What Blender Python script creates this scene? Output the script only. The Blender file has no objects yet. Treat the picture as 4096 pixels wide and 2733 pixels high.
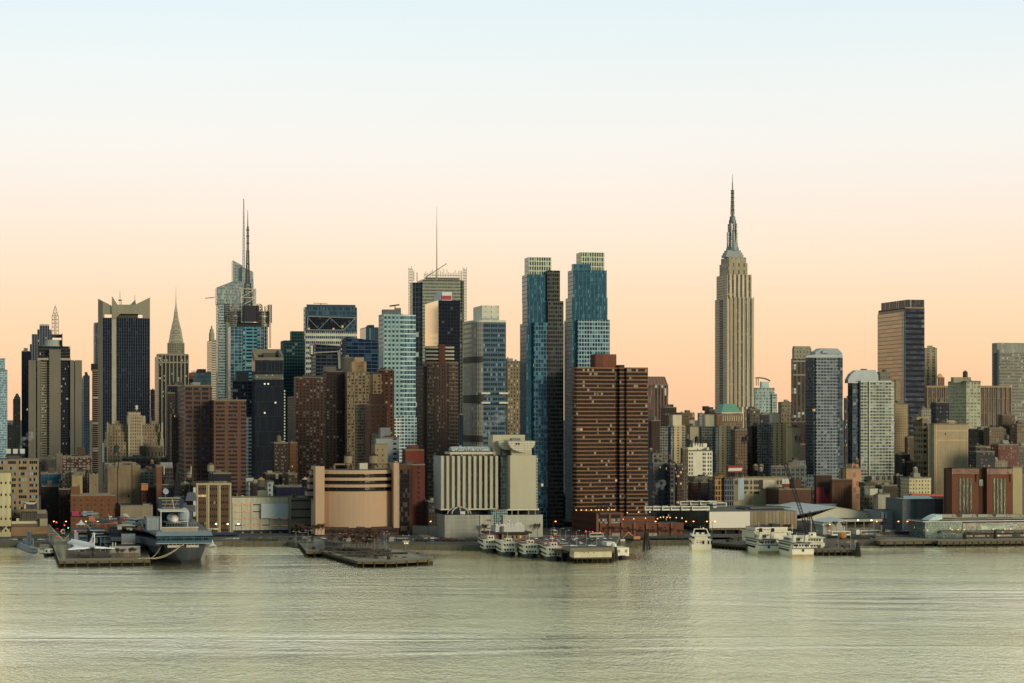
import bpy, math, random
from mathutils import Vector
C = bpy.context.scene.collection
rnd = random.Random(7)
PI = math.pi
# ---- camera: source photograph 4096x2733, F focal length in its pixels, horizon at row HY ----
F, CX, HY, CH = 8600.0, 2048.0, 1672.0, 80.0
cam = bpy.data.cameras.new('camera'); co = bpy.data.objects.new('camera', cam); C.objects.link(co)
co.location = (0, 0, CH); co.rotation_euler = (PI/2, 0, 0)
cam.sensor_width = 36; cam.lens = F/4096*36; cam.shift_y = (HY-1366.5)/4096
cam.clip_start = 5; cam.clip_end = 90000
sc = bpy.context.scene; sc.camera = co
# ---- sky ----
def lin(h):
    return tuple(((v/255+.055)/1.055)**2.4 if v > 10 else v/255/12.92 for v in (int(h[i:i+2], 16) for i in (0, 2, 4)))
w = bpy.data.worlds.new('World'); sc.world = w; w.use_nodes = True
SUN_EL, SUN_AZ = 13.0, 42.0      # the afterglow: behind the camera, to its right
nt = w.node_tree; nt.nodes.clear(); N = nt.nodes.new; L = nt.links.new
tc = N('ShaderNodeTexCoord'); sp = N('ShaderNodeSeparateXYZ'); L(tc.outputs['Generated'], sp.inputs[0])
rp = N('ShaderNodeValToRGB'); L(sp.outputs['Z'], rp.inputs[0]); cr = rp.color_ramp
stops = [(0.0, 'f9c59d'), (.012, 'fbca9f'), (.03, 'fdd3a8'), (.05, 'fddbb5'), (.075, 'fde5ca'), (.1, 'fbecdd'), (.125, 'f7f2ea'), (.155, 'f0f4f1'), (.195, 'e1f0f4'), (.3, 'e0eae2'), (.5, 'cdd6cc'), (1.0, '84989c')]
while len(cr.elements) < len(stops): cr.elements.new(.5)
for e, (p, h) in zip(cr.elements, stops): e.position = p; e.color = (*lin(h), 1)
sky = N('ShaderNodeTexSky'); sky.sky_type = 'NISHITA'; sky.sun_disc = False
sky.sun_elevation = math.radians(SUN_EL); sky.sun_rotation = math.radians(180-SUN_AZ)
b1 = N('ShaderNodeBackground'); b1.inputs[1].default_value = 0.007; L(sky.outputs[0], b1.inputs[0])
b2 = N('ShaderNodeBackground'); b2.inputs[1].default_value = 1.0
rw = N('ShaderNodeValToRGB'); L(sp.outputs['Z'], rw.inputs[0]); wst = [(0.0, '566f86'), (.15, '70889b'), (.45, '8a9eaa'), (1.0, '84989c')]  # unseen sky behind the camera, made cooler and darker to turn facades navy
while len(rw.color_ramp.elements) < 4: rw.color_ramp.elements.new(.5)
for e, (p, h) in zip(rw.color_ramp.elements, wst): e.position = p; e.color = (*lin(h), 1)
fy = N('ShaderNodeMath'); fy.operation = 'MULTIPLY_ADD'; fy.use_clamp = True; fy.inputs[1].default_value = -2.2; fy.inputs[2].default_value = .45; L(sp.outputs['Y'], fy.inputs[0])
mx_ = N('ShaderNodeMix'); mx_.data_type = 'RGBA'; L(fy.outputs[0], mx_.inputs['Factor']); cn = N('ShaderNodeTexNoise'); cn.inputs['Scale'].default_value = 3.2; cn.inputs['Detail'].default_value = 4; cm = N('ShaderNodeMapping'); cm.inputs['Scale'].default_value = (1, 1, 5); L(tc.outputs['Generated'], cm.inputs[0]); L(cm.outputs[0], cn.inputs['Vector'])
cf = N('ShaderNodeMath'); cf.operation = 'MULTIPLY_ADD'; cf.inputs[1].default_value = .07; cf.inputs[2].default_value = .965; L(cn.outputs['Fac'], cf.inputs[0])
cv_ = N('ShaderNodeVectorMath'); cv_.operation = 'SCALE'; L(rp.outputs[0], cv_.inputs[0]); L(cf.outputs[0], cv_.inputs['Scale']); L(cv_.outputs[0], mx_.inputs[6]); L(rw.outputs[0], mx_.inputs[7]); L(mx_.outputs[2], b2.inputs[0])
ad = N('ShaderNodeAddShader'); L(b1.outputs[0], ad.inputs[0]); L(b2.outputs[0], ad.inputs[1])
ow = N('ShaderNodeOutputWorld'); L(ad.outputs[0], ow.inputs[0])
sun = bpy.data.lights.new('sun', 'SUN'); sun.energy = 2.15; sun.angle = math.radians(16); sun.color = (1, .87, .66)
so = bpy.data.objects.new('sun', sun); C.objects.link(so)
a, el = math.radians(SUN_AZ), math.radians(SUN_EL)
sd = Vector((math.sin(a)*math.cos(el), -math.cos(a)*math.cos(el), math.sin(el)))
so.rotation_euler = sd.to_track_quat('Z', 'Y').to_euler(); so.location = (300, -300, 600)
sc.view_settings.view_transform = 'Standard'; sc.view_settings.look = 'None'; sc.view_settings.exposure = 0; sc.view_settings.gamma = 1
sc.cycles.max_bounces = 5; sc.cycles.glossy_bounces = 3; sc.cycles.diffuse_bounces = 2; sc.cycles.sample_clamp_indirect = 4

# ---- materials ----
K, SAT = 1.1, .86
def alb(h, k=None):
    c = list(lin(h)); k = K if k is None else k
    if c[0] > c[2]*1.15: c[2] *= .84
    l = .3*c[0]+.6*c[1]+.1*c[2]; c = [l+(v-l)*SAT for v in c]
    return (*[min(.85, v*k) for v in c], 1)
def math_(nt, op, a, b=None, cl=False):
    n = nt.nodes.new('ShaderNodeMath'); n.operation = op; n.use_clamp = cl
    for i, v in enumerate((a, b)):
        if v is None: continue
        if isinstance(v, (int, float)): n.inputs[i].default_value = v
        else: nt.links.new(v, n.inputs[i])
    return n.outputs[0]
def mixc(nt, f, a, b, bt='MIX'):
    n = nt.nodes.new('ShaderNodeMix'); n.data_type = 'RGBA'; n.blend_type = bt
    for s, v in ((n.inputs['Factor'], f), (n.inputs[6], a), (n.inputs[7], b)):
        if isinstance(v, tuple): s.default_value = v
        elif isinstance(v, (int, float)): s.default_value = v
        else: nt.links.new(v, s)
    return n.outputs[2]
def make_group():
    g = bpy.data.node_groups.new('facade', 'ShaderNodeTree'); it = g.interface
    def inp(n, t, d):
        s = it.new_socket(n, in_out='INPUT', socket_type=t); s.default_value = d
    for n, d in (('bay', 3), ('floor', 3.5), ('ww', .5), ('wh', .5), ('panes', 1), ('seed', 0), ('p', .12), ('lit', .0), ('metal', .3), ('tilt', .02), ('u0', 0)):
        inp(n, 'NodeSocketFloat', d)
    for n in ('wall', 'spandrel', 'frame', 'glass', 'glass2'): inp(n, 'NodeSocketColor', (.3, .3, .3, 1))
    it.new_socket('Shader', in_out='OUTPUT', socket_type='NodeSocketShader')
    gi = g.nodes.new('NodeGroupInput'); go = g.nodes.new('NodeGroupOutput'); I = gi.outputs
    uv = g.nodes.new('ShaderNodeUVMap'); s = g.nodes.new('ShaderNodeSeparateXYZ'); g.links.new(uv.outputs[0], s.inputs[0])
    m = lambda op, a, b=None: math_(g, op, a, b)
    u = m('DIVIDE', m('ADD', s.outputs[0], I['u0']), I['bay']); v = m('DIVIDE', s.outputs[1], I['floor'])
    fu, fv, iu, iv = m('FRACT', u), m('FRACT', v), m('FLOOR', u), m('FLOOR', v)
    mw = m('LESS_THAN', m('ABSOLUTE', m('SUBTRACT', fu, .5)), m('MULTIPLY', I['ww'], .5))
    mh = m('LESS_THAN', m('ABSOLUTE', m('SUBTRACT', fv, .5)), m('MULTIPLY', I['wh'], .5))
    # panes inside one window
    t = m('DIVIDE', m('ADD', m('SUBTRACT', fu, .5), m('MULTIPLY', I['ww'], .5)), I['ww'])
    tp = m('MULTIPLY', t, I['panes']); ft = m('ABSOLUTE', m('SUBTRACT', m('FRACT', tp), .5))
    pane = m('LESS_THAN', ft, .42); pane = m('MAXIMUM', pane, m('LESS_THAN', I['panes'], 1.5))
    mask = m('MULTIPLY', mw, mh); gl = m('MULTIPLY', mask, pane)
    wn = g.nodes.new('ShaderNodeTexWhiteNoise'); wn.noise_dimensions = '3D'; cb = g.nodes.new('ShaderNodeCombineXYZ')
    g.links.new(m('ADD', iu, m('MULTIPLY', m('FLOOR', tp), .31)), cb.inputs[0]); g.links.new(iv, cb.inputs[1]); g.links.new(I['seed'], cb.inputs[2]); g.links.new(cb.outputs[0], wn.inputs['Vector'])
    wn2 = g.nodes.new('ShaderNodeTexWhiteNoise'); wn2.noise_dimensions = '3D'; cb2 = g.nodes.new('ShaderNodeCombineXYZ')
    g.links.new(iu, cb2.inputs[0]); g.links.new(iv, cb2.inputs[1]); g.links.new(m('ADD', I['seed'], 7.7), cb2.inputs[2]); g.links.new(cb2.outputs[0], wn2.inputs['Vector'])
    pale = m('LESS_THAN', wn.outputs['Value'], I['p'])
    var = m('ADD', .83, m('MULTIPLY', wn2.outputs['Value'], .34))
    gcol = mixc(g, pale, I['glass'], I['glass2'])
    vm = g.nodes.new('ShaderNodeVectorMath'); vm.operation = 'SCALE'; g.links.new(gcol, vm.inputs[0]); g.links.new(var, vm.inputs['Scale'])
    ge = g.nodes.new('ShaderNodeTexCoord')
    def noise(sc_, d, off=0):
        n = g.nodes.new('ShaderNodeTexNoise'); n.inputs['Scale'].default_value = sc_; n.inputs['Detail'].default_value = d
        g.links.new(ge.outputs['Object'], n.inputs['Vector']); return n.outputs['Fac']
    mp = g.nodes.new('ShaderNodeMapping'); mp.inputs['Scale'].default_value = (1, 1, .08); g.links.new(ge.outputs['Object'], mp.inputs[0]); sn = g.nodes.new('ShaderNodeTexNoise'); sn.inputs['Scale'].default_value = .55; sn.inputs['Detail'].default_value = 5; g.links.new(mp.outputs[0], sn.inputs['Vector'])
    dirt = m('ADD', m('MULTIPLY', noise(.04, 4), .5), m('MULTIPLY', noise(.35, 3), .28)); dirt = m('ADD', dirt, m('MULTIPLY', sn.outputs['Fac'], .7)); dirt = m('ADD', dirt, .26)
    wc = mixc(g, mw, I['wall'], I['spandrel']); wc = mixc(g, m('MULTIPLY', mask, m('SUBTRACT', 1, pane)), wc, I['frame'])
    vw = g.nodes.new('ShaderNodeVectorMath'); vw.operation = 'SCALE'; g.links.new(wc, vw.inputs[0]); g.links.new(dirt, vw.inputs['Scale'])
    col = mixc(g, gl, vw.outputs[0], vm.outputs[0])
    # panes never lie in one exact plane: small tilt per window
    no = g.nodes.new('ShaderNodeNewGeometry'); sub = g.nodes.new('ShaderNodeVectorMath'); sub.operation = 'SUBTRACT'
    g.links.new(wn2.outputs['Color'], sub.inputs[0]); sub.inputs[1].default_value = (.5, .5, .5)
    scl = g.nodes.new('ShaderNodeVectorMath'); scl.operation = 'SCALE'; g.links.new(sub.outputs[0], scl.inputs[0]); g.links.new(m('MULTIPLY', gl, I['tilt']), scl.inputs['Scale'])
    add = g.nodes.new('ShaderNodeVectorMath'); add.operation = 'ADD'; g.links.new(no.outputs['Normal'], add.inputs[0]); g.links.new(scl.outputs[0], add.inputs[1])
    nrm = g.nodes.new('ShaderNodeVectorMath'); nrm.operation = 'NORMALIZE'; g.links.new(add.outputs[0], nrm.inputs[0])
    p = g.nodes.new('ShaderNodeBsdfPrincipled'); g.links.new(col, p.inputs['Base Color']); g.links.new(nrm.outputs[0], p.inputs['Normal'])
    solid = m('MULTIPLY', gl, m('SUBTRACT', 1, m('MULTIPLY', pale, .55)))
    g.links.new(m('MULTIPLY', I['metal'], solid), p.inputs['Metallic']); g.links.new(m('SUBTRACT', .85, m('MULTIPLY', gl, .68)), p.inputs['Roughness'])
    p.inputs['Specular IOR Level'].default_value = .4
    lit = m('MULTIPLY', gl, m('GREATER_THAN', wn2.outputs['Value'], m('SUBTRACT', 1, I['lit'])))
    p.inputs['Emission Color'].default_value = (1, .62, .25, 1); g.links.new(m('MULTIPLY', lit, .6), p.inputs['Emission Strength'])
    g.links.new(p.outputs[0], go.inputs[0]); return g
FG = make_group(); FC = {}
def fac(D, bay, fl, ww, wh, wall, glass, g2='b9c0b4', p=.06, sp=None, fr=None, n=1, lit=.0006, metal=.3, tilt=.03, u0=0, k=None, kg=None):
    key = (D, bay, fl, ww, wh, wall, glass, g2, p, sp, fr, n, lit, metal, tilt, u0, k, kg)
    if key in FC: return FC[key]
    m = bpy.data.materials.new('facade'); m.use_nodes = True; t = m.node_tree; t.nodes.clear()
    g = t.nodes.new('ShaderNodeGroup'); g.node_tree = FG; o = t.nodes.new('ShaderNodeOutputMaterial'); t.links.new(g.outputs[0], o.inputs[0])
    s = D/F
    for n_, v in (('bay', bay*s), ('floor', fl*s), ('ww', ww), ('wh', wh), ('panes', n), ('seed', len(FC)*1.37), ('p', p), ('lit', lit), ('metal', metal), ('tilt', tilt), ('u0', u0*s)): g.inputs[n_].default_value = v
    kg = kg or .95
    for n_, v, kk in (('wall', wall, k), ('spandrel', sp or wall, k), ('frame', fr or wall, k), ('glass', glass, kg), ('glass2', g2, kg)): g.inputs[n_].default_value = alb(v, kk)
    FC[key] = m; return m
MC = {}
def mat(h, rough=.8, metal=0, k=None, emit=0, noise=.25, ns=.15, spec=.4):
    key = (h, rough, metal, k, emit, noise, ns)
    if key in MC: return MC[key]
    m = bpy.data.materials.new('surface'); m.use_nodes = True; t = m.node_tree; p = t.nodes['Principled BSDF']
    c = alb(h, k); p.inputs['Roughness'].default_value = rough; p.inputs['Metallic'].default_value = metal; p.inputs['Specular IOR Level'].default_value = spec
    if noise:
        g = t.nodes.new('ShaderNodeTexCoord'); n = t.nodes.new('ShaderNodeTexNoise'); n.inputs['Scale'].default_value = ns; n.inputs['Detail'].default_value = 6; n.inputs['Roughness'].default_value = .65
        t.links.new(g.outputs['Object'], n.inputs['Vector'])
        mp = t.nodes.new('ShaderNodeMapping'); mp.inputs['Scale'].default_value = (1, 1, .08); t.links.new(g.outputs['Object'], mp.inputs[0]); n2 = t.nodes.new('ShaderNodeTexNoise'); n2.inputs['Scale'].default_value = .6; n2.inputs['Detail'].default_value = 5; t.links.new(mp.outputs[0], n2.inputs['Vector'])
        f = math_(t, 'ADD', 1-noise*1.6, math_(t, 'ADD', math_(t, 'MULTIPLY', n.outputs['Fac'], noise*2), math_(t, 'MULTIPLY', n2.outputs['Fac'], noise*1.2)))
        v = t.nodes.new('ShaderNodeVectorMath'); v.operation = 'SCALE'; v.inputs[0].default_value = c[:3]; t.links.new(f, v.inputs['Scale']); t.links.new(v.outputs[0], p.inputs['Base Color'])
    else: p.inputs['Base Color'].default_value = c
    if emit: p.inputs['Emission Color'].default_value = (*lin(h), 1); p.inputs['Emission Strength'].default_value = emit
    MC[key] = m; return m
ROOF = mat('3a3a38', .9)

# ---- mesh collecting ----
class MB:
    def __init__(s): s.v = []; s.f = []; s.m = []; s.uv = []
    def face(s, pts, mi=0, uvs=None):
        i = len(s.v); s.v += [tuple(p) for p in pts]; s.f.append(tuple(range(i, i+len(pts)))); s.m.append(mi)
        if uvs is None:
            n = Vector((0, 0, 0)); q = [Vector(p) for p in pts]
            for a, b in zip(q, q[1:]+q[:1]): n += a.cross(b)
            if abs(n.z) > .7*n.length: uvs = [(p[0], p[1]) for p in pts]
            else:
                t = Vector((-n.y, n.x, 0)).normalized()
                if abs(n.x) < abs(n.y)*.2: t = Vector((1, 0, 0))
                elif abs(n.y) < abs(n.x)*.2: t = Vector((0, 1, 0))
                uvs = [(p[0]*t.x+p[1]*t.y, p[2]) for p in pts]
        s.uv += uvs
    def prism(s, pl, z0, z1, side=0, top=1, scale=None, taper=None):
        """pl: plan polygon counter-clockwise; extruded z0..z1 (z1 may be a list)"""
        n = len(pl); zt = z1 if isinstance(z1, (list, tuple)) else [z1]*n; tp = taper or pl; d = 0
        for i in range(n):
            j = (i+1) % n; a, b = pl[i], pl[j]; c, e = tp[j], tp[i]; le = math.hypot(b[0]-a[0], b[1]-a[1])
            if n > 6: uvs = [(d, z0), (d+le, z0), (d+le, zt[j]), (d, zt[i])]
            else: uvs = None
            s.face([(a[0], a[1], z0), (b[0], b[1], z0), (c[0], c[1], zt[j]), (e[0], e[1], zt[i])], side, uvs); d += le
        s.face([(q[0], q[1], z) for q, z in zip(tp, zt)], top)
        s.face([(q[0], q[1], z0) for q in reversed(pl)], top)
    def box(s, x0, x1, y0, y1, z0, z1, side=0, top=None):
        s.prism([(x0, y0), (x1, y0), (x1, y1), (x0, y1)], z0, z1, side, side if top is None else top)
    def bar(s, a, b, r, mi=0, n=4, r2=None):
        a, b = Vector(a), Vector(b); d = (b-a); r2 = r if r2 is None else r2
        if d.length < 1e-6: return
        q = d.to_track_quat('Z', 'Y'); o = PI/4 if n == 4 else 0
        ring = [q @ Vector((math.cos(o+2*PI*k/n), math.sin(o+2*PI*k/n), 0)) for k in range(n)]
        A = [a+v*r for v in ring]; B = [b+v*r2 for v in ring]
        for k in range(n): j = (k+1) % n; s.face([A[k], A[j], B[j], B[k]], mi)
        s.face(B, mi); s.face(A[::-1], mi)
    def lathe(s, prof, c=(0, 0), n=12, mi=0, sx=1, sy=1, rot=0):
        for (r0, z0), (r1, z1) in zip(prof, prof[1:]):
            for k in range(n):
                a0, a1 = rot+2*PI*k/n, rot+2*PI*(k+1)/n
                P = lambda r, a, z: (c[0]+r*sx*math.cos(a), c[1]+r*sy*math.sin(a), z)
                pts = [P(r0, a0, z0), P(r0, a1, z0)] + ([P(r1, a1, z1), P(r1, a0, z1)] if r1 > 1e-4 else [P(0, 0, z1)])
                if r0 < 1e-4: pts = [P(0, 0, z0), P(r1, a1, z1), P(r1, a0, z1)]
                s.face(pts, mi)
        if prof[-1][0] > 1e-4: s.face([(c[0]+prof[-1][0]*sx*math.cos(rot+2*PI*k/n), c[1]+prof[-1][0]*sy*math.sin(rot+2*PI*k/n), prof[-1][1]) for k in range(n)], mi)
    def lattice(s, cx, cy, z0, z1, w0, w1, n, r, mi=0):
        cor = lambda w, z: [(cx+a*w/2, cy+b*w/2, z) for a, b in ((-1, -1), (1, -1), (1, 1), (-1, 1))]
        for i in range(n):
            t0, t1 = i/n, (i+1)/n; A = cor(w0+(w1-w0)*t0, z0+(z1-z0)*t0); B = cor(w0+(w1-w0)*t1, z0+(z1-z0)*t1)
            for k in range(4):
                j = (k+1) % 4; s.bar(A[k], B[k], r, mi); s.bar(A[k], B[j], r*.6, mi); s.bar(B[k], B[j], r*.7, mi)
    def build(s, name, mats, parent=None, loc=None, rz=None, smooth=False):
        me = bpy.data.meshes.new(name); me.from_pydata(s.v, [], s.f)
        for m in (mats if isinstance(mats, (list, tuple)) else [mats]): me.materials.append(m)
        nm = len(me.materials)
        me.polygons.foreach_set('material_index', [min(i, nm-1) for i in s.m])
        ul = me.uv_layers.new(name='UVMap'); ul.data.foreach_set('uv', [c for uv in s.uv for c in uv])
        if smooth:
            import bmesh; bm = bmesh.new(); bm.from_mesh(me); bmesh.ops.remove_doubles(bm, verts=bm.verts, dist=.01); bmesh.ops.recalc_face_normals(bm, faces=bm.faces); bm.to_mesh(me); bm.free()
            me.polygons.foreach_set('use_smooth', [True]*len(me.polygons))
        me.update(); o = bpy.data.objects.new(name, me); C.objects.link(o)
        if parent: o.parent = parent
        if loc: o.location = loc
        if rz is not None: o.rotation_euler.z = rz
        return o
def empty(name, loc, rz=0):
    o = bpy.data.objects.new(name, None); C.objects.link(o); o.location = loc; o.rotation_euler.z = rz; o.empty_display_size = 1; return o
def tag(o, label=None, cat=None, group=None, kind=None):
    for k, v in (('label', label), ('category', cat), ('group', group), ('kind', kind)):
        if v: o[k] = v
    return o
def kids(o): return [c for c in o.children]
def copy_tree(o, parent=None):
    c = o.copy(); C.objects.link(c); c.parent = parent
    for ch in kids(o): copy_tree(ch, c)
    return c
TH = math.radians(12.1); CT, ST = math.cos(TH), math.sin(TH); GZ = 3.0
def Wp(px, py, D): return Vector(((px-CX)*D/F, D, CH+(HY-py)*D/F))
def gy(py, z=0): return (CH-z)*F/(py-HY)      # distance of a point at height z seen at row py
class Bd:
    """one building: root Empty at its near-left ground corner; local x along its front, y to its back"""
    def __init__(s, name, label, xc, D, cat='building', group=None, rot=True, gz=GZ):
        s.c, s.s = (CT, ST) if rot else (1, 0); s.X, s.Y, s.g, s.D = (xc-CX)*D/F, D, gz, D
        s.o = empty(name, (s.X, s.Y, gz), TH if rot else 0); tag(s.o, label, cat, group)
    def x(s, px, y=0): t = (px-CX)/F; return (t*(s.Y+y*s.c)-s.X+y*s.s)/(s.c-t*s.s)
    def y(s, px, x=0):
        t = (px-CX)/F; d = s.s+t*s.c
        return (s.X+x*s.c-t*(s.Y+x*s.s))/d if abs(d) > .02 else 40
    def z(s, py, x=0, y=0): return CH+(HY-py)*(s.Y+x*s.s+y*s.c)/F-s.g
    def w(s, n): return n*s.D/F
    def part(s, mb, name, m, parent=None, label=None, smooth=False):
        o = mb.build(name, m, parent or s.o, smooth=smooth)
        if label: o['label'] = label
        return o
    def box(s, name, m, xl, xc, xr, yt, yb=None, d0=0, d1=None, roof=None, parent=None, par=0):
        """box part; xl..xc its left side face, xc..xr its front, at depth d0 (m) behind the corner"""
        x0, x1 = s.x(xc, d0), s.x(xr, d0); a = d1
        if a is None:
            if xl < xc-1: a = min(max(s.y(xl, x0), d0+4), d0+90)
            elif xl > xc+1: a = min(max(s.y(xl, x1), d0+4), d0+90)
            else: a = d0+max(8, min(40, x1-x0, 16/(max(.02, ST+(xc-CX)/F)*F/s.D)))
        if d1 is not None and s.D >= 1500:      # the side wall must not spill past its outline
            k = max(.02, ST+(xl-CX)/F)*F/s.D
            a = min(a, max(s.y(xl, x0), d0+6)) if xl < xc-1 else min(a, d0+max(8, 24/k)); a = max(a, d0+4)
        z1 = s.z(yt, x0, d0); z0 = s.z(yb, x0, d0) if yb is not None else 0
        mb = MB(); mb.box(x0, x1, d0, a, z0, z1, 0, 1)
        if par:
            h, t = par, .5
            for q in ((x0, x1, d0, d0+t), (x0, x1, a-t, a), (x0, x0+t, d0+t, a-t), (x1-t, x1, d0+t, a-t)): mb.box(*q, z1, z1+h, 2)
        s.last = (x0, x1, d0, a, z0, z1); s.part(mb, name, [m, roof or ROOF, mat('77705f')], parent); return s.last
    def ext(s, name, m, pts, d0=0, d1=2, parent=None):
        """front-plane outline given in picture rows/columns, real thickness d0..d1"""
        P = []
        for px, py in pts: x = s.x(px, d0); P.append((x, s.z(py, x, d0)))
        if sum(a[0]*b[1]-b[0]*a[1] for a, b in zip(P, P[1:]+P[:1])) < 0: P.reverse()
        mb = MB(); n = len(P)
        mb.face([(x, d0, z) for x, z in P]); mb.face([(x, d1, z) for x, z in reversed(P)])
        for i in range(n):
            (xa, za), (xb, zb) = P[i], P[(i+1) % n]; mb.face([(xb, d0, zb), (xa, d0, za), (xa, d1, za), (xb, d1, zb)], 1)
        return s.part(mb, name, m, parent)
    def rows(s, name, m, xl, xr, ys, h, d0=0, out=.6, side=0):
        """horizontal bands standing proud of the front (and of the left side when side>0)"""
        mb = MB(); x0, x1 = s.x(xl, d0), s.x(xr, d0)
        for y in ys:
            z = s.z(y, x0, d0); mb.box(x0-(.5 if side else 0), x1, d0-out, d0, z-s.w(h), z)
            if side: mb.box(x0-out, x0, d0, d0+side, z-s.w(h), z)
        return s.part(mb, name, m)
    def cols(s, name, m, xs, wd, yt, yb, d0=0, out=.6):
        mb = MB()
        for px in xs: x = s.x(px, d0); mb.box(x-s.w(wd)/2, x+s.w(wd)/2, d0-out, d0, s.z(yb, x, d0) if yb else 0, s.z(yt, x, d0))
        return s.part(mb, name, m)
def clutter(b, last, n=4, big=1.0, pent=True, seed=0):
    """bulkheads, vents and cooling units on a flat roof, each a part"""
    r = random.Random(seed or int(b.X*7)); x0, x1, y0, y1, z0, z1 = last; W_, D_ = x1-x0, y1-y0
    ms = [mat('6d675b'), mat('8b8a80'), mat('4b4a47'), mat('5a463c')]
    if pent and W_ > 7:
        a = x0+W_*r.uniform(.15, .5); c = min(W_*.35, 9)*big; mb = MB(); mb.box(a, min(a+c, x1-.6), y0+D_*.3, y0+D_*.7, z1, z1+r.uniform(2.6, 5)*big); b.part(mb, 'bulkhead', r.choice(ms))
    for i in range(n):
        u = r.uniform(.4, 1.4)*big; a = r.uniform(x0+u+.6, max(x1-u-.6, x0+u+.7)); c = r.uniform(y0+u+.6, max(y0+D_*.6, y0+u+.7)); h = r.uniform(.8, 2.6)*big; mb = MB()
        if i % 3 == 2: mb.lathe([(u*.5, z1), (u*.5, z1+h*1.3), (u*.7, z1+h*1.35), (u*.2, z1+h*1.7)], (a, c), 8); nm = 'vent'
        else: mb.box(a-u, a+u, c-u*.8, c+u*.8, z1, z1+h); nm = 'cooling_unit'
        b.part(mb, nm, r.choice(ms))
# ---- ground, water ----
def sheet(name, pts, z, m, thick=0):
    mb = MB()
    if thick: mb.prism(pts, z-thick, z, 1, 0)
    else: mb.face([(x, y, z) for x, y in pts])
    o = mb.build(name, m); tag(o, kind='structure'); return o
def water_mat():
    m = bpy.data.materials.new('river_water'); m.use_nodes = True; t = m.node_tree; p = t.nodes['Principled BSDF']
    p.inputs['Base Color'].default_value = (1.0, .92, .53, 1); p.inputs['Metallic'].default_value = .95; p.inputs['Roughness'].default_value = .1; p.inputs['IOR'].default_value = 1.5
    g = t.nodes.new('ShaderNodeTexCoord'); acc = None
    def layer(sx, sy, scale, det, rough, amp, rot=0, dist=0):
        nonlocal acc
        mp = t.nodes.new('ShaderNodeMapping'); mp.inputs['Scale'].default_value = (sx, sy, 1); mp.inputs['Rotation'].default_value = (0, 0, math.radians(rot)); t.links.new(g.outputs['Object'], mp.inputs[0])
        n = t.nodes.new('ShaderNodeTexNoise'); n.inputs['Scale'].default_value = scale; n.inputs['Detail'].default_value = det; n.inputs['Roughness'].default_value = rough; n.inputs['Distortion'].default_value = dist
        t.links.new(mp.outputs[0], n.inputs['Vector']); return math_(t, 'MULTIPLY', n.outputs['Fac'], amp)
    patch = layer(.3, 1, .006, 3, .55, 1.0, 8)      # gusts: calm and rough patches
    ps = math_(t, 'MULTIPLY', math_(t, 'SUBTRACT', patch, .38), 4.0, True); ps = math_(t, 'ADD', .3, ps)
    h = math_(t, 'ADD', layer(1, .42, .34, 3, .7, .8, 8, .5), layer(1, .5, .1, 3, .6, .55, -10, .6))
    h = math_(t, 'ADD', h, layer(1, .6, .95, 2, .6, .6, 25))
    h = math_(t, 'MULTIPLY', h, ps); h = math_(t, 'ADD', h, layer(.25, 1, .018, 4, .6, .8, 3, 2.0))
    rg = math_(t, 'ABSOLUTE', math_(t, 'SUBTRACT', layer(.12, 1, .0045, 2, .5, 1.0, 4, .3), .5)); rg = math_(t, 'SUBTRACT', 1, math_(t, 'MULTIPLY', rg, 110), True)
    h = math_(t, 'ADD', h, math_(t, 'MULTIPLY', rg, .18))      # a few long wakes
    bp = t.nodes.new('ShaderNodeBump'); bp.inputs['Strength'].default_value = 1; bp.inputs['Distance'].default_value = 1.1
    t.links.new(h, bp.inputs['Height']); t.links.new(bp.outputs[0], p.inputs['Normal']); return m
WATER = water_mat()
sheet('river_water', [(-12000, -3000), (12000, -3000), (12000, 1760), (-12000, 1760)], 0, WATER)
asph = mat('3d3d3e', .9, ns=.05); conc = mat('7b756a', .9, ns=.3); dirt = mat('4f4a42', .95, ns=.05)
def sh(px, py, z=GZ): D = gy(py, z); return ((px-CX)*D/F, D)
shore = [(-12000, 1280), (-1500, 1290), sh(-60, 2170), sh(200, 2168), sh(205, 2180), sh(880, 2166), sh(1150, 2166), sh(1190, 2172), sh(1720, 2180), sh(1980, 2182), sh(2050, 2170), sh(2480, 2170), sh(2505, 2162), sh(2800, 2160), sh(3130, 2155), sh(3420, 2148), (1500, 1560), (12000, 1700)]
seawall = mat('5f594d', .95, ns=.6, noise=.5)
mb = MB(); mb.prism(shore+[(40000, 70000), (-40000, 70000)], -6, GZ, 1, 0); o = mb.build('ground', [dirt, seawall]); tag(o, kind='structure')
# avenue along the river, then the cross street straight up the canyon
def along(off, wdt, x0, x1, z, name, m):
    q = []
    for x in (x0, x1): q.append((x, 1388+off+(x+300)*.177))
    for x in (x1, x0): q.append((x, 1388+off+wdt+(x+300)*.177))
    return sheet(name, q, z, m)
along(-44, 40, -900, 1100, GZ+.008, 'road', asph)
along(-52, 7, -900, 1100, GZ+.12, 'pavement', mat('77726a', ns=.4))
for k_, off in enumerate((-34, -24, -15)): along(off, .35 if k_ != 1 else 1.4, -900, 1100, GZ+.016, 'lane_marking', mat('b8b5a8'))
v = Vector((-ST, CT, 0)); S0 = Wp(236, 2110, 1420); S0.z = 0
q = [S0+Vector((CT, ST, 0))*a+v*b for a, b in ((-9, -40), (9, -40), (9, 2400), (-9, 2400))]
sheet('cross_street', [(p.x, p.y) for p in q], GZ+.012, asph)
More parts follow.
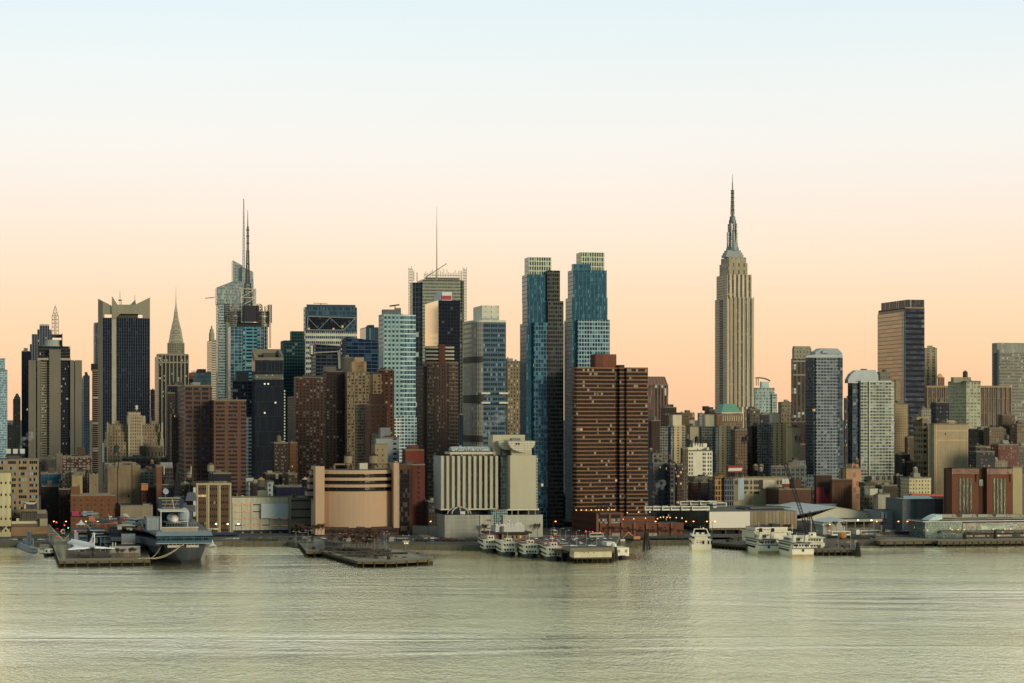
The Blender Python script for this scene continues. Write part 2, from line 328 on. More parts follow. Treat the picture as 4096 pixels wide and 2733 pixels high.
# ================= far towers, left to right =================
def T(name, label, xl, xc, xr, yt, D, m, cat='tower', n=3, yb=None, group=None, d1=None, par=1.0, pent=True, roof=None, big=1.2):
    b = Bd(name, label, xc, D, cat, group)
    last = b.box('walls', m, xl, xc, xr, yt, yb, par=par, d1=d1, roof=roof)
    if n or pent: clutter(b, last, n, big, pent)
    b.last = last; return b
ten = lambda D, w='5d564c', g='20262b': fac(D, 7, 10, .45, .5, w, g)
# 1 pale blue glass block at the frame's edge
b = T('glass_tower', 'pale blue glass tower cut by the left edge of the photo', -60, -60, 28, 1483, 1950, fac(1950, 7, 9.5, .86, .72, 'a3b9b6', '5d97a3', 'a9ccd0', .3, n=2, metal=.7, tilt=.05), 'tower')
b.box('upper_storeys', fac(1950, 7, 9.5, .86, .72, 'a3b9b6', '5d97a3', 'a9ccd0', .3, n=2, metal=.7), -60, -50, 20, 1433, 1483, 3)
# 2
b = T('stone_tower', 'slender ornate stone tower with a green top beside the black slab', 51, 52, 82, 1600, 2700, fac(2700, 7, 9, .4, .55, '7d7464', '33332f'), 'tower')
b.box('crown', mat('8a8270'), 54, 56, 80, 1588, 1600, 2); mb = MB(); x0, x1 = b.x(58), b.x(78); mb.prism([(x0, 3), (x1, 3), (x1, 9), (x0, 9)], b.z(1588), b.z(1574), taper=[(x0+2, 5), (x1-2, 5), (x1-2, 7), (x0+2, 7)]); b.part(mb, 'roof', mat('66806c'))
T('low_office_block', 'small dark flat roofed block between the blue glass and the stone tower', 28, 30, 52, 1700, 2300, ten(2300, '4a4743'), 'building')
# 3
T('black_slab', 'plain black slab standing just left of the ribbed concrete hotel', 84, 86, 124, 1407, 2650, fac(2650, 5, 9, .8, .8, '1b222d', '161d29', '2a3038'), 'tower')
# 4 deco tower behind with mast
mm = fac(2700, 10, 11, .45, .5, '5f6468', '1e2733', sp='30373f')
b = Bd('deco_tower', 'stepped grey tower with a pale cap rising behind the concrete hotel', 118, 2700, 'tower')
for xl, xr, yt, d in ((118, 215, 1377, 6), (126, 210, 1337, 9), (148, 206, 1318, 12), (157, 197, 1302, 15)): b.box('tier', mm, xl, xl+1, xr, yt, None if d == 6 else 1400, d, d+30)
b.box('cap', mat('9da89c'), 157, 158, 196, 1297, 1304, 14, 46)
b = Bd('mast_tower', 'white lattice broadcasting mast behind the concrete hotel roof', 200, 2600, 'mast')
mb = MB(); x = b.x(221, 10); z0, z1, z2 = b.z(1352), b.z(1262), b.z(1225); mb.lattice(x, 10, z0, z1, b.w(27), b.w(24), 6, .35); mb.lattice(x, 10, z1, z2, b.w(22), b.w(4), 3, .3); mb.bar((x, 10, z2), (x, 10, b.z(1218)), .4); mb.lattice(x, 10, z0, b.z(1250), b.w(7), b.w(7), 8, .3)
b.part(mb, 'lattice', mat('a3937a', .6))
# 4b concrete hotel
D = 2150; cc = '736d60'
b = Bd('concrete_hotel', 'broad brown concrete hotel with dark vertical window strips', 112, D, 'hotel')
wall = mat(cc, .9, ns=.05); lou = fac(D, 18, 10, .9, .5, '8b8471', '1e2226', n=3, sp='8b8471'); drk = fac(D, 9, 10, .8, .7, '2a2c2e', '14191f', n=2)
b.box('core', lou, 118, 119, 325, 1445, None, 5, 45)
for xa, xb, yt in ((114, 144, 1441), (149, 162, 1441), (197, 243, 1398), (281, 297, 1441), (300, 328, 1441)): b.box('pier', wall, xa, xa, xb, yt, None, 0, 6)
b.box('window_strip', drk, 243, 243, 281, 1444, None, 3, 8); b.box('window_strip', drk, 297, 297, 300, 1444, None, 3, 8); b.box('window_strip', drk, 144, 144, 149, 1444, None, 3, 8)
b.box('upper_block', fac(D, 30, 13, .96, .6, '3c3a36', '1a1d20', n=6), 150, 151, 281, 1385, 1445, 7, 40); b.box('terrace_band', mat('a19a89'), 150, 151, 283, 1432, 1441, 1.5, 7)
b.box('pier', wall, 197, 197, 243, 1398, 1445, 1, 8)
mb = MB(); mb.lathe([(b.w(40), b.z(1383)), (b.w(40), b.z(1378)), (b.w(34), b.z(1377)), (b.w(34), b.z(1357))], (b.x(212, 22), 22), 20); b.part(mb, 'roof_drum', mat('9aa294'))
b.box('bulkhead', mat('32373a'), 245, 246, 250, 1335, 1385, 12, 22); b.box('bulkhead', mat('32373a'), 200, 201, 250, 1338, 1350, 24, 34)
b.box('podium', fac(D, 20, 12, .2, .3, '4f4a44', '1d1d1f'), 160, 162, 335, 1845, None, -12, 0)
# 5
b = T('apartment_tower', 'narrow pale grey tower with tiny windows right of the concrete hotel', 329, 334, 359, 1506, 2500, fac(2500, 8, 11, .35, .4, '8e948f', '2e3a44'), 'tower')
b = T('office_tower', 'narrow blue grey tower with fine bands behind the pale grey one', 322, 323, 345, 1516, 2700, fac(2700, 4, 5, .7, .5, '6d7b7d', '405056'), 'tower', 1)
# 6
b = T('banded_tower', 'dark tower with pinkish balcony bands left of the spiked tower', 361, 370, 396, 1482, 2600, fac(2600, 30, 8.5, .95, .55, '8d7563', '23272b'), 'tower')
b.box('bulkhead', mat('23262a'), 364, 365, 395, 1455, 1482, 2, 22)
b = Bd('round_tower', 'grey glass tower with rounded edge peeking from behind the spiked tower', 375, 2900, 'tower')
mb = MB(); pl = [(b.w(17)+b.w(17)*math.cos(t), 14+14*math.sin(t)) for t in [PI+i*PI/8 for i in range(9)]]+[(b.w(34), 30), (0, 30)]; mb.prism(pl, 0, b.z(1302)); mb.prism([(p[0]*.98+.3, p[1]+.5) for p in pl], b.z(1302), b.z(1290)); b.part(mb, 'walls', [fac(2900, 5, 9, .8, .8, '6f7a7a', '4b5f66', metal=.6), ROOF])
# 8 spiked tower
D = 2400; bm = fac(D, 9.2, 12.5, .78, .72, '46505a', '141b27', '2a3644', .05, sp='1b222e', metal=.35, kg=1.0)
b = Bd('spiked_tower', 'tall dark tower with four pointed concrete fins at its crown', 411, D, 'tower')
b.box('shaft', bm, 392, 411, 600, 1271, None); l = b.last
con = mat('8d8774', .9, ns=.04); b.ext('side_wall', mat('5c5a52'), [(392, 1196), (411, 1208), (411, 2080), (392, 2080)], -.6, 0)
b.box('corner_pier', mat('a39c88'), 447, 447, 465, 1260, None, -2, .6)
b.ext('crown_fin', con, [(393, 1195), (445, 1222), (445, 1257), (418, 1257), (418, 1271), (393, 1271)], 0, 6)
b.ext('crown_fin', con, [(448, 1185), (472, 1221), (472, 1219), (480, 1257), (466, 1268), (466, 1275), (448, 1275)], -3, 4)
b.ext('crown_wall', con, [(464, 1219), (556, 1219), (556, 1256), (464, 1256)], -2, 5); b.box('crown_recess', mat('4a4740'), 466, 466, 552, 1255, 1271, 3, 30)
b.ext('crown_fin', con, [(540, 1219), (600, 1190), (600, 1271), (571, 1271), (571, 1258), (552, 1258), (552, 1219)], 0, 6)
b.ext('crown_fin', mat('6e7a78'), [(521, 1219), (541, 1199), (544, 1219)], 25, 30)
b.box('crown_back', con, 396, 398, 598, 1224, 1257, 40, 46, parent=None)
for px, yt in ((480, 1160), (539, 1176), (486, 1200)):
    mb = MB(); x = b.x(px, 15); mb.bar((x, 15, b.z(1225)), (x, 15, b.z(yt)), .6, r2=.25); mb.bar((x-2, 15, b.z(1198)), (x+2, 15, b.z(1198)), 1.1) if px == 480 else None; b.part(mb, 'antenna', mat('6d6a64', .6))
b.box('lit_screen', mat('8b9290'), 409, 409, 417, 1772, 1850, -1.5, -.7)
# 9 scalloped spire tower
D = 3050; b = Bd('scalloped_spire_tower', 'slim skyscraper with a pale scalloped steel crown and needle spire', 671, D, 'skyscraper')
st = mat('a8a18c', .45, .35, ns=.08); stl = mat('bab59f', .4, .4); dk = mat('3e3d38')
cxm, cym = b.x(704, 12), 14.0
b.box('shaft', fac(D, 7, 9, .4, .55, '97917d', '38382f'), 669, 671, 738, 1372, None, 0, 30)
pts = [(1372, 33), (1352, 29), (1340, 27), (1320, 23.5), (1300, 18), (1285, 14), (1270, 10.5), (1253, 8.5), (1237, 6), (1222, 3.4), (1200, 1.7), (1170, .9), (1141, .35)]
mb = MB(); mb.lathe([(b.w(r)*1.25, b.z(y)) for y, r in pts], (cxm, cym), 4, rot=PI/4+0); b.part(mb, 'crown', st)
for k, (yb_, r) in enumerate(((1372, 27), (1352, 23), (1333, 20), (1314, 16), (1296, 12.5), (1280, 9.5), (1266, 7.5))):
    for rr, m_, off in ((1.0, stl, .2), (.74, dk, .45), (.66, st, .65)):
        for sx_, sy_ in ((0, -1),):
            mb = MB(); R = b.w(r)*rr; z0 = b.z(yb_); dep = b.w(r)*1.02+1.5+off; A = [(R*math.cos(t), z0+b.w(21)*rr*(.55+.07*k)*1.35*math.sin(t)) for t in [i*PI/10 for i in range(11)]]
            if sy_: mb.face([(cxm+x, cym-dep, z) for x, z in A]); mb.face([(cxm+x, cym-dep+3, z) for x, z in A[::-1]])
            else: mb.face([(cxm-dep, cym-x, z) for x, z in A]); mb.face([(cxm-dep+3, cym-x, z) for x, z in A[::-1]])
            if rr == 1.0: b.part(mb, 'scallop', m_)
            elif rr == .74: b.part(mb, 'scallop_windows', m_)
            else: b.part(mb, 'inner_scallop', m_)
# building in front of it: white piers
D = 2550; b = Bd('pier_tower', 'dark office tower with pale vertical piers below the scalloped spire', 632, D, 'tower')
b.box('shaft', fac(D, 15.2, 9, .62, .8, '857f6e', '1c1f24', sp='24272b', n=2, u0=0), 619, 632, 753, 1422, None); b.box('cornice', mat('8a8472'), 619, 632, 753, 1415, 1422, -.5, 40)
b.box('band', mat('8a8472'), 632, 632, 753, 1447, 1453, -1.2, 0); b.cols('pier', mat('8a8472'), [632+15.2*i for i in range(9)], 3.6, 1420, None, 0, 1.0)
T('office_tower', 'slim grey glass slice between the spiked tower and the pier tower', 600, 602, 620, 1562, 2800, fac(2800, 6, 30, .8, .9, '6f7370', '4f5a5c'), 'tower', 1)
T('dark_office_block', 'black block with pale speckles under the pier tower', 668, 672, 745, 1545, 2000, fac(2000, 9, 12, .7, .7, '222831', '161c26'), 'building', 3)
# 11
b = T('white_glass_block', 'plain pale greenish glass block with two small cranes on its roof', 755, 768, 845, 1492, 2900, fac(2900, 12, 16, .96, .95, 'b9c4b8', 'a7b6ad', 'b9c4bb', metal=.7), 'building', 5)
mb = MB(); x = b.x(812, 6); mb.bar((x, 6, b.z(1492)), (x, 6, b.z(1482)), .7); mb.bar((x-16, 6, b.z(1484)), (x+10, 6, b.z(1487)), .5); b.part(mb, 'roof_crane', mat('a04a38'))
b = T('globe_sign_building', 'dark block with a round orange sign near its roof', 748, 752, 772, 1494, 2700, mat('4a5652', .6), 'building', 0, pent=False)
mb = MB(); mb.lathe([(0, -4.5), (3, -3.4), (4.4, 0), (3, 3.4), (0, 4.5)], (0, 0), 12); o = b.part(mb, 'globe_sign', mat('a4603e', emit=.15)); o.location = (b.x(761), -3, b.z(1505))
# 12 beige art deco hotel
D = 1850; dm = fac(D, 10.5, 13, .32, .48, '8d7b62', '2e2a27', 'c0b79c', .08, lit=.003)
b = Bd('beige_deco_hotel', 'beige stepped brick hotel with a central tower and corner turrets', 418, D, 'hotel')
b.box('lower_wings', dm, 418, 419, 656, 1768, None, 0, 40)
for xa, xb, y_, d in ((424, 648, 1728, 3), (433, 640, 1696, 6)): b.box('upper_wings', dm, xa, xa+1, xb, y_, 1775, d, 36)
b.box('central_tower', fac(D, 9, 13, .35, .5, 'a08f75', '2e2a27'), 511, 512, 569, 1662, None, -3, 30); b.box('crown', fac(D, 11, 22, .4, .6, 'a5977d', '5a5344'), 513, 514, 562, 1648, 1664, 0, 26)
for px in (511, 569, 418, 641): b.box('turret', mat('a5977d'), px, px, px+13, 1664 if px in (511, 569) else 1757, 1700 if px in (511, 569) else 1790, -3.5, 6)
for px in (460, 605): b.box('bulkhead', mat('8a7a63'), px, px, px+20, 1684, 1697, 10, 22)
b.cols('corner_strip', mat('b3a68b'), [516, 566, 430, 648], 6, 1690, 1880, 0, 3.4)
mb = MB(); mb.box(b.x(533, 8), b.x(548, 8), 8, 16, b.z(1650), b.z(1636)); mb.lattice(b.x(540, 12), 12, b.z(1636), b.z(1612), 5, 2, 4, .3); b.part(mb, 'roof_mast', mat('2c2a28'))
for z_ in (1634, 1626): mb = MB(); mb.lathe([(0, -2), (1.7, 0), (0, 1.2)], (0, 0), 10); o = b.part(mb, 'satellite_dish', mat('d5d2c6')); o.location = (b.x(546, 8), 8, b.z(z_))
# 14 crystalline tower
D = 2850; gm = fac(D, 5.5, 11, .9, .62, '9bada6', '8b9188', 'a3aa9b', .2, metal=.75, tilt=.05); gl = fac(D, 6, 12, .88, .88, 'a9b4a9', 'aab0a0', 'b5bba9', .2, metal=.8, tilt=.04)
b = Bd('crystal_glass_tower', 'pale faceted glass tower with slanted top and tall white spire', 872, D, 'skyscraper')
b.box('lower_body', gm, 864, 872, 1014, 1215, None, 0, 50); b.ext('sloped_top', gl, [(867, 1150), (930, 1126), (990, 1126), (990, 1216), (867, 1216)], -1, 28)
b.ext('crystal_peak', gl, [(932, 1041), (971, 1063), (971, 1215), (932, 1215)], 20, 44); b.ext('crystal_peak', gl, [(968, 1066), (1013, 1088), (1016, 1215), (968, 1215)], 12, 44)
b.ext('facet', mat('8f9d93', .2, .6), [(905, 1270), (950, 1190), (950, 1500), (905, 1700)], -2.2, -1)
x = b.x(975, 30); mb = MB(); mb.lattice(x, 30, b.z(1075), b.z(900), b.w(8), b.w(4.5), 14, .45); mb.lattice(x, 30, b.z(900), b.z(785), b.w(4.5), .6, 10, .32); mb.bar((x, 30, b.z(900)), (x, 30, b.z(784)), .5); b.part(mb, 'spire', mat('a9b0a4', .5))
# 16
b = T('pink_banded_tower', 'pale tower with pinkish window bands and a small domed turret', 828, 846, 866, 1362, 3000, fac(3000, 40, 9.5, .98, .5, 'c5b49c', '8e8f88', metal=.5), 'tower', 0, pent=False)
x = b.x(847, 10); mb = MB(); mb.lathe([(b.w(11), b.z(1362)), (b.w(11), b.z(1335)), (b.w(8), b.z(1325)), (b.w(8), b.z(1318)), (b.w(3), b.z(1312)), (b.w(3), b.z(1302))], (x, 12), 10); b.part(mb, 'turret', mat('93917f'))
# 15 media tower with antenna
D = 2600; tl = fac(D, 15, 13.5, .93, .9, '9db3ae', '46757f', '5b8990', .3, metal=.75, tilt=.04); fr = mat('b9b6a6', .5)
b = Bd('antenna_glass_tower', 'teal glass tower with a square black sign and a tall lattice antenna', 922, D, 'skyscraper')
b.box('shaft', tl, 912, 922, 1056, 1307, None, 0, 50); b.box('window_strip', fac(D, 30, 14, .85, .5, '4c8b93', '1d3340', metal=.5), 973, 973, 1028, 1310, None, -.6, 0)
b.box('glass_edge', fac(D, 9, 16, .8, .9, 'a9aaa0', '27343c', metal=.5), 1056, 1056, 1071, 1306, None, -1, 40)
b.box('sign_block', mat('262a2c'), 950, 952, 1045, 1290, 1310, 4, 44)
b.box('black_sign', mat('10131f', .5), 970, 970, 1036, 1222, 1287, -3, 0)
for px in (942, 1055):
    mb = MB(); mb.lathe([(b.w(24), b.z(1305)), (b.w(24), b.z(1244)), (b.w(22), b.z(1242))], (b.x(px, 14), 14), 16); b.part(mb, 'side_drum', fac(D, 200, 7.5, 1, .55, 'a5a292', '5c5a50'))
mb = MB(); 
for px in (968, 1036): mb.lattice(b.x(px, -1), -1, b.z(1290), b.z(1216), 5, 5, 6, .35)
mb.lattice(b.x(907, 4), 4, b.z(1290), b.z(1218), b.w(17), b.w(17), 9, .5); mb.lattice(b.x(1079, 4), 4, b.z(1290), b.z(1218), b.w(13), b.w(13), 9, .5); mb.lattice(b.x(1080, 6), 6, b.z(1390), b.z(1290), b.w(6), b.w(6), 10, .3, 1)
for px, ya in ((915, 1218), (945, 1222), (1042, 1218), (1066, 1222)): mb.lattice(b.x(px, 16), 16, b.z(1300), b.z(ya), b.w(14), b.w(14), 5, .4, 1)
b.part(mb, 'sign_frame', [mat('2b2c2c'), mat('b39c86')])
mb = MB(); mb.lattice(b.x(991, 20), 20, b.z(1222), b.z(1153), b.w(58), b.w(58), 2, .9); b.part(mb, 'white_frame', fr)
mb = MB(); mb.lattice(b.x(991, 20), 20, b.z(1222), b.z(1130), b.w(30), b.w(22), 7, .6); mb.lattice(b.x(991, 20), 20, b.z(1130), b.z(1000), b.w(13), b.w(8), 14, .6); mb.lattice(b.x(991, 20), 20, b.z(1000), b.z(900), b.w(6.5), b.w(5), 12, .45)
for yy in (1130, 1052, 1000, 968, 940, 915): mb.box(b.x(991, 20)-b.w(6), b.x(991, 20)+b.w(6), 18, 22, b.z(yy), b.z(yy)+1.2)
mb.bar((b.x(991, 20), 20, b.z(900)), (b.x(991, 20), 20, b.z(832)), .9, r2=.3); b.part(mb, 'antenna', mat('4d4741', .6))
b = T('office_block', 'low dark blue block in front of the teal tower base', 926, 930, 1020, 1525, 2300, fac(2300, 30, 15, .9, .6, '40474b', '1c2a38', n=4), 'building', 3, d1=30); b.box('upper_block', mat('62655f'), 940, 945, 995, 1485, 1525, 4, 22)
# 17 dark tower with trapezoid roof frame
D = 2250; b = Bd('framed_roof_tower', 'black glass tower topped by an open sloping trapezoid roof frame', 1020, D, 'tower')
b.box('upper_shaft', fac(D, 4.5, 40, .7, .97, '343a3e', '141d29', '243040', .2, metal=.45), 1007, 1020, 1133, 1430, 1500, 0, 45)
b.box('middle_band', fac(D, 6, 7, .6, .6, '79786a', '33383c'), 1008, 1020, 1133, 1498, 1518, -.8, 45); b.box('lower_shaft', fac(D, 4.2, 60, .6, .98, '2c333b', '101824', '1b2533', .2, metal=.4, lit=.001), 1007, 1020, 1136, 1518, None, 0, 46)
rf = mat('77705f'); z0, z1 = b.z(1430), b.z(1392); X0, X1 = b.x(1018), b.x(1134); a0, a1 = b.x(1010, 30), b.x(1124, 30)
mb = MB(); cs = [(X0, -1), (X1, -1), (a1, 34), (a0, 34)]; ins = [(X0+b.w(18), 7), (X1-b.w(14), 7), (a1-b.w(12), 30), (a0+b.w(14), 30)]
zz = [z0, z0, z1, z1]
for i in range(4):
    j = (i+1) % 4; mb.face([(*cs[i], zz[i]), (*cs[j], zz[j]), (*ins[j], zz[j]-1), (*ins[i], zz[i]-1)]); mb.face([(*ins[i], zz[i]-1), (*ins[j], zz[j]-1), (*ins[j], z0-1), (*ins[i], z0-1)]); mb.face([(*cs[i], z0-3), (*cs[j], z0-3), (*cs[j], zz[j]), (*cs[i], zz[i])])
b.part(mb, 'roof_frame', rf); b.box('rooftop_plant', mat('4d4b44'), 1050, 1055, 1100, 1412, 1430, 12, 26)
for px, py in ((1056, 1536), (1070, 1536), (1099, 1611), (1056, 1652)): b.box('lit_window', mat('e8e2c8', emit=.5), px, px, px+6, py-3, py+3, -.8, -.3)
b.cols('white_balconies', fac(D, 20, 12, 1, .55, '1b2228', 'd9d2bc', 'd9d2bc', metal=0, k=1), [1138], 5, 1560, 1780, 0, 1.2)
# 18 dark green glass
D = 2450; b = Bd('green_glass_tower', 'dark green glass tower in two steps left of the framed office tower', 1135, D, 'tower'); gg = fac(D, 11, 13, .8, .6, '1e4644', '0f2c30', '63817a', .07, sp='163b3c', metal=.4)
b.box('lower_shaft', gg, 1122, 1135, 1220, 1362, None, 0, 40); b.box('upper_shaft', gg, 1160, 1165, 1216, 1325, 1362, 4, 38)
# 19
D = 2600; b = Bd('framed_office_tower', 'wide grey blue office tower with a dark braced window over white bands', 1222, D, 'tower')
b.box('lower_body', fac(D, 40, 21, .98, .5, 'c2bfae', '3a515c', '4d6872', .2, n=5, metal=.5), 1214, 1222, 1428, 1326, None, 0, 50)
b.box('upper_body', fac(D, 6, 18, .85, .8, '3a5560', '34505c', '466672', .3, metal=.6, tilt=.03), 1214, 1222, 1428, 1228, 1326, .5, 49); b.box('crown', mat('31444b', .3, .4), 1226, 1228, 1422, 1218, 1228, 4, 44)
b.ext('dark_window', fac(D, 9, 11, .85, .85, '1b252d', '0f171f', '3a4a50', .06, lit=.015, metal=.3), [(1232, 1266), (1423, 1272), (1376, 1320), (1230, 1320)], -.8, 0)
mb = MB(); Q = lambda px, py: (b.x(px, -1), -1, b.z(py, b.x(px, -1)))
for p_, q_ in (((1232, 1266), (1423, 1272)), ((1423, 1272), (1374, 1320)), ((1230, 1320), (1374, 1321)), ((1232, 1264), (1228, 1322)), ((1235, 1275), (1276, 1318)), ((1276, 1318), (1320, 1272)), ((1320, 1272), (1374, 1320))): mb.bar(Q(*p_), Q(*q_), .7 if p_[0] != 1235 and p_[0] != 1276 and p_[0] != 1320 else .35)
b.part(mb, 'bracing', mat('85877f')); mb = MB(); x = b.x(1283, 10); mb.bar((x, 10, b.z(1218)), (x, 10, b.z(1210)), .6); mb.bar((x-9, 10, b.z(1211)), (x+8, 10, b.z(1213)), .5); b.part(mb, 'roof_crane', mat('9a6248'))
# 20 slanting sign building
D = 2250; b = Bd('slant_roof_block', 'dark glass block with a slanting roof and a pale outlined frame', 1262, D, 'building')
b.ext('walls', fac(D, 22, 14, .93, .75, '3c434a', '1a2430', '38434c', .1, metal=.4), [(1262, 1376), (1362, 1384), (1362, 1560), (1262, 1560)], 0, 40); b.box('base', mat('2a2f35'), 1255, 1262, 1362, 1555, None, 0, 40)
mb = MB(); Q = lambda px, py: (b.x(px, -1), -1, b.z(py, b.x(px, -1)))
for p_, q_ in (((1252, 1412), (1358, 1406)), ((1358, 1400), (1360, 1475)), ((1262, 1376), (1362, 1384)), ((1352, 1405), (1356, 1475))): mb.bar(Q(*p_), Q(*q_), .8)
b.part(mb, 'white_frame', mat('8a8980'))
b.box('vertical_sign', mat('1e2327'), 1240, 1241, 1254, 1378, 1422, -2, 4)
mb = MB()
for i in range(5): z_ = b.z(1383+i*7.2); x = b.x(1243, -2.2); mb.box(x, x+b.w(8), -2.5, -2, z_-1.3, z_-.6); mb.box(x, x+b.w(2), -2.5, -2, z_-.6, z_+.4); mb.box(x+b.w(5), x+b.w(7), -2.5, -2, z_-.6, z_+.3)
b.part(mb, 'sign_letters', mat('d8d3c0', emit=.2))
b = Bd('slant_navy_tower', 'navy glass block whose roof slopes down to the right', 1382, 2350, 'building')
b.ext('walls', fac(2350, 26, 15, .95, .8, '34506a', '16293e', '2c4a5e', .15, metal=.55), [(1384, 1347), (1515, 1366), (1515, 1640), (1384, 1640)], 0, 40); b.ext('side_wall', fac(2350, 5, 8, .8, .8, '384046', '232b32'), [(1360, 1372), (1386, 1346), (1386, 1640), (1360, 1640)], -2, 0); b.box('base', mat('202830'), 1362, 1382, 1515, 1635, None, 0, 40)
T('teal_twin_roof_tower', 'pale teal glass tower with a pitched corner behind the navy block', 1440, 1463, 1514, 1312, 2900, fac(2900, 7, 60, .85, .97, '8d9c96', '5f7f83', metal=.7), 'tower', 2)
# 24 pale turquoise glass tower
D = 1950; b = Bd('turquoise_glass_tower', 'pale turquoise glass tower with white floor lines and a dish on its roof', 1534, D, 'tower')
b.box('grid_front', fac(D, 16, 18.3, .55, .55, '84a19b', '3f6770', '668a90', .15, sp='98b4ad', n=1, metal=.65, tilt=.05), 1513, 1534, 1610, 1255, None, 0, 30)
b.box('banded_front', fac(D, 60, 18.3, 1, .78, 'c9dcd2', '5d838a', '769a9c', .35, n=5, fr='86aba8', metal=.7, tilt=.05), 1610, 1610, 1663, 1259, None, 1, 30)
b.box('lower_wing', fac(D, 40, 13, .98, .7, 'bccac2', '54808a', '7fa3a8', .3, n=3, metal=.65), 1600, 1600, 1695, 1664, None, -6, 26); b.box('low_wing_side', fac(D, 24, 13, .9, .6, 'c9cdc0', '3a5963', n=2), 1577, 1578, 1602, 1672, None, -7, 20)
b.box('bulkhead', mat('5d6663'), 1527, 1532, 1604, 1238, 1256, 6, 26); b.box('bulkhead', mat('6d726b'), 1580, 1582, 1604, 1232, 1240, 8, 22)
mb = MB(); x = b.x(1580, 12); mb.bar((x, 12, b.z(1234)), (x, 12, b.z(1222)), .5); mb.bar((x-5, 12, b.z(1222)), (x+4, 12, b.z(1216)), .9); mb.lathe([(.3, b.z(1222)), (2, b.z(1218))], (x-2, 12), 8); b.part(mb, 'roof_antenna', mat('3c3733'))
# 25 tower with ceramic screens
D = 2800; b = Bd('screen_clad_tower', 'tall grey louvred tower with see-through corner screens and a thin mast', 1648, D, 'skyscraper')
b.box('dark_corner', fac(D, 14, 20, .85, .9, '454d4f', '1f2b33', metal=.4), 1640, 1648, 1693, 1130, None, 0, 40); b.box('louvred_front', fac(D, 24, 13, .96, .45, '8d8f80', '5c6259', '8a8c7e', .1, n=6, metal=.3), 1690, 1690, 1842, 1118, None, -1.5, 44); b.box('dark_corner', fac(D, 12, 14, .8, .6, '6f7266', '2b3438', metal=.4), 1842, 1842, 1858, 1122, None, 0, 40)
scr = mat('8c8f82', .7); 
for xa, xb, yt in ((1635, 1650, 1062), (1852, 1866, 1062), (1697, 1840, 1078)):
    mb = MB(); x0, x1 = b.x(xa, -3), b.x(xb, -3); z0, z1 = (0, b.z(yt)) if xb-xa < 40 else (b.z(1120), b.z(yt)); n_ = 3 if xb-xa < 40 else 22
    for i in range(n_+1): x = x0+(x1-x0)*i/n_; mb.box(x-.3, x+.3, -3.2, -2.7, z0, z1+rnd.uniform(-5, 1))
    z = z0
    while z < z1-3: mb.box(x0, x1, -3.1, -2.8, z, z+.8); z += 3.6 if n_ == 3 else 6
    b.part(mb, 'ceramic_screen', scr)
for xa, yt in ((1655, 1085), (1668, 1090), (1845, 1085)): b.cols('screen_post', scr, [xa], 3, yt, 1125, 10, 1)
b.box('rooftop_plant', fac(D, 10, 20, .8, .7, '6f7266', '3b403e'), 1700, 1702, 1838, 1110, 1120, 8, 36)
x = b.x(1747, 20); mb = MB(); mb.bar((x, 20, b.z(1118)), (x, 20, b.z(1000)), 1.1, r2=.8); mb.bar((x, 20, b.z(1000)), (x, 20, b.z(900)), .8, r2=.5); mb.bar((x, 20, b.z(900)), (x, 20, b.z(818)), .45, r2=.2); b.part(mb, 'mast', mat('a1957c', .6))
mb = MB(); mb.bar((b.x(1706, 12), 12, b.z(1104)), (b.x(1787, 12), 12, b.z(1050)), .7); mb.bar((b.x(1706, 12), 12, b.z(1104)), (b.x(1720, 12), 12, b.z(1118)), 1); b.part(mb, 'roof_crane', mat('7d7566'))
# 26 black tower with rosy side
D = 2350; b = Bd('rosy_side_tower', 'black glass tower with a rosy mirrored left side and white roof box', 1754, D, 'tower')
b.box('shaft', fac(D, 12, 14, .8, .6, '1a1e2a', '10141f', '4a5158', .05, sp='171b27', metal=.3, lit=.001), 1753, 1754, 1841, 1202, None, 0, 50)
x0, y1 = b.x(1754), b.y(1702, 0); mb = MB(); mb.box(-.5, 0, .1, y1, 0, b.z(1202)); b.part(mb, 'mirrored_side', mat('f3cfae', .12, .9, k=1.15, noise=.05))  # rosy sky reflection put into the mirror's own tint
b.box('roof_box', mat('cfd3cf'), 1737, 1768, 1808, 1168, 1202, 2, None); b.box('red_panel', mat('b2403f'), 1768, 1768, 1806, 1183, 1199, 1.4, 2)
# 27 brown apartment tower with white crown bands
D = 1620; b = Bd('brown_balcony_tower', 'brown apartment tower with white banded penthouse storeys', 1708, D, 'apartment tower')
b.box('walls', fac(D, 19, 15.2, .62, .5, '5f4337', '20211f', '9b937d', .16, fr='a79d84', n=2, lit=.001), 1690, 1708, 1833, 1452, None, 0, 34, par=1)
for i in range(40):
    z = b.z(1452+15.2*i, 0)
    if z < 4: break
    for xa, xb in ((1709, 1733), (1795, 1832)): mb = MB(); mb.box(b.x(xa), b.x(xb), -.9, 0, z-1.2, z-.2); b.part(mb, 'balcony', mat('6f6355'))
b.box('penthouse', mat('2b2624'), 1700, 1706, 1816, 1385, 1452, 2, 26); b.box('core', mat('6b3c2c'), 1754, 1756, 1781, 1378, 1452, -.2, 28)
for i, y_ in enumerate((1387, 1402, 1417, 1432)):
    b.box('white_band', mat('bcb49d'), 1704, 1706, 1755, y_, y_+7, .6, 2.2); b.box('white_band', mat('bcb49d'), 1781, 1781, 1817, y_, y_+7, .6, 2.2)
b.box('side_wing', fac(D, 11, 15.2, .6, .5, '51423a', '232323', n=1, sp='3a312c'), 1690, 1691, 1709, 1465, None, 2, 30)
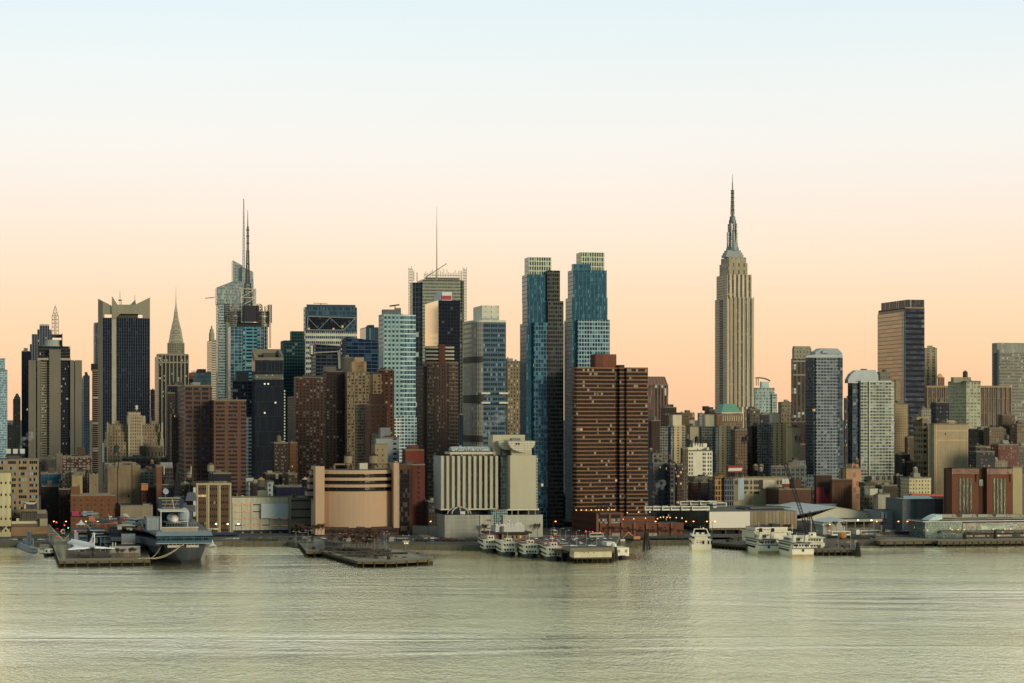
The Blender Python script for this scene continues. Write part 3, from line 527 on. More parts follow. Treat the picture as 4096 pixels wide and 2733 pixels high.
# 28 curved hotel tower
D = 1720; b = Bd('curved_hotel_tower', 'blue grey hotel tower with a curved ribbed corner and white top', 1932, D, 'hotel')
gf = fac(D, 30, 19.6, .93, .55, '55646a', '2f4d5c', '8fa7aa', .1, sp='4b6570', n=4, metal=.6, tilt=.05)
b.box('shaft', gf, 1930, 1932, 2024, 1289, None, 0, 30); b.box('white_cap', mat('c9c5b8'), 1930, 1932, 2024, 1280, 1289, -.4, 30)
xa = b.x(1875, 16); pl = [(-b.w(2), 0)]; R = 16
pl = [(0, 0)]+[(0+(xa)*math.sin(t), 16-16*math.cos(t)) for t in [i*PI/16 for i in range(1, 9)]]+[(xa, 40), (0, 40)]
mb = MB(); mb.prism(pl, 0, b.z(1289)); b.part(mb, 'curved_front', [fac(D, 8, 19.6, .5, .6, 'b0a797', '33424a', metal=.4, sp='5b6468'), ROOF]); mb = MB(); mb.prism([(p[0]*1.02, p[1]-.4) for p in pl], b.z(1289), b.z(1281)); b.part(mb, 'curved_parapet', mat('c9c5b8'))
b.box('crown', fac(D, 26, 20, .15, .18, 'cdc9bd', '5b5a55'), 1893, 1928, 1997, 1222, 1282, 4, None); b.box('crown_glass', mat('8fa4a0', .3), 1926, 1928, 1996, 1272, 1282, 3.4, 4)
for y_ in (1570, 1608):
    b.box('white_ledge', mat('d5d0c2'), 1925, 1926, 1961, y_, y_+7, -2.5, 0); b.box('white_ledge', mat('d5d0c2'), 1997, 1997, 2033, y_, y_+7, -2.5, 0)
b.box('dark_floor', mat('34373a'), 1932, 1932, 2024, 1422, 1426, -.2, 0)
for ya, yb_ in ((1426, 1450), (1580, 1612), (1742, 1768)):
    mb = MB(); mb.prism([(p[0]*1.03, p[1]-.6) for p in pl], b.z(yb_), b.z(ya), 1, 0); b.part(mb, 'dark_storey', [mat('b0a797'), mat('42403c')])
T('tan_brick_tower', 'tan brick tower between the curved hotel and the silver glass tower', 2000, 2030, 2081, 1448, 1950, fac(1950, 11.5, 15, .4, .45, '7d6c55', '2b2723', 'cfc6a6', .25, lit=.003), 'apartment tower', 4)
T('navy_glass_block', 'narrow navy glass block between the brown tower and the curved hotel', 1832, 1838, 1870, 1660, 1900, fac(1900, 8, 10, .85, .8, '243647', '16263a', metal=.5), 'building', 1)
# 30/31 twin silver-blue towers
def twin(lab, D, tiers, crown, split, D2=0):
    b = Bd('stepped_glass_tower', lab, tiers[0][1], D, 'skyscraper', 'pair of stepped blue glass towers')
    for i, (xl, xc, xr, yt) in enumerate(tiers):
        m1 = fac(D, 16, 16.5, .9, .86, '4a6f78', '1e5566', '3c8090', .12, sp='23465a', n=3, metal=.72, tilt=.025, lit=0)
        b.box('shaft' if i == len(tiers)-1 else 'setback', m1, xl, xc, xr, yt, None if i == len(tiers)-1 else tiers[i+1][3]+4, 6-2*i, 38+2*i)
        m2 = fac(D, 13, 16.5, .7, .7, 'a2957c' if split[0] == 0 else '3a525a', '2e3e46', '51646a', .2, n=2, metal=.6, tilt=.06)
    xs0, xs1, ys = split[1:4]
    b.box('gridded_bay', fac(D, 11, 16.5, .78, .72, split[4], '1e4654', '4a8390', .25, n=1, metal=.7, tilt=.06), xs0, xs0, xs1, ys, None, -1.5, .5)
    for q in split[5]: b.box('reflection_bay', fac(D, 9, 16.5, .8, .6, '4c4b42', '19262f', '374448', .2, metal=.5, tilt=.05), *q[:4], None, q[4], q[5])  # brownish reflection on the glass painted as darker bays
    b.box('crown', fac(D, 9.8, 19.5, .72, .82, 'c3c6ae', '4a5f58', '7f9284', .15, n=1, metal=.4, sp='c3c6ae'), *crown, tiers[0][3]+20, 8, 34)
    return b
b = twin('left one of two stepped blue glass towers, its right half coloured as a brown reflection', 1500, [(2088, 2108, 2240, 1098), (2089, 2110, 2250, 1204), (2080, 2106, 2255, 1293)], (2098, 2114, 2205, 1029), (0, 2136, 2190, 1290, '4a6978', [(2190, 2190, 2240, 1082, 3.5, 8), (2192, 2192, 2254, 1204, 1, 5)]))
b = twin('right one of two stepped blue glass towers, with a pale gridded lower front', 1560, [(2271, 2292, 2427, 1080), (2262, 2288, 2430, 1190), (2257, 2288, 2439, 1278)], (2305, 2324, 2417, 1009), (1, 2312, 2438, 1279, '93aaab', []))
b.box('setback', fac(1560, 16, 16.5, .9, .86, '4a6f78', '1e5566', '3c8090', .12, n=3, metal=.72, tilt=.025), 2292, 2294, 2362, 1056, 1084, 5, 30)
# 32 big brown banded apartment block
D = 1470; b = Bd('brown_banded_apartments', 'broad brown apartment block wrapped in orange brick bands', 2306, D, 'apartment tower')
fl = 15.85
wm = fac(D, 9.4, fl, .86, .6, '3c2e22', '1d1b19', '98958a', .075, n=1, sp='3c2e22', lit=.001, metal=.15, kg=.9)
segs = [(2306, 2390, 0), (2390, 2412, 1.6), (2412, 2458, 3.2), (2458, 2478, 6), (2478, 2506, 2.5), (2506, 2592, 0)]
zt = b.z(1470); P = [(b.x(2289, 5), 5), (b.x(2298, 1.5), 1.5)]
for xa, xb, d in segs: P += [(b.x(xa, d)+.05, d), (b.x(xb, d)-.05, d)]
P += [(b.x(2592), 30), (b.x(2290, 30), 30)]
mb = MB(); mb.prism(P, 0, zt); b.part(mb, 'walls', [wm, ROOF])
mb = MB(); z = zt
while z > 3:
    mb.prism([(p[0]+(-.35 if p[1] < 20 and i < 2 else 0), p[1]-.35 if p[1] < 20 else p[1]) for i, p in enumerate(P)], z-.72, z+.15); z -= fl*D/F
b.part(mb, 'brick_bands', [mat('875a3a', .9, ns=.3, k=1.1), ROOF])
mb = MB(); x0, x1 = b.x(2382, 8), b.x(2468, 8); mb.prism([(x0, 8), (x0+5, 6.5), (x0+9, 8), (x1-6, 8), (x1, 9.5), (x1, 22), (x0, 22)], zt, b.z(1415)); b.part(mb, 'brick_bulkhead', [mat('6d3d2c', .9, ns=.3), ROOF])
b.box('rooftop_plant', mat('2e2b28'), 2474, 2475, 2498, 1460, 1471, 6, 14)
b = T('ribbed_bronze_tower', 'reddish brown tower with sloped fins on its top right of the brown block', 2560, 2618, 2673, 1541, 2750, fac(2750, 13, 30, .5, .95, '7a5b4a', '2f3238', sp='4c423e'), 'tower', 0, pent=False)
mb = MB()
x0, x1 = b.x(2595), b.x(2672)
pl = [(x0, 2), (x1, 2), (x1, 34), (x0, 34)]; mb.prism(pl, b.z(1541), b.z(1506), taper=[(x0, 8), (x1-3, 8), (x1-3, 30), (x0, 30)])
for i in range(7): x = x0+(x1-x0)*i/6; mb.bar((x, 1.6, b.z(1545)), (x-(i/6)*2.5, 7.6, b.z(1508)), .8, 0)
b.part(mb, 'sloped_crown', mat('7a5f50'))
# ---- ESB-like stone skyscraper with mooring mast ----
D = 3150; b = Bd('stone_spire_skyscraper', 'tallest stone skyscraper with stepped top, ribbed mast and needle antenna', 2909, D, 'skyscraper')
em = fac(D, 17.5, 10.6, .5, .62, 'cdbb9b', '33363a', '8f8a78', .1, sp='5e574a', fr='94897a', n=2, metal=0, tilt=.02)
b.box('shaft', em, 2860, 2909, 3015, 1193, None, 0, None); y1s = b.last[3]
b.box('upper_setback', em, 2866, 2909, 3007, 1098, 1194, 3, y1s-3); b.box('upper_setback', fac(D, 22, 30, .25, .55, 'a3967d', '57503f'), 2878, 2914, 2990, 1052, 1100, 7, y1s-8)
b.box('upper_setback', fac(D, 18, 20, .2, .3, 'a3967d', '5b564a'), 2884, 2916, 2985, 1029, 1053, 9, y1s-11)
x0, y0s = b.x(2909), b.y(2882); mb = MB(); mb.box(x0-.4, x0+.1, y1s*.36, y1s*.62, 0, b.z(1196)); b.part(mb, 'recess_shade_strip', fac(D, 5, 10, .5, .6, '35404a', '1f2a35'))  # recess shade given as a dark strip standing on the wall
b.cols('stone_piers', mat('bfae90'), [2909+17.5*i for i in range(7)], 3.4, 1188, None, 0, .8)
b.box('stone_corner', mat('bfae90'), 3008, 3008, 3015, 1196, None, -1, 3); b.box('stone_corner', mat('bfae90'), 2909, 2909, 2917, 1196, None, -1, 2)
b.box('base_wing', em, 2960, 2962, 3020, 1628, None, -14, 0)
mx, my = b.x(2930, y1s/2), y1s/2; st = mat('6f7a74', .5, .4); Z = lambda y: b.z(y, mx, my)
mb = MB()
for r, ya, yb_ in ((37, 1021, 1031), (33, 1012, 1021), (28, 1003, 1012)): mb.box(mx-b.w(r), mx+b.w(r), my-b.w(r)*.8, my+b.w(r)*.8, Z(yb_), Z(ya))
mb.lathe([(b.w(27), Z(1003)), (b.w(23), Z(985)), (b.w(19), Z(960)), (b.w(16.5), Z(930)), (b.w(14), Z(893)), (b.w(15), Z(890)), (b.w(15), Z(882)), (b.w(12), Z(880)), (b.w(12), Z(870)), (b.w(8), Z(864)), (b.w(3), Z(858))], (mx, my), 16); b.part(mb, 'mast', st)
mb = MB()
for sx_ in (-1, 1):
    for k in range(4): h = (1003, 985, 962, 930)[k]; mb.box(mx+sx_*b.w(11+k*0)-.8, mx+sx_*b.w(11)+.8, my-8, my+8, Z(1003), Z(895)); mb.prism([(mx+sx_*b.w(15)-2.2, my-4), (mx+sx_*b.w(15)+2.2, my-4), (mx+sx_*b.w(15)+2.2, my+4), (mx+sx_*b.w(15)-2.2, my+4)], Z(1003), Z(930)) if k == 0 else None
mb.bar((mx-2, my-b.w(13), Z(1000)), (mx-2, my-b.w(13), Z(898)), 1); mb.bar((mx+2, my-b.w(13), Z(1000)), (mx+2, my-b.w(13), Z(898)), 1); b.part(mb, 'mast_wings', mat('9ca196', .4, .5))
mb = MB()
for i in range(9): z = Z(995-11*i); mb.box(mx-1.2, mx+1.2, my-b.w(13)-1.2, my-b.w(13)-.8, z, z+3)
b.part(mb, 'mast_windows', mat('2b3a42', .2))
mb = MB(); mb.lattice(mx, my, Z(860), Z(765), 4.5, 2.6, 12, .35)
for yy in (842, 825, 810, 792, 775, 765): mb.lathe([(2.6, Z(yy)), (3.2, Z(yy-2)), (2.4, Z(yy-4))], (mx, my), 8)
mb.bar((mx, my, Z(860)), (mx, my, Z(765)), 1.3); mb.bar((mx, my, Z(765)), (mx, my, Z(730)), 1.0, r2=.8); mb.bar((mx, my, Z(730)), (mx, my, Z(696)), .6, r2=.2); b.part(mb, 'antenna', mat('6e6a5b', .6))
b = T('pale_green_condo', 'pale green glass condominium tower with a curved roof fin', 3015, 3022, 3098, 1555, 2500, fac(2500, 14, 12, .7, .6, '9fb5a4', '5f7d7c', 'b1c4b2', .25, n=2, metal=.5), 'tower', 0, pent=False)
b.box('side_balconies', fac(2500, 14, 10, .8, .5, 'a9b29f', '55665f', metal=.3), 3088, 3088, 3108, 1575, None, -2, 20); b.box('top_storeys', mat('7fa097', .3, .3), 3043, 3046, 3076, 1527, 1556, 4, 20)
mb = MB(); A = [(3022, 1512), (3040, 1511), (3058, 1514), (3072, 1519), (3080, 1524)]
for p_, q_ in zip(A, A[1:]): mb.bar((b.x(p_[0], 6), 6, b.z(p_[1])), (b.x(q_[0], 6), 6, b.z(q_[1])), 1.0)
for px in (3025, 3033): mb.bar((b.x(px, 6), 6, b.z(1543)), (b.x(px, 6), 6, b.z(1512)), .5)
b.part(mb, 'curved_fin', mat('57493f'))
# 36 dark art deco tower
D = 2300; b = Bd('dark_deco_tower', 'dark ribbed tower with grey crown behind the tall grey glass condominium', 3172, D, 'tower')
b.box('shaft', fac(D, 17, 12, .55, .8, '5a5343', '2a2521', sp='2e2823', metal=.1), 3165, 3172, 3250, 1435, None, 0, 36); b.box('crown', fac(D, 14, 16, .3, .4, '8d8a78', '3a3833'), 3170, 3176, 3246, 1393, 1436, 2, 34); b.box('crown_cap', mat('8d8a78'), 3173, 3178, 3242, 1385, 1394, 4, 32); b.box('band', mat('938d7a'), 3165, 3172, 3250, 1442, 1448, -.5, 36); b.box('band', mat('8a8372'), 3165, 3172, 3250, 1497, 1503, -.5, 36)
# 37 grey glass condominium tower
D = 1680; cg = fac(D, 14, 12.7, .82, .74, '4f5c64', '22323e', '4c6068', .15, n=1, metal=.55, tilt=.06, lit=.001); cw = fac(D, 13, 12.7, .8, .6, '83898a', '23323c', '566b70', .15, metal=.5, tilt=.05)
b = Bd('tall_condominium_tower', 'tall grey glass condominium tower with chamfered white top left of its shorter neighbour', 3255, D, 'apartment tower')
b.box('shaft', cg, 3222, 3255, 3371, 1430, None, 0, 30); b.box('balcony_front', cw, 3264, 3264, 3351, 1432, None, -1.5, 0); b.ext('white_parapet', mat('a7aca6'), [(3225, 1424), (3262, 1418), (3352, 1420), (3369, 1414), (3371, 1431), (3223, 1431)], -1.7, 3)
b.ext('crown', mat('8f9a98', .6), [(3262, 1408), (3288, 1393), (3350, 1394), (3370, 1414), (3370, 1424), (3262, 1424)], 4, 16); b.box('rooftop_plant', mat('9ba09a'), 3290, 3291, 3315, 1404, 1412, 2, 4)
b.box('low_wing', fac(D, 15, 17, .8, .6, '59666c', '26333d', '5d7176', .15, n=2, metal=.5), 3188, 3190, 3256, 1900, None, -4, 22)
b = Bd('short_condominium_tower', 'shorter white and grey glass condominium tower with a slanted white top', 3443, D, 'apartment tower')
b.box('side_shaft', cg, 3391, 3410, 3445, 1532, None, 3, 34); b.box('balcony_front', fac(D, 13, 12.5, .8, .58, 'a9a999', '2b3c44', '6d8584', .2, metal=.45, tilt=.05), 3441, 3443, 3565, 1529, None, 0, 30)
b.box('white_parapet', mat('b9bdb3'), 3441, 3443, 3566, 1523, 1529, -.6, 30); b.box('glass_corner', fac(D, 6, 12.5, .8, .7, 'b5b5a5', '6d8080', metal=.5), 3565, 3565, 3577, 1529, None, 0, 26); b.cols('white_fin', mat('cfcdbd'), [3476], 3, 1525, None, 0, 1.2)
b.ext('white_crown', mat('a9b1ac', .6), [(3392, 1520), (3405, 1496), (3425, 1481), (3503, 1480), (3513, 1502), (3513, 1522), (3392, 1533)], 5, 12); b.box('rooftop_plant', mat('4f4f4c'), 3452, 3453, 3468, 1476, 1483, 8, 14)
b.box('tan_podium', fac(D, 24, 28, .6, .55, 'a3957b', '3c4647', n=2), 3480, 3482, 3580, 1905, None, -6, 0)
T('grey_slip_tower', 'thin dark tower in the gap between the two condominium towers', 3378, 3380, 3396, 1595, 2400, fac(2400, 5, 9, .6, .6, '4b4a45', '2a2d31'), 'tower', 1)
# 39 slab whose beige-lit left face has that light in its colour
D = 2250; b = Bd('lit_side_black_tower', 'huge tower with tan striped left face, its light coloured in, and black banded front', 3619, D, 'skyscraper')
b.box('shaft', fac(D, 12, 21, .97, .55, '1c2028', '152534', '2f404d', .04, n=1, metal=.45, sp='1c2028'), 3513, 3619, 3698, 1232, None, 0, None); yb1 = b.last[3]
mb = MB(); mb.box(-.8, 0, 0.6, yb1, 0, b.z(1246)); b.part(mb, 'lit_tan_face', fac(D, 60, 16, 1, .82, 'a68a6b', 'c0a07c', 'c0a07c', metal=.25, tilt=.005)); b.cols('corner_piers', mat('6f7274'), [3603+6, 3619], 2, 1246, None, 0, .8)
b.box('dark_crown', fac(D, 5, 60, .6, .9, '30302f', '1b1c1e'), 3517, 3628, 3697, 1199, 1232, 1, yb1-1); b.box('crown_lip', mat('9a7f5e'), 3515, 3621, 3698, 1229, 1234, -.3, yb1)
T('tan_glass_tower', 'tan tower with blue glass bays just right of the huge black one', 3698, 3701, 3748, 1395, 2700, fac(2700, 24, 11, .5, .8, 'a68f6c', '40525a', '8b9c94', .2, n=2, metal=.4), 'tower', 1)
b = T('gold_pyramid_tower', 'small distant tower with a golden pyramid roof', 3752, 3754, 3778, 1512, 3300, fac(3300, 6, 9, .4, .5, '7f5d43', '4a3b30'), 'tower', 0, pent=False)
x0, x1 = b.x(3755), b.x(3775); mb = MB(); mb.prism([(x0, 1), (x1, 1), (x1, 10), (x0, 10)], b.z(1512), b.z(1495), taper=[(x0+2.5, 4), (x1-2.5, 4), (x1-2.5, 7), (x0+2.5, 7)]); b.part(mb, 'golden_roof', mat('d69a45', .4, .3))
D = 2350
for nm, lab, xa, xb in (('black_pier_slab', 'left part of the black slab with beige piers, beside the tan and blue tower', 3707, 3800), ('black_pier_slab', 'right part of the black slab with beige piers, below the far right tower', 3915, 4044)):
    b = Bd(nm, lab, xa, D, 'office slab', 'black slabs with beige piers'); b.box('walls', fac(D, 18, 60, .8, .97, '8a7458', '1d1a20', '2c2830', .1), xa, xa, xb, 1550, None, 0, 40); b.box('beige_cornice', mat('9a8163'), xa, xa, xb, 1543, 1551, -1.2, 40); b.cols('pier', mat('9a8163'), [xa+2+18*i for i in range(int((xb-xa)/18)+1)], 3.2, 1550, None, 0, 1)
b = T('banded_grey_tower', 'wide grey tower with pale bands at the far right edge', 3968, 3990, 4140, 1375, 2600, fac(2600, 18, 12.5, .96, .5, '8a8574', '3b4144', n=5), 'tower', 0, d1=50, pent=False)
b.box('crown', fac(2600, 46, 60, .2, .7, '8f9186', '6b6f6a'), 3972, 3989, 4140, 1373, 1412, -.8, 50, roof=mat('77786f')); b.box('grey_corner', mat('4a5056'), 3975, 3990, 3998, 1400, None, -1.2, 48)
b = T('grid_condo_tower', 'pale greenish condominium tower with water tank on top beside the black slabs', 3792, 3866, 3923, 1530, 1980, fac(1980, 15, 13.3, .72, .56, 'aaa98c', '46524b', '8fa38a', .25, n=2, metal=.3), 'apartment tower', 3, par=1.5, pent=False)
b.box('penthouse', mat('8f8a72'), 3806, 3814, 3884, 1509, 1531, 8, 26)
# ================= mid-distance and low city: one row per building =================
def WB(s, name, m): pass
BR, DKB, TAN, GRY = '5b4336', '3b302b', '94836a', '6a6862'
def row(lab, xl, xc, xr, yt, D, wc, gc, bay, fl, ww=.42, wh=.5, cat='building', n=4, name=None, sp=None, fr=None, pn=1, p=.06, g2='8f8f80', lit=.003, top=None, pent=True, metal=.1, d1=None, yb=None, big=.8):
    if xc > 2580 and D <= 1560 and yt < 2000: D += 115
    m = fac(D, bay, fl, ww, wh, wc, gc, g2, p, sp=sp, fr=fr, n=pn, lit=lit, metal=metal)
    b = T(name or 'building', lab, xl, xc, xr, yt, D, m, cat, n*2 if n > 2 else n, pent=pent, d1=d1, yb=yb, big=big)
    for t in top or ():
        xa, xb, y_, c_ = t[:4]; b.box(t[4] if len(t) > 4 else 'bulkhead', mat(c_), xa, xa, xb, y_, yt+1, 4, 14)
    return b
def R(lab, xl, xc, xr, yt, D, *a, **k):
    """a plain block: the left part of its outline is its side wall"""
    if abs(xl-xc) < 6: sp_ = min(.28*(xr-xl), 26*max(0, ST+(xc-CX)/F)*F/D); xc = xl+sp_ if sp_ > 3 else xc
    return row(lab, xl, xc, xr, yt, D, *a, **k)
# left part
R('brown twin slab with white service strip and orange topmost floors', 690, 738, 847, 1545, 1620, '604638', '1f2631', 33, 18.4, .78, .52, 'apartment tower', 3, 'brown_slab', sp='5b4136', fr='4f4038', pn=4, p=.1, g2='4d5560', metal=.3)
R('slightly lower brown slab with wide dark windows and a glassy right edge', 846, 847, 985, 1604, 1600, '634433', '232a33', 50, 16, .72, .5, 'apartment tower', 2, 'brown_slab', pn=6, fr='4a3b35', p=.08, g2='4f5a60', metal=.3)
R('dark stepped brick tower hidden beside the brown slab', 664, 668, 700, 1575, 1750, '3c3230', '22242a', 9, 13, name='brick_tower', cat='tower')
R('white banded slim apartment building right of the brown slabs', 984, 985, 1006, 1672, 1900, 'b5bdb4', '2b3d4a', 22, 14.5, .7, .55, name='apartment_tower', cat='apartment tower', n=1)
R('brown brick apartment tower with stacked balconies, left of the cluster', 1175, 1182, 1292, 1512, 1780, '5f4235', '24211f', 14, 12.5, .45, .5, 'apartment tower', 3, 'balcony_tower', p=.25, g2='9fa595', d1=34)
R('darker brown apartment tower with grey penthouse, middle of the cluster', 1290, 1292, 1374, 1488, 1790, '41302a', '1d1a1a', 13, 12.5, .5, .5, 'apartment tower', 2, 'balcony_tower', p=.12, d1=34, top=((1268+30, 1345, 1466, '6a655c'),))
R('tan apartment tower lit warm at its upper floors', 1372, 1374, 1478, 1492, 1780, '9a7f60', '3c352e', 15, 12.6, .6, .55, 'apartment tower', 2, 'tan_tower', p=.3, g2='b9b49c', pn=2, d1=36, top=((1408, 1466, 1447, 'b08a62', 'stepped_crown'), (1420, 1456, 1430, 'b58f66', 'stepped_crown')))
R('warm tan wing with big windows beside the stepped crown', 1478, 1479, 1526, 1500, 1800, 'a58562', '38332e', 17, 12.6, .6, .6, 'apartment tower', 1, 'tan_wing', p=.35, pn=2)
R('grey bulkhead tower between the dark and tan apartment towers', 1366, 1368, 1412, 1432, 1840, '615c55', '3b3935', 40, 40, .1, .1, 'tower', 2, 'bulkhead_tower')
R('reddish brown apartment tower with pale balconies left of the turquoise tower', 1507, 1516, 1577, 1483, 1850, '5a382c', '2a211d', 20, 15.3, .35, .4, 'apartment tower', 2, 'brick_tower', p=.35, g2='c2b595')
R('red brown brick tower with stepped shoulders and few small windows', 1462, 1464, 1548, 1622, 1660, '7a4f3c', '3b2b25', 21, 18, .22, .3, 'apartment tower', 0, 'stepped_brick_tower', top=((1482, 1536, 1575, '7d513e', 'upper_block'),), pent=False)
R('tan gridded apartment block in front of the warm tan tower', 1420, 1422, 1463, 1625, 1700, '8a7860', '35322e', 7, 12, .6, .55, 'apartment tower', 1, 'gridded_block', p=.2)
R('low brown block at the foot of the brick tower cluster', 1150, 1178, 1180, 1590, 1860, '473a34', '272424', 8, 12, cat='building', n=1)
R('dark brown office building with white window rows below the black glass tower', 1083, 1084, 1152, 1775, 1640, '3a2d29', '38322f', 26, 15, .7, .3, n=3, p=.5, pn=4, g2='8b8f86')
R('orange brown brick building with two window columns beside the dark office', 1150, 1152, 1190, 1774, 1680, '744a2c', '3a2c20', 16, 16, .25, .35)
R('stone tan building with round arched windows under a grey rooftop box', 1485, 1500, 1550, 1780, 1560, '8d7d5e', '3c3529', 21, 22, .2, .3, n=2, top=((1505, 1550, 1755, '8b8f8b'),))
R('grey white rooftop building with three dark slots', 1512, 1520, 1597, 1755, 1600, '8e938e', '30383b', 40, 20, .35, .4, n=4, top=((1522, 1562, 1711, '7c827e'),))
R('beige narrow wing left of the stone tan building', 1484, 1486, 1514, 1742, 1650, '706a5a', '34312c', 9, 14, n=1)
R('deep red brick block with thin pale floor lines', 1609, 1622, 1697, 1803, 1580, '7a3324', '7a3324', 60, 17, .0, .0, 'brick building', 2, 'red_brick_block', top=((1640, 1675, 1783, '7d3526'),))
R('red brown lower block below the deep red brick one', 1560, 1600, 1700, 1862, 1540, '5b2c22', '43241e', 30, 20, .3, .3, n=2)
R('dark glassy base building between the silver tower and the banded block', 2150, 2152, 2262, 1980, 1540, '2b333a', '1b242c', 16, 16, .75, .6, n=5, metal=.4)
# left low rows
R('long tan loft building with grouped dark windows at the left edge', -60, -60, 155, 1843, 1420, '8d7859', '23211f', 42, 23, .74, .52, 'loft building', 4, 'loft_building', pn=4, fr='6b5f50', p=.45, g2='8fa098', metal=.1)
R('cream low building with a black painted wall below it, at the left edge', -60, -60, 43, 1893, 1390, 'b8ad82', '1c1b1a', 18, 48, .35, .2, n=1)
R('grey concrete block with small round marks behind the blue roof', 163, 165, 230, 1838, 1760, '55504a', '2b2927', 30, 30, .1, .1)
R('grey blank wing between the concrete block and the brick apartment house', 222, 226, 250, 1822, 1700, '6a6459', '3a3733', 30, 30, .1, .1)
R('brown brick apartment house with white framed windows in rows', 246, 250, 366, 1831, 1620, '4f332b', '9a9c92', 15.5, 10.5, .62, .5, 'apartment house', 8, 'apartment_house', pn=2, fr='3a302c', p=.3, g2='262626', top=((308, 341, 1790, '4d3930'),))
R('teal blue painted low building', 155, 163, 245, 1898, 1540, '23576a', '17323f', 15, 14, .3, .4, n=4)
R('cream house row with small dark windows below the brick apartment house', 258, 260, 340, 1896, 1500, '8d7b55', '2b2824', 13, 16, .3, .45, n=4)
R('cream blank walled building beside the blue tarpaulin', 286, 288, 330, 1905, 1470, '98855f', '3a342b', 50, 40, .1, .1, n=2)
R('tan blank building next to the cream walled one', 355, 357, 393, 1903, 1480, '80705a', '3a342b', 50, 40, .1, .1, n=2)
R('dark tenement row on the left side of the street canyon', 160, 166, 238, 1948, 1500, '2c2624', '1c1a1a', 10, 12, .4, .5, n=6)
R('dark tenement with a white rooftop sign', 228, 236, 283, 1960, 1470, '2b2321', '1a1818', 12, 14, .4, .5, n=3, top=((236, 269, 1957, '9da296', 'rooftop_sign'),))
R('brick warehouse with curved parapet and pink posters', 282, 283, 462, 1985, 1440, '6b4326', '2f2a22', 27, 20, .16, .3, 'warehouse', 0, 'brick_warehouse', pent=False, top=((284, 320, 1948, '6f4527', 'parapet'),))
b = row('large blank beige warehouse wall with a white patch', 416, 430, 562, 1868, 1500, '7c6a50', '3a3226', 400, 400, .0, .0, 'warehouse', 1, 'beige_warehouse', pent=False, top=((462, 545, 1850, '7f6e55', 'upper_wall'), (484, 528, 1848, '9b917e', 'white_patch')))
b.cols('pilaster', mat('6f5f49'), [472, 530], 3, 1850, None, 0, .8); b.box('window', mat('1d1b19'), 512, 512, 517, 1980, 1990, -.2, 0)
for i in range(4): b.box('side_balcony', mat('3a3c40'), 416-i*3, 419-i*3, 430-i*1, 1876+27*i, 1898+27*i, -1, 6)
R('low grey beige shed in front of the blank warehouse', 467, 482, 611, 2028, 1440, '837762', '4a453c', 400, 400, .0, .0, 'warehouse', 1, 'low_warehouse', pent=False, top=((572, 598, 2016, '857a66', 'parapet'),))
R('brown office block with curved gables and pale windows below the deco hotel', 482, 488, 690, 1835, 1750, '55493e', '2b2622', 24, 16, .65, .5, n=7, pn=3, p=.2)
R('brown flat roofed block in front of the deco hotel', 555, 558, 652, 1789, 1800, '5b4f41', '322c27', 14, 40, .3, .6, n=2)
R('white grey low building with teal windows behind the carrier mast', 550, 552, 624, 1884, 1520, '8c8a7b', '38454a', 20, 13, .6, .5, n=5, pn=3)
R('brick building with a bright orange rust coloured wall', 620, 622, 648, 1868, 1480, '784a2e', '784a2e', 50, 50, .0, .0, n=1)
R('dark gridded building right of the orange wall', 646, 648, 692, 1872, 1500, '4f453e', '262a2e', 13, 16, .75, .75, n=3, top=((642, 690, 1850, '7b827e', 'rooftop_sign'),))
R('dark red brick buildings behind the shed', 560, 562, 622, 1950, 1490, '4b2a24', '241c1c', 15, 18, .3, .4, n=2)
R('orange painted rooftop hut building', 560, 562, 592, 1940, 1475, 'b5652e', 'b5652e', 50, 50, .0, .0, n=0, pent=False, d1=10, yb=1962)
R('dark steel gridded building behind the carrier island', 618, 622, 700, 1942, 1480, '3c3f44', '1b1d22', 14, 17, .8, .7, n=2, metal=.3)
R('brown brick building with lit windows left of the cream office', 712, 714, 772, 1942, 1470, '3d2a24', '4a4038', 26, 17, .3, .4, n=2, p=.4)
R('tan brick tower wall below the pier tower', 680, 682, 712, 1660, 1700, '57483a', '2c2724', 8, 13, n=1)
b = row('cream office block with brown spandrels next to the white garage', 772, 786, 925, 1938, 1430, 'a39670', '2a2620', 45, 27.5, .72, .32, 'office building', 2, 'cream_office', pn=4, fr='6f664e', sp='5b3f30', p=.08, pent=False)
b.box('cornice', mat('a99c78'), 784, 785, 926, 1934, 1941, -.6, 3); b.cols('pilaster', mat('a99c78'), [789, 833, 879, 922], 6, 1938, None, 0, .6)
b.box('tall_banner', mat('a9b6b2'), 772, 773, 784, 1950, 2066, -.3, .1)
b.box('rooftop_shed', mat('3b2622'), 783, 784, 834, 1926, 1935, 6, 16)
R('black rooftop block behind the cream office', 838, 840, 925, 1897, 1480, '25242a', '1b1b20', 60, 40, .1, .1, n=2)
b = row('white concrete parking garage with lit openings', 925, 927, 1163, 1992, 1435, 'b5b09c', '4a3d2f', 36, 27, .0, .0, 'garage', 3, 'white_garage', pent=False)
b.rows('opening', mat('2f2a25'), 938, 1150, [2018, 2046, 2073, 2100], 4, 0, .1)
for k_, y_ in enumerate((2018, 2046, 2073, 2100)):
    for j_, xa in enumerate((942, 978, 1014, 1050, 1087, 1124)):
        if (k_*3+j_) % 7 not in (2, 5) and not (j_ > 2 and k_ < 2): b.box('lit_opening', mat('d98c4c', emit=.22), xa, xa, xa+26, y_, y_+3.5, -.3, -.15)
b.cols('pilaster', mat('b3ae9b'), [935, 971, 1008, 1045, 1082, 1120, 1158], 8, 2012, None, 0, .5)
b.box('white_billboard', mat('b7c2b8', noise=.05), 1045, 1045, 1168, 2015, 2074, -2.4, -1.2); b.box('roof_box', mat('8f8b78'), 1031, 1032, 1072, 1962, 1992, 8, 16); b.box('blue_fascia', mat('1e2350'), 935, 935, 1166, 2122, 2128, -1.2, 0)
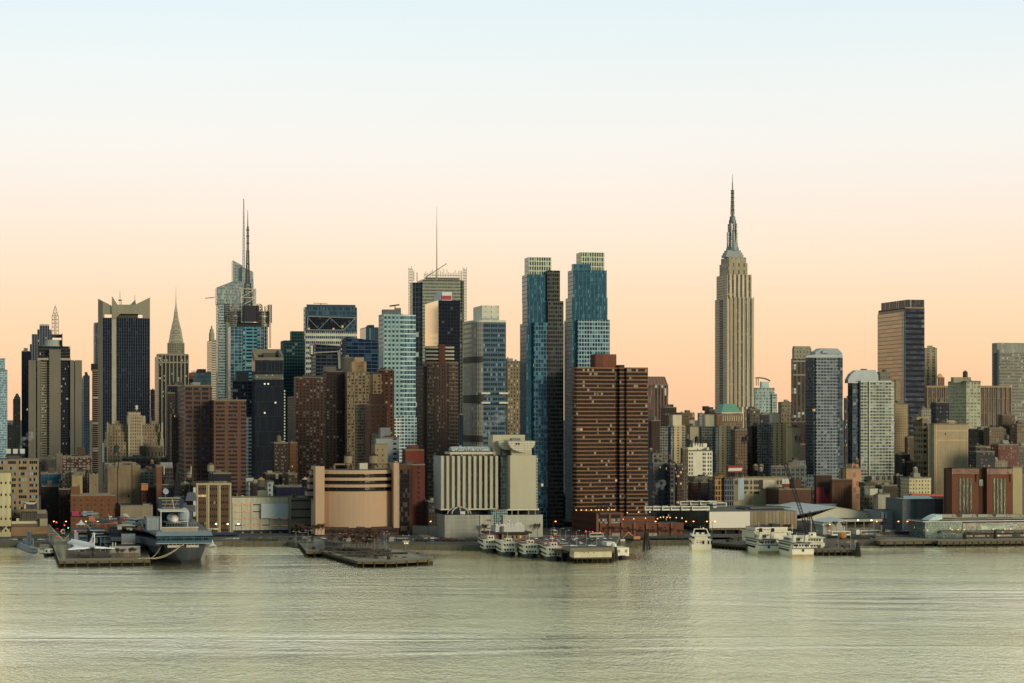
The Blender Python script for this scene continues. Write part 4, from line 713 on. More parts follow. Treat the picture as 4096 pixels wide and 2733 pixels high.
b.box('lobby_glass', mat('2b2620', .3), 938, 938, 1160, 2129, 2154, -.3, -.1)
for px in (971, 1008, 1045, 1082, 1124): b.box('lobby_column', mat('9a9077'), px, px, px+5, 2128, 2156, -.9, -.3)
for px in (992, 1029, 1066, 1104): b.box('door_emblem', mat('b0503c', emit=.3), px, px, px+6, 2138, 2144, -.6, -.35)
R('pale green building behind the garage with dark windows', 983, 985, 1025, 1930, 1560, 'a7b0a4', '3a464a', 16, 20, .6, .5, n=3, top=((985, 1015, 1912, 'a7a898'),))
R('white low wing behind the conical water tank', 1060, 1062, 1096, 1930, 1580, '9fa8a0', '454d4e', 18, 20, .4, .5, n=2)
R('navy roofed shed with a long blue stripe', 1092, 1094, 1240, 1950, 1510, '1c2138', '151a30', 400, 400, .0, .0, n=5, pent=False)
R('brown grey block behind the navy shed', 1140, 1142, 1190, 1900, 1570, '4c4138', '2d2824', 12, 13, n=3)
R('dark low block behind the garage with a round tank', 1050, 1052, 1130, 1898, 1600, '35302c', '24221f', 13, 12, n=4)
# right of the brown block
def condo(lab, xl, xc, xm, xr, yt, D, cap):
    b = Bd('beige_condo_tower', lab, xc, D, 'apartment tower', 'beige and glass condominium trio')
    b.box('glass_side', fac(D, 10, 10.4, .72, .6, '77766b', '3a4956', '74838a', .2, n=1, metal=.4), xl, xl+2, xc, yt, None, 4, 26)
    b.box('glass_bay', fac(D, 11, 10.4, .85, .8, 'a0a49a', '4b6270', '7a929a', .3, n=2, metal=.5), xc, xc, xm, yt+2, None, 1, 20)
    b.box('beige_wall', fac(D, 20, 10.4, .36, .5, 'bda37a', '3d3a34', '6f7a78', .2), xm, xm, xr, yt-3, None, 0, 20)
    b.box('roof_box', mat('a8987c'), *cap[:3], cap[3], yt, 6, 22); b.box('roof_box', mat('c9bda2'), cap[1], cap[1], cap[2], cap[3]+2, yt, 4, 6); return b
condo('beige and glass condominium beside the brown banded block', 2625, 2684, 2695, 2740, 1706, 1760, (2675, 2692, 2727, 1659)).box('glass_end', fac(1700, 8, 10.4, .8, .7, 'a09f8c', '5d7074', metal=.4), 2732, 2732, 2742, 1706, None, -.5, 10)
condo('beige and glass condominium below the green roof', 2805, 2862, 2876, 2922, 1706, 1760, (2808, 2822, 2857, 1658)).box('glass_end', fac(1700, 8, 10.4, .8, .7, 'a09f8c', '5d7074', metal=.4), 2912, 2912, 2924, 1706, None, -.5, 10)
condo('beige and glass condominium with a white roof box near the tall condominium', 3036, 3080, 3088, 3145, 1695, 1740, (3080, 3087, 3118, 1654))
b = row('white wall building with dark windows in front of the condominiums', 2750, 2753, 2850, 1806, 1690, 'd8d2c0', '2f2c29', 17, 16, .0, .0, n=2, name='white_apartment_house', cat='apartment house', pent=False, top=((2772, 2828, 1774, 'd8d2c0', 'raised_roof'),))
for r_ in range(7):
    for px in (2756, 2766, 2811, 2818, 2831, 2841): b.box('window', mat('26262a', .3), px, px, px+5, 1798+r_*15.6+(12 if px > 2828 else 0)*0+14, 1807+r_*15.6+14, -.15, 0)
b.box('pink_lit_edge', mat('c99c78'), 2748, 2748, 2753, 1790, None, 0, 2); b.box('left_roof', mat('d8d2c0'), 2753, 2753, 2772, 1789, 1807, 0, 16); b.box('right_roof', mat('d8d2c0'), 2828, 2828, 2836, 1790, 1807, 0, 16)  # pinkish light on the left side put into this edge's colour
R('brown grey slim building left of the white apartment house', 2722, 2726, 2752, 1797, 1600, '5d5444', '34302a', 8, 13, n=1)
R('blank cream stepped wall between the two beige condominiums', 2747, 2749, 2794, 1709, 1760, 'a99c80', 'a99c80', 100, 100, .0, .0, n=1, top=((2758, 2779, 1680, 'a89c83'),))
R('dark brown blank tower wall beside the banded block', 2594, 2597, 2640, 1685, 1760, '403029', '403029', 100, 100, .0, .0, n=3)
R('dark brown stepped buildings with chimney turrets on the horizon', 2642, 2646, 2706, 1632, 2100, '3c2f29', '241f1c', 10, 12, n=5, top=((2683, 2694, 1618, '3c2f29', 'turret'),))
R('brown horizon building with a round tank shape', 2706, 2708, 2778, 1654, 2200, '6b543c', '3c3228', 10, 12, n=5)
R('pale grey far roof block left of the chimney building', 2790, 2792, 2822, 1656, 2300, '8a8e86', '5c605c', 12, 12, n=1)
R('dark brick building with tall chimney on the horizon', 2818, 2820, 2888, 1642, 2100, '4a382e', '2a2421', 10, 12, n=3, top=((2821, 2836, 1625, '3f2f27', 'chimney'),))
b = row('brown building with green copper mansard roof and white arches', 2855, 2882, 2972, 1660, 2000, '82654a', '4a3c30', 9, 10, .4, .5, n=0, name='copper_roof_building', pent=False, p=.3)
x0, x1 = b.x(2887), b.x(2966); mb = MB(); mb.prism([(x0, 0), (x1, 0), (x1, 24), (x0, 24)], b.z(1649), b.z(1616), 0, 0, taper=[(x0+4, 7), (x1-4, 7), (x1-4, 17), (x0+4, 17)]); b.part(mb, 'copper_roof', mat('5d9477', .6)); b.box('white_cornice', mat('c9b894'), 2886, 2886, 2966, 1649, 1654, -.8, 24); b.cols('white_column', mat('d0c2a2'), [2892+9*i for i in range(9)], 2.5, 1663, 1685, 0, .6)
R('brown brick wing left of the copper roofed building', 2858, 2860, 2890, 1663, 1960, '7c5b3f', '3c3028', 9, 9, n=2)
for i, (xa, xb, y_, c_, l_) in enumerate(((2922, 2990, 1722, '6e5846', 'cluttered brown roofs below the copper roofed building'), (2985, 3040, 1640, '57524c', 'tan grey roof block right of the stone skyscraper base'), (2990, 3052, 1705, '352c29', 'near black blocks left of the third condominium'), (2925, 2990, 1790, '3a2f2c', 'dark building with strings of orange lights'), (2960, 3050, 1800, '2f2a2a', 'dark wall of offices left of the third condominium'), (3000, 3030, 1736, '6f6b62', 'grey stair tower among dark roofs'), (3020, 3100, 1660, '3c3a39', 'charcoal block behind the white roof box'), (3108, 3165, 1655, '7a6a52', 'tan stepped office with pale crown near the dark deco tower'), (3140, 3225, 1690, '4c3a30', 'brown block with tall arched window'), (3155, 3222, 1780, '4a3b33', 'low brown row beside the tall condominium'), (3112, 3165, 1612, '80735a', 'small stone tower left of the dark deco tower'))):
    R(l_, xa, xa+3, xb, y_, 1720+i*17 if y_ > 1700 else 2050+i*9, c_, '24211f', 11+i % 3, 12+i % 4, .4, .5, n=7, lit=.04 if 'light' in l_ else .003)
R('cream blank wall with red brick side near the tall condominium', 3150, 3166, 3202, 1712, 1700, 'b3a07a', '8c4430', 100, 9, .0, .0, n=2)
R('mauve grey low building at the foot of the tall condominium', 3150, 3152, 3222, 1848, 1560, '7c858a', '2b3238', 11, 14, .5, .6, n=5)
R('grey terrace building with plants on its roof', 3080, 3086, 3226, 1868, 1520, '5f625c', '272b2c', 20, 17, .7, .6, n=6, pn=2)
R('unfinished grey concrete building with rows of dark holes', 2592, 2596, 2664, 1855, 1600, '5c5c5c', '1f2226', 20, 16, .2, .35, n=3, name='building_shell', lit=.02)
R('grey concrete frame under construction with orange safety lights', 2662, 2664, 2730, 1860, 1590, '51504d', '1c2430', 16, 17, .6, .55, n=4, name='building_shell', lit=.05)
R('pale grey stacked block above the unfinished building', 2594, 2596, 2650, 1820, 1640, '77756c', '35302c', 22, 20, .4, .4, n=3)
R('soot stained grey low building behind the buses', 2592, 2596, 2700, 1948, 1520, '55524c', '2a2928', 14, 16, .3, .45, n=4)
R('dark scaffolded strip of orange lit floors', 2700, 2702, 2732, 1862, 1575, '4a3a34', '2a2a2c', 10, 15, .7, .5, n=2, lit=.12, name='construction_hoist')
for i, (xa, xb, y_, c_, l_) in enumerate(((2732, 2762, 1930, '3e2d2b', 'narrow dark tenement with white parapet'), (2762, 2792, 1933, '5a352e', 'reddish tenement with small windows'), (2792, 2832, 1932, '2f2a2d', 'black tenement left of the blue wall'), (2830, 2858, 1920, '3a3f46', 'slate blue tenement beside the yellow grid'), (2752, 2850, 1912, '6b675d', 'low grey row under the white apartment house'))):
    R(l_, xa, xa+1, xb, y_, 1500+i*12, c_, '26211f', 10, 14, .3, .45, n=4, name='tenement')
R('office with bright yellow window grid at its left end', 2850, 2851, 2886, 1912, 1475, 'b07c2c', '22262b', 12, 21, .68, .72, n=1, name='yellow_grid_building', pn=1, top=((2872, 2898, 1894, 'c08a30', 'yellow_parapet'),))
R('blue grey gridded office beside the yellow one', 2884, 2885, 2934, 1914, 1478, '6b7175', '1f252c', 10, 21, .7, .78, n=3, name='grey_grid_building')
b = row('cream long industrial building with patched walls', 2930, 2932, 3165, 1913, 1480, 'a29470', '24221f', 22, 29, .0, .0, n=7, name='industrial_building', pent=False)
for px, py, w_, h_ in ((2938, 1922, 13, 16), (2976, 1922, 18, 16), (3001, 1922, 8, 16), (3015, 1922, 22, 16), (2976, 1946, 18, 12), (3001, 1946, 8, 12), (3015, 1946, 22, 12), (2977, 1966, 8, 8), (3001, 1966, 8, 8), (3015, 1966, 22, 10), (3107, 1922, 8, 16), (3120, 1922, 6, 16)): b.box('window', mat('1e2022', .3), px, px, px+w_, py, py+h_, -.15, 0)
b.box('pale_blue_strip', mat('9fb3b8'), 2952, 2952, 2976, 1912, 2000, -.4, 0); b.box('olive_strip', mat('857656'), 2933, 2933, 2952, 1938, 2006, -.2, 0); b.box('brown_pier', mat('4a3228'), 3037, 3037, 3054, 1920, 1958, -.4, 0); b.box('white_patch', mat('bdb6a2'), 3052, 3052, 3098, 1920, 1958, -1, -.4); b.box('white_sign', mat('c6c2b4'), 3128, 3128, 3160, 1916, 1936, -.6, 0); b.box('red_sign', mat('7a2e28'), 3131, 3131, 3159, 1936, 1960, -.5, 0)
R('brown brick garage with long blank wall', 3065, 3066, 3245, 1960, 1455, '583a29', '3c2a20', 400, 400, .0, .0, 'garage', 2, 'brick_garage', pent=False, top=((3176, 3204, 1918, '4f372a'),))
bb = Bd('roof_billboard', 'red billboard with a white slanted panel on an industrial roof', 2912, 1585, 'billboard', gz=GZ)
bb.box('panel', mat('8e2a2c', noise=.05), 2912, 2912, 2971, 1863, 1890, 0, 1.2); bb.ext('white_panel', mat('c9c6b8', noise=.03), [(2915, 1873), (2970, 1872), (2966, 1884), (2912, 1885)], -.3, 0)
mb = MB()
for px in (2918, 2940, 2962): mb.bar((bb.x(px), .6, bb.z(1916)), (bb.x(px), .6, bb.z(1880)), .3); mb.bar((bb.x(px), 6, bb.z(1916)), (bb.x(px), .6, bb.z(1880)), .2)
bb.part(mb, 'posts', mat('2b2623'))
b = row('dark brown power house with a big red banner', 3262, 3264, 3328, 1902, 1475, '3f2d22', '3f2d22', 400, 400, .0, .0, 'power house', 2, 'brown_power_house', pent=False); b.box('red_banner', mat('8f2c2c', noise=.1), 3266, 3266, 3321, 1950, 2026, -.5, -.1); b.ext('charcoal_flame', mat('2c2a2e'), [(3295, 1950), (3321, 1950), (3320, 1970), (3314, 1968), (3309, 1995), (3306, 1985), (3302, 1975), (3297, 1962)], -.8, -.5)
b = row('brown brick power house with recessed tall panel', 3326, 3328, 3408, 1922, 1465, '573a26', '573a26', 400, 400, .0, .0, 'power house', 1, 'brown_power_house', pent=False); b.cols('brick_fluting', mat('4a3020'), [3345, 3356, 3367, 3378, 3389], 2, 1950, 2036, 0, .3); b.box('parapet', mat('4f3422'), 3326, 3327, 3409, 1919, 1928, -.5, 2)
b = row('salmon pink stepped building with a water tank', 3370, 3385, 3445, 1877, 1500, 'b98a66', '8f6a55', 400, 400, .0, .0, n=3, name='salmon_building', pent=False, top=((3408, 3435, 1856, 'bb8c68', 'raised_roof'),))
for px, py in ((3412, 1890), (3400, 1925), (3425, 1925), (3412, 1950), (3395, 1965), (3425, 1975)): b.box('rose_patch', mat('9d7057'), px, px, px+13, py, py+20, -.12, 0)
R('grey brown wing left of the salmon building', 3362, 3364, 3388, 1878, 1510, '70644f', '3a342c', 16, 16, .3, .4, n=3)
R('grey industrial house with bay windows right of the salmon building', 3440, 3442, 3500, 1950, 1450, '5f5848', '2b2b2b', 12, 18, .4, .5, n=4, top=((3455, 3500, 1930, '4f4638'),))
R('white crenellated wall building behind the bus shed', 3495, 3497, 3560, 1980, 1430, 'a8a28e', '5d584b', 400, 400, .0, .0, n=5, top=((3480, 3512, 1955, 'bdb6a2'),))
R('dark brown ribbed hall below the short condominium', 3500, 3502, 3590, 1945, 1500, '3d332c', '2c2521', 14, 60, .3, .8, n=2)
R('cream walk up house with fire escape', 3603, 3605, 3725, 1915, 1440, 'c3b489', '2b2824', 12.5, 15, .4, .5, 'apartment house', 3, 'walk_up_house', lit=0)
R('tan stepped tower with tiny windows behind the short condominium', 3560, 3562, 3632, 1620, 1900, '9b8460', '4b4236', 8, 10, .35, .45, 'tower', 2, 'stepped_stone_tower', top=((3564, 3578, 1560, 'a08a66', 'upper_block'), (3564, 3602, 1611, '96805e', 'upper_block')))
R('tan narrow tower wing touching the black tower foot', 3576, 3578, 3600, 1525, 2000, '957d5a', '4b4236', 8, 10, .3, .4, 'tower', 1, 'stepped_stone_tower')
R('brown lower office right of the stepped stone towers', 3618, 3622, 3660, 1752, 1800, '54452f', '2f2a22', 9, 10, n=2)
R('grey green roof block with stone water tank', 3505, 3508, 3560, 1492, 2150, '737465', '383833', 11, 20, .4, .5, n=4)
b = row('huge blank beige wall building with pale stripes', 3716, 3736, 3873, 1700, 1560, 'a08e6e', 'a08e6e', 400, 400, .0, .0, 'building', 5, 'blank_wall_building', top=((3788, 3820, 1682, 'a88f6b'),))
for y_ in (1722, 1760): b.box('pale_stripe', mat('c9ae86'), 3743, 3743, 3870, y_, y_+3, -.2, 0); b.box('pale_stripe', mat('b79b76'), 3743, 3743, 3870, y_+4, y_+6, -.2, 0)
b.cols('pale_edge', mat('c6a882'), [3745, 3870], 3, 1702, None, 0, .25); b.box('window', mat('242220'), 3780, 3780, 3784, 1733, 1740, -.15, 0)
R('grey beige side wing with a dark light court', 3655, 3690, 3714, 1680, 1700, '85775d', '2b2826', 22, 22, .6, .5, 'building', 2, 'blank_wall_building', top=((3668, 3712, 1668, '9c8664', 'bulkhead'),))
R('white cornice loft with small windows behind the side wing', 3672, 3676, 3724, 1640, 1800, '8d8b7b', '3a3834', 8, 12, .5, .6, n=2)
R('navy black brick block with skylight roof', 3722, 3724, 3796, 1612, 1850, '25252a', '3b3c40', 14, 15, .3, .3, n=4, p=.3)
for i, (xa, xb, y_, c_, l_) in enumerate(((3872, 4024, 1720, '4c463f', 'long dark office with arched windows right of the blank wall'), (3935, 4015, 1715, '6d5844', 'brown loft front with arched top windows'), (3990, 4060, 1662, '5e4936', 'brown brick penthouse block'), (4040, 4140, 1700, '75624b', 'tan office at the right edge'), (3962, 4075, 1782, '69382c', 'red brick apartment block with white windows'), (3875, 3980, 1810, '22252c', 'black block in front of the long dark office'), (3910, 4030, 1850, '7f7966', 'low grey roof just above the twin power house'), (4050, 4140, 1790, '55514a', 'grey block at the right edge above the power house'), (3880, 3960, 1790, '3a3632', 'charcoal row behind the black block'))):
    R(l_, xa, xa+4, xb, y_, (1860, 1840, 1900, 1880, 1640, 1600, 1500, 1650, 1700)[i], c_, '262422', 10, 12, .45, .5, n=6, p=.25 if 'red' in l_ else .1)
for i, (xa, xb, y_, c_, l_) in enumerate(((3580, 3640, 1820, '1f2429', 'dark navy low roofs under the stepped stone towers'), (3612, 3665, 1850, '4b3a30', 'small brown brick house with a tank behind the walk up house'), (3575, 3612, 1905, '141a24', 'black billboard building beside the walk up house'), (3620, 3730, 1965, '5b3226', 'dark red brick low wall below the walk up house'), (1697, 1760, 2010, '3a3531', 'dim narrow house between the red blocks and the grey podium'), (1650, 1705, 1880, '574c3c', 'tan wall with balconies beside the brown balcony tower'), (1000, 1060, 1935, '3a3634', 'dark roof row behind the garage'), (3240, 3268, 1960, '3a4046', 'slate strip beside the brown power house'), (2180, 2290, 2090, '2c2724', 'low dark gabled houses between the tower and the brick podium'))):
    R(l_, xa, xa+2, xb, y_, 1540-i*3 if y_ > 1900 else 1700, c_, '1f1d1c', 12, 14, .35, .45, n=4)
# ================= big waterfront buildings =================
# curved beige depot building
D = 1400; b = Bd('beige_depot', 'broad beige windowless building with curved front and dark strip windows', 1262, D, 'depot')
be = mat('b8977a', .9, ns=.05, noise=.12); tb = fac(D, 22, 30, .9, .8, '2a201c', '1f1a19', '4a3b30', .15, n=4, metal=.2, lit=.002)
xa, xb = b.x(1298), b.x(1577); n = 14
def arc(y0, dep): return [(xa+(xb-xa)*i/n, y0-dep*math.sin(PI*i/n)**.8) for i in range(n+1)]
for ya, yb_, m_, off, nm in ((1882, 1897, be, 0, 'parapet_band'), (1897, 1912, tb, 1.6, 'strip_window'), (1912, 1924, be, 0, 'wall_band'), (1924, 1939, tb, 1.6, 'strip_window'), (1939, 1951, be, 0, 'wall_band'), (1951, 1967, tb, 1.6, 'strip_window'), (1967, 2112, be, 0, 'curved_wall')):
    A = arc(6+off, 9.5); mb = MB(); mb.prism(A+[(xb, 40), (xa, 40)], b.z(yb_), b.z(ya), 0, 1); b.part(mb, nm, [m_, ROOF])
b.box('stair_tower', be, 1256, 1262, 1298, 1866, 2140, -4.5, 20); b.box('stair_tower', be, 1575, 1575, 1596, 1852, 2112, -4, 20); b.box('light_pier', mat('cfb495'), 1592, 1592, 1597, 1880, 2112, -4, -3.5)
b.box('brown_base', mat('4b3028', ns=.2), 1268, 1268, 1650, 2110, None, -2.5, 36)
b.rows('base_window', mat('221b19'), 1290, 1590, [2120], 12, -2.5, .15)
b.box('brown_frame', mat('5c3626', ns=.2), 1596, 1596, 1650, 1860, 2112, -.5, 36); b.box('brown_glass', fac(D, 9, 19, .93, .9, '332722', '1e1a1a', '51443a', .2, metal=.3, n=1), 1597, 1597, 1637, 1880, 2140, -3, -.6)
b.box('side_wing', fac(D, 60, 29, .98, .28, '7b6f60', '1e1d1e', p=0), 1168, 1262, 1262, 1990, None, 22, 62)
for i, (x_, y_) in enumerate(((1245, 1880), (1237, 1908), (1237, 1936), (1228, 1962))): b.box('side_terrace', fac(D, 60, 28, .98, .4, 'a38c74', '26211f', p=0), x_, x_+1, 1262, y_, y_+30, 8, 22)
sb = Bd('grey_side_building', 'long grey building with dark strip windows left of the beige depot', 1164, 1425, 'building')
sb.box('walls', mat('6e655a'), 1162, 1164, 1262, 1990, None, 0, 30); sb.rows('strip_window', mat('1c1c20', .4), 1164, 1262, [2000, 2035, 2068, 2100], 6, 0, .12); clutter(sb, (0, sb.x(1262), 0, 30, 0, sb.z(1990)), 6, .9, False)
sb.box('brown_wall', mat('3c2a25'), 1164, 1164, 1250, 2112, None, -1, 0)
for xa_, yt in ((1337, 1855), (1497, 1855)):
    b.box('tank_frame', mat('7d6a4e'), xa_, xa_, xa_+75 if xa_ < 1400 else xa_+66, yt, 1861, 14, 20); b.box('tank_frame', mat('7d6a4e'), xa_, xa_, xa_+4, yt, 1884, 14, 20); b.box('tank_frame', mat('7d6a4e'), xa_+71 if xa_ < 1400 else xa_+62, xa_+71 if xa_ < 1400 else xa_+62, xa_+75 if xa_ < 1400 else xa_+66, yt, 1884, 14, 20)
b.box('cooling_unit', mat('b9b4a0'), 1439, 1439, 1471, 1853, 1878, 8, 14); b.box('roof_vent', mat('a39275'), 1580, 1580, 1590, 1845, 1856, 4, 8)
# consulate-like cluster: ribbed white block, blank tower, bowl terrace, podium
D = 1390; b = Bd('white_ribbed_block', 'white hotel block with vertical ribs and glass strips on a grey podium', 1763, D, 'hotel')
rib = mat('aea58f', .8, ns=.1); b.box('walls', fac(D, 23.2, 17, .45, .9, '80807a', '20393b', '3d5a58', .2, sp='3a4442', n=2, fr='9da39a', metal=.4), 1750, 1763, 1980, 1826, 2040, 1.2, 26)
b.cols('rib', rib, [1763+5+21.7*i for i in range(11)], 11, 1824, 2040, 1.2, 1.6); b.box('left_face', mat('8d938d'), 1750, 1762, 1763, 1824, 2040, 0, 26)
b.box('roof_slab', mat('b7b09c'), 1790, 1800, 1982, 1808, 1818, 3, 22); b.cols('roof_post', rib, [1803, 1845, 1890, 1935, 1975], 3, 1816, 1826, 4, 1)
gr = mat('b9cbd0', .15, .5); x0, x1 = b.x(1813), b.x(1968); z0, z1 = b.z(1805), b.z(1788); mb = MB(); P = [(x0, 5), (x1, 5), (x1, 16), (x0, 16)]; mb.prism(P, z0, z0+1.4); mb.prism(P, z0+1.4, z1, taper=[(x0+.5, 9), (x1, 9), (x1, 12), (x0+.5, 12)]); b.part(mb, 'glass_roof', fac(D, 7, 6, .8, .8, 'c9ccc2', '55656a', '9fb3b5', .5, metal=.5))
b.box('glass_link', fac(D, 10, 15, .8, .85, '527070', '1f3d42', '3b5c5e', metal=.5), 1980, 1980, 2042, 1824, 2040, 6, 26); b.box('ribbed_link', fac(D, 6, 15, .5, .85, 'a9aba0', '2b4548', metal=.3), 2002, 2002, 2040, 1824, 2040, 2.5, 6)
b.box('ledge', mat('c6bfa9'), 1762, 1763, 1990, 2036, 2041, -1.5, 6); b.box('under_storey', mat('2b2c2a'), 1760, 1764, 2160, 2041, 2060, 4, 26)
b = Bd('blank_white_tower', 'plain cream tower with a half bowl terrace and tall box above', 2041, D, 'tower')
cw_ = mat('b2aa95', .85, ns=.04, noise=.1); b.box('blank_wall', cw_, 2041, 2041, 2143, 1822, 2036, 0, 26); b.box('side_glass', fac(D, 4, 12, .6, .8, 'b7b3a2', '2f4146'), 2143, 2143, 2151, 1824, 2034, 1.5, 26); b.box('ledge', mat('c9c3ae'), 2030, 2030, 2156, 2036, 2042, -2, 26); b.cols('column', mat('8f877a'), [2046, 2071, 2113, 2139], 4, 2040, 2060, 1, 1.5)
b.box('tall_box', cw_, 1952, 1972, 2100, 1740, 1822, 14, 30); b.box('neck', cw_, 2047, 2047, 2127, 1775, 1822, 3, 16); b.box('dark_link', mat('4b4f4c'), 2010, 2010, 2047, 1796, 1822, 8, 16)
for x0_, x1_, dd in ((1996, 2062, 8), (2035, 2141, 0)):
    cx_ = (x0_+x1_)/2; A = [(x0_, 1764), (x1_, 1764)]+[(cx_+(x1_-x0_)/2*math.cos(t), 1770+38*math.sin(t)*(1 if dd == 0 else .8)) for t in [i*PI/12 for i in range(13)]]; b.ext('bowl_terrace', fac(D, 6, 9, .7, .7, 'cbc5b2', 'a09d8f' if dd else '9d988a', p=0, metal=0), A, dd-1, dd+9)
b.box('terrace_opening', mat('4a4640'), 2063, 2063, 2069, 1771, 1780, -1.3, -1); b.box('terrace_opening', mat('4a4640'), 2073, 2073, 2079, 1771, 1780, -1.3, -1); b.box('roof_unit', mat('6f716c'), 2046, 2046, 2082, 1753, 1764, 4, 9)
b = Bd('grey_podium', 'wide grey panelled podium under the white hotel block', 1779, 1378, 'podium')
pm = fac(1378, 400, 16, 1, .06, '8f8f86', 'b0b0a6', p=0, lit=0, metal=0); b.box('left_walls', pm, 1747, 1779, 1920, 2061, None, 0, 30); b.box('walls', fac(1378, 400, 16, 1, .06, 'a3a398', 'bdbdb0', p=0, lit=0, metal=0), 1920, 1920, 1974, 2061, None, -.6, 30); b.box('walls', fac(1378, 400, 16, 1, .06, 'a3a398', 'bdbdb0', p=0, lit=0, metal=0), 2012, 2012, 2171, 2061, None, -.6, 30); b.box('glass_entrance', fac(1378, 8, 10, .8, .85, '9fae9f', '2f5a58', '5f8a84', .3, metal=.4), 1966, 1966, 2030, 2040, None, 1, 22)
b.box('vent_panel', mat('6d6e69'), 1946, 1946, 1965, 2078, 2085, -.8, -.6); b.box('vent_panel', mat('6d6e69'), 1947, 1947, 1966, 2112, 2116, -.8, -.6)
ms = MB(); x = b.x(1839, 8); R_ = b.w(48)
for k in range(8):
    t = PI*k/8*2; 
    pts_ = [(R_*r_, b.z(2059)+b.w(h_)) for r_, h_ in ((1, 0), (.92, 12), (.6, 22), (.12, 27))]
    for (r0, z0), (r1, z1) in zip(pts_, pts_[1:]): ms.bar((x+r0*math.cos(t), 10+r0*math.sin(t)*.6, z0), (x+r1*math.cos(t), 10+r1*math.sin(t)*.6, z1), .45)
ms.lathe([(1.8, b.z(2032)), (1.6, b.z(2029)), (0, b.z(2026))], (x, 10), 10); b.part(ms, 'dome_ribs', mat('a9a494')); mb = MB(); mb.lathe([(R_*.88, b.z(2060)), (R_*.85, b.z(2048)), (R_*.55, b.z(2038)), (.5, b.z(2033))], (x, 10), 12, sy=.6); b.part(mb, 'dome_glass', mat('1f2a2e', .2))
b.cols('flagpole', mat('8a8a84'), [1983, 1993], .8, 2020, 2110, -4, .3); b.box('red_flag', mat('8a2624'), 1990, 1990, 1995, 2030, 2048, -4.4, -4.3)
# brick podium mall with lamps on its terrace
D = 1395; b = Bd('brick_podium', 'orange brick arcade building with lamps along its terrace', 2400, D, 'building')
br = mat('71452f', .9, ns=.2); bd_ = mat('3a2a24')
b.box('left_wing', fac(D, 26, 30, .25, .3, '68402d', '2a2222', p=0), 2288, 2400, 2400, 2055, None, 0, None); l_ = b.last
b.box('front_wing', br, 2398, 2400, 2492, 2052, None, 0, 24); b.box('long_wing', br, 2492, 2492, 2735, 2095, None, 0, 20); b.box('mid_terrace', br, 2492, 2492, 2620, 2068, 2096, 12, 26)
b.box('sign_band', mat('221d1b'), 2388, 2388, 2482, 2059, 2073, -.4, 0); b.box('window_row', fac(D, 9, 12, .85, .8, '5a4a40', '9a9f8f', '3f4743', .4, metal=.1, lit=0), 2388+1, 2389, 2431, 2075, 2094, -.3, 0); b.box('window_row', fac(D, 9, 12, .85, .8, '5a4a40', '9a9f8f', '3f4743', .4, metal=.1, lit=0), 2438, 2438, 2480, 2075, 2094, -.3, 0)
for i in range(7):
    px = 2390+i*49.5; b.box('pilaster', mat('7d4e36', ns=.2), px-4, px-4, px+4, 2090 if i > 1 else 2055, None, -1.2, 0)
    if i < 6: b.box('awning', mat('6a2320'), px+8, px+8, px+42, 2121, 2126, -1.4, 0); b.box('shop_window', mat(('2a2624', '8b8a80', '3a3530')[i % 3], .4), px+8, px+8, px+42, 2133, 2148, -.3, 0); b.box('small_window', mat('2a211d'), px+20, px+20, px+27, 2107, 2113, -.2, 0)
b.rows('cornice', mat('7d4e36'), 2492, 2735, [2095], 3, 0, .6)
mb = MB(); 
for k in range(8): t = k*PI/4; x = b.x(2417, 8); mb.bar((x+6*math.cos(t), 10+6*math.sin(t), b.z(2035)), (x, 10, b.z(2013)), .25); mb.bar((x+6*math.cos(t), 10+6*math.sin(t), b.z(2055)), (x+6*math.cos(t), 10+6*math.sin(t), b.z(2033)), .2)
b.part(mb, 'pavilion_frame', mat('2a2220'))
lamp_g = mat('ffc27a', emit=1.5, noise=0)
def lamp_ball(b, px, py, d=0): 
    mb = MB(); x = b.x(px, d); z = b.z(py); mb.bar((x, d, z-2.2), (x, d, z), .1); b.part(mb, 'lamp_post', bd_); mb = MB(); mb.lathe([(0, z-.45), (.4, z-.15), (.4, z+.15), (0, z+.45)], (x, d), 6); b.part(mb, 'terrace_lamp', lamp_g)
for px in (2305, 2325, 2345, 2365, 2384, 2395, 2410, 2432, 2447, 2457): lamp_ball(b, px, 2041, 3)
for px, py in ((2492, 2079), (2535, 2078), (2582, 2076), (2630, 2078), (2642, 2073), (2654, 2072), (2668, 2073), (2680, 2074), (2705, 2075), (2728, 2077), (2509, 2053), (2554, 2051), (2600, 2051)): lamp_ball(b, px, py, 2)
# bus depot with roof parking
D = 1425; b = Bd('bus_depot', 'long ribbed metal depot with a blank white billboard and buses on its roof', 2838, D, 'depot')
b.box('ribbed_walls', fac(D, 13.5, 400, .86, 1, '37342f', '7d7566', p=0, lit=0, metal=0), 2600, 2838, 2838, 2047, 2121, 0, 95); b.box('tan_ribbed_front', fac(D, 15.5, 400, .86, 1, '55493a', '8b7c60', p=0, lit=0, metal=0), 2836, 2838, 3188, 2047, 2121, 0, 95, roof=mat('57534c'))
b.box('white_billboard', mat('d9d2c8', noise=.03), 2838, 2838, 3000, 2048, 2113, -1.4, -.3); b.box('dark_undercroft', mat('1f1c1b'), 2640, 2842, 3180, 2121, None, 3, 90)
for px in (2845, 2900, 2955, 3010, 3065, 3120, 3170): b.box('column', mat('4a463f'), px, px, px+5, 2121, None, 0, 2)
b.box('roof_house', mat('3e4650'), 2978, 2980, 3135, 2034, 2046, 20, 40); b.box('roof_slab', mat('77736a'), 3000, 3002, 3165, 2031, 2035, 18, 44)
roofz = b.last; rz_dep = b.z(2047)
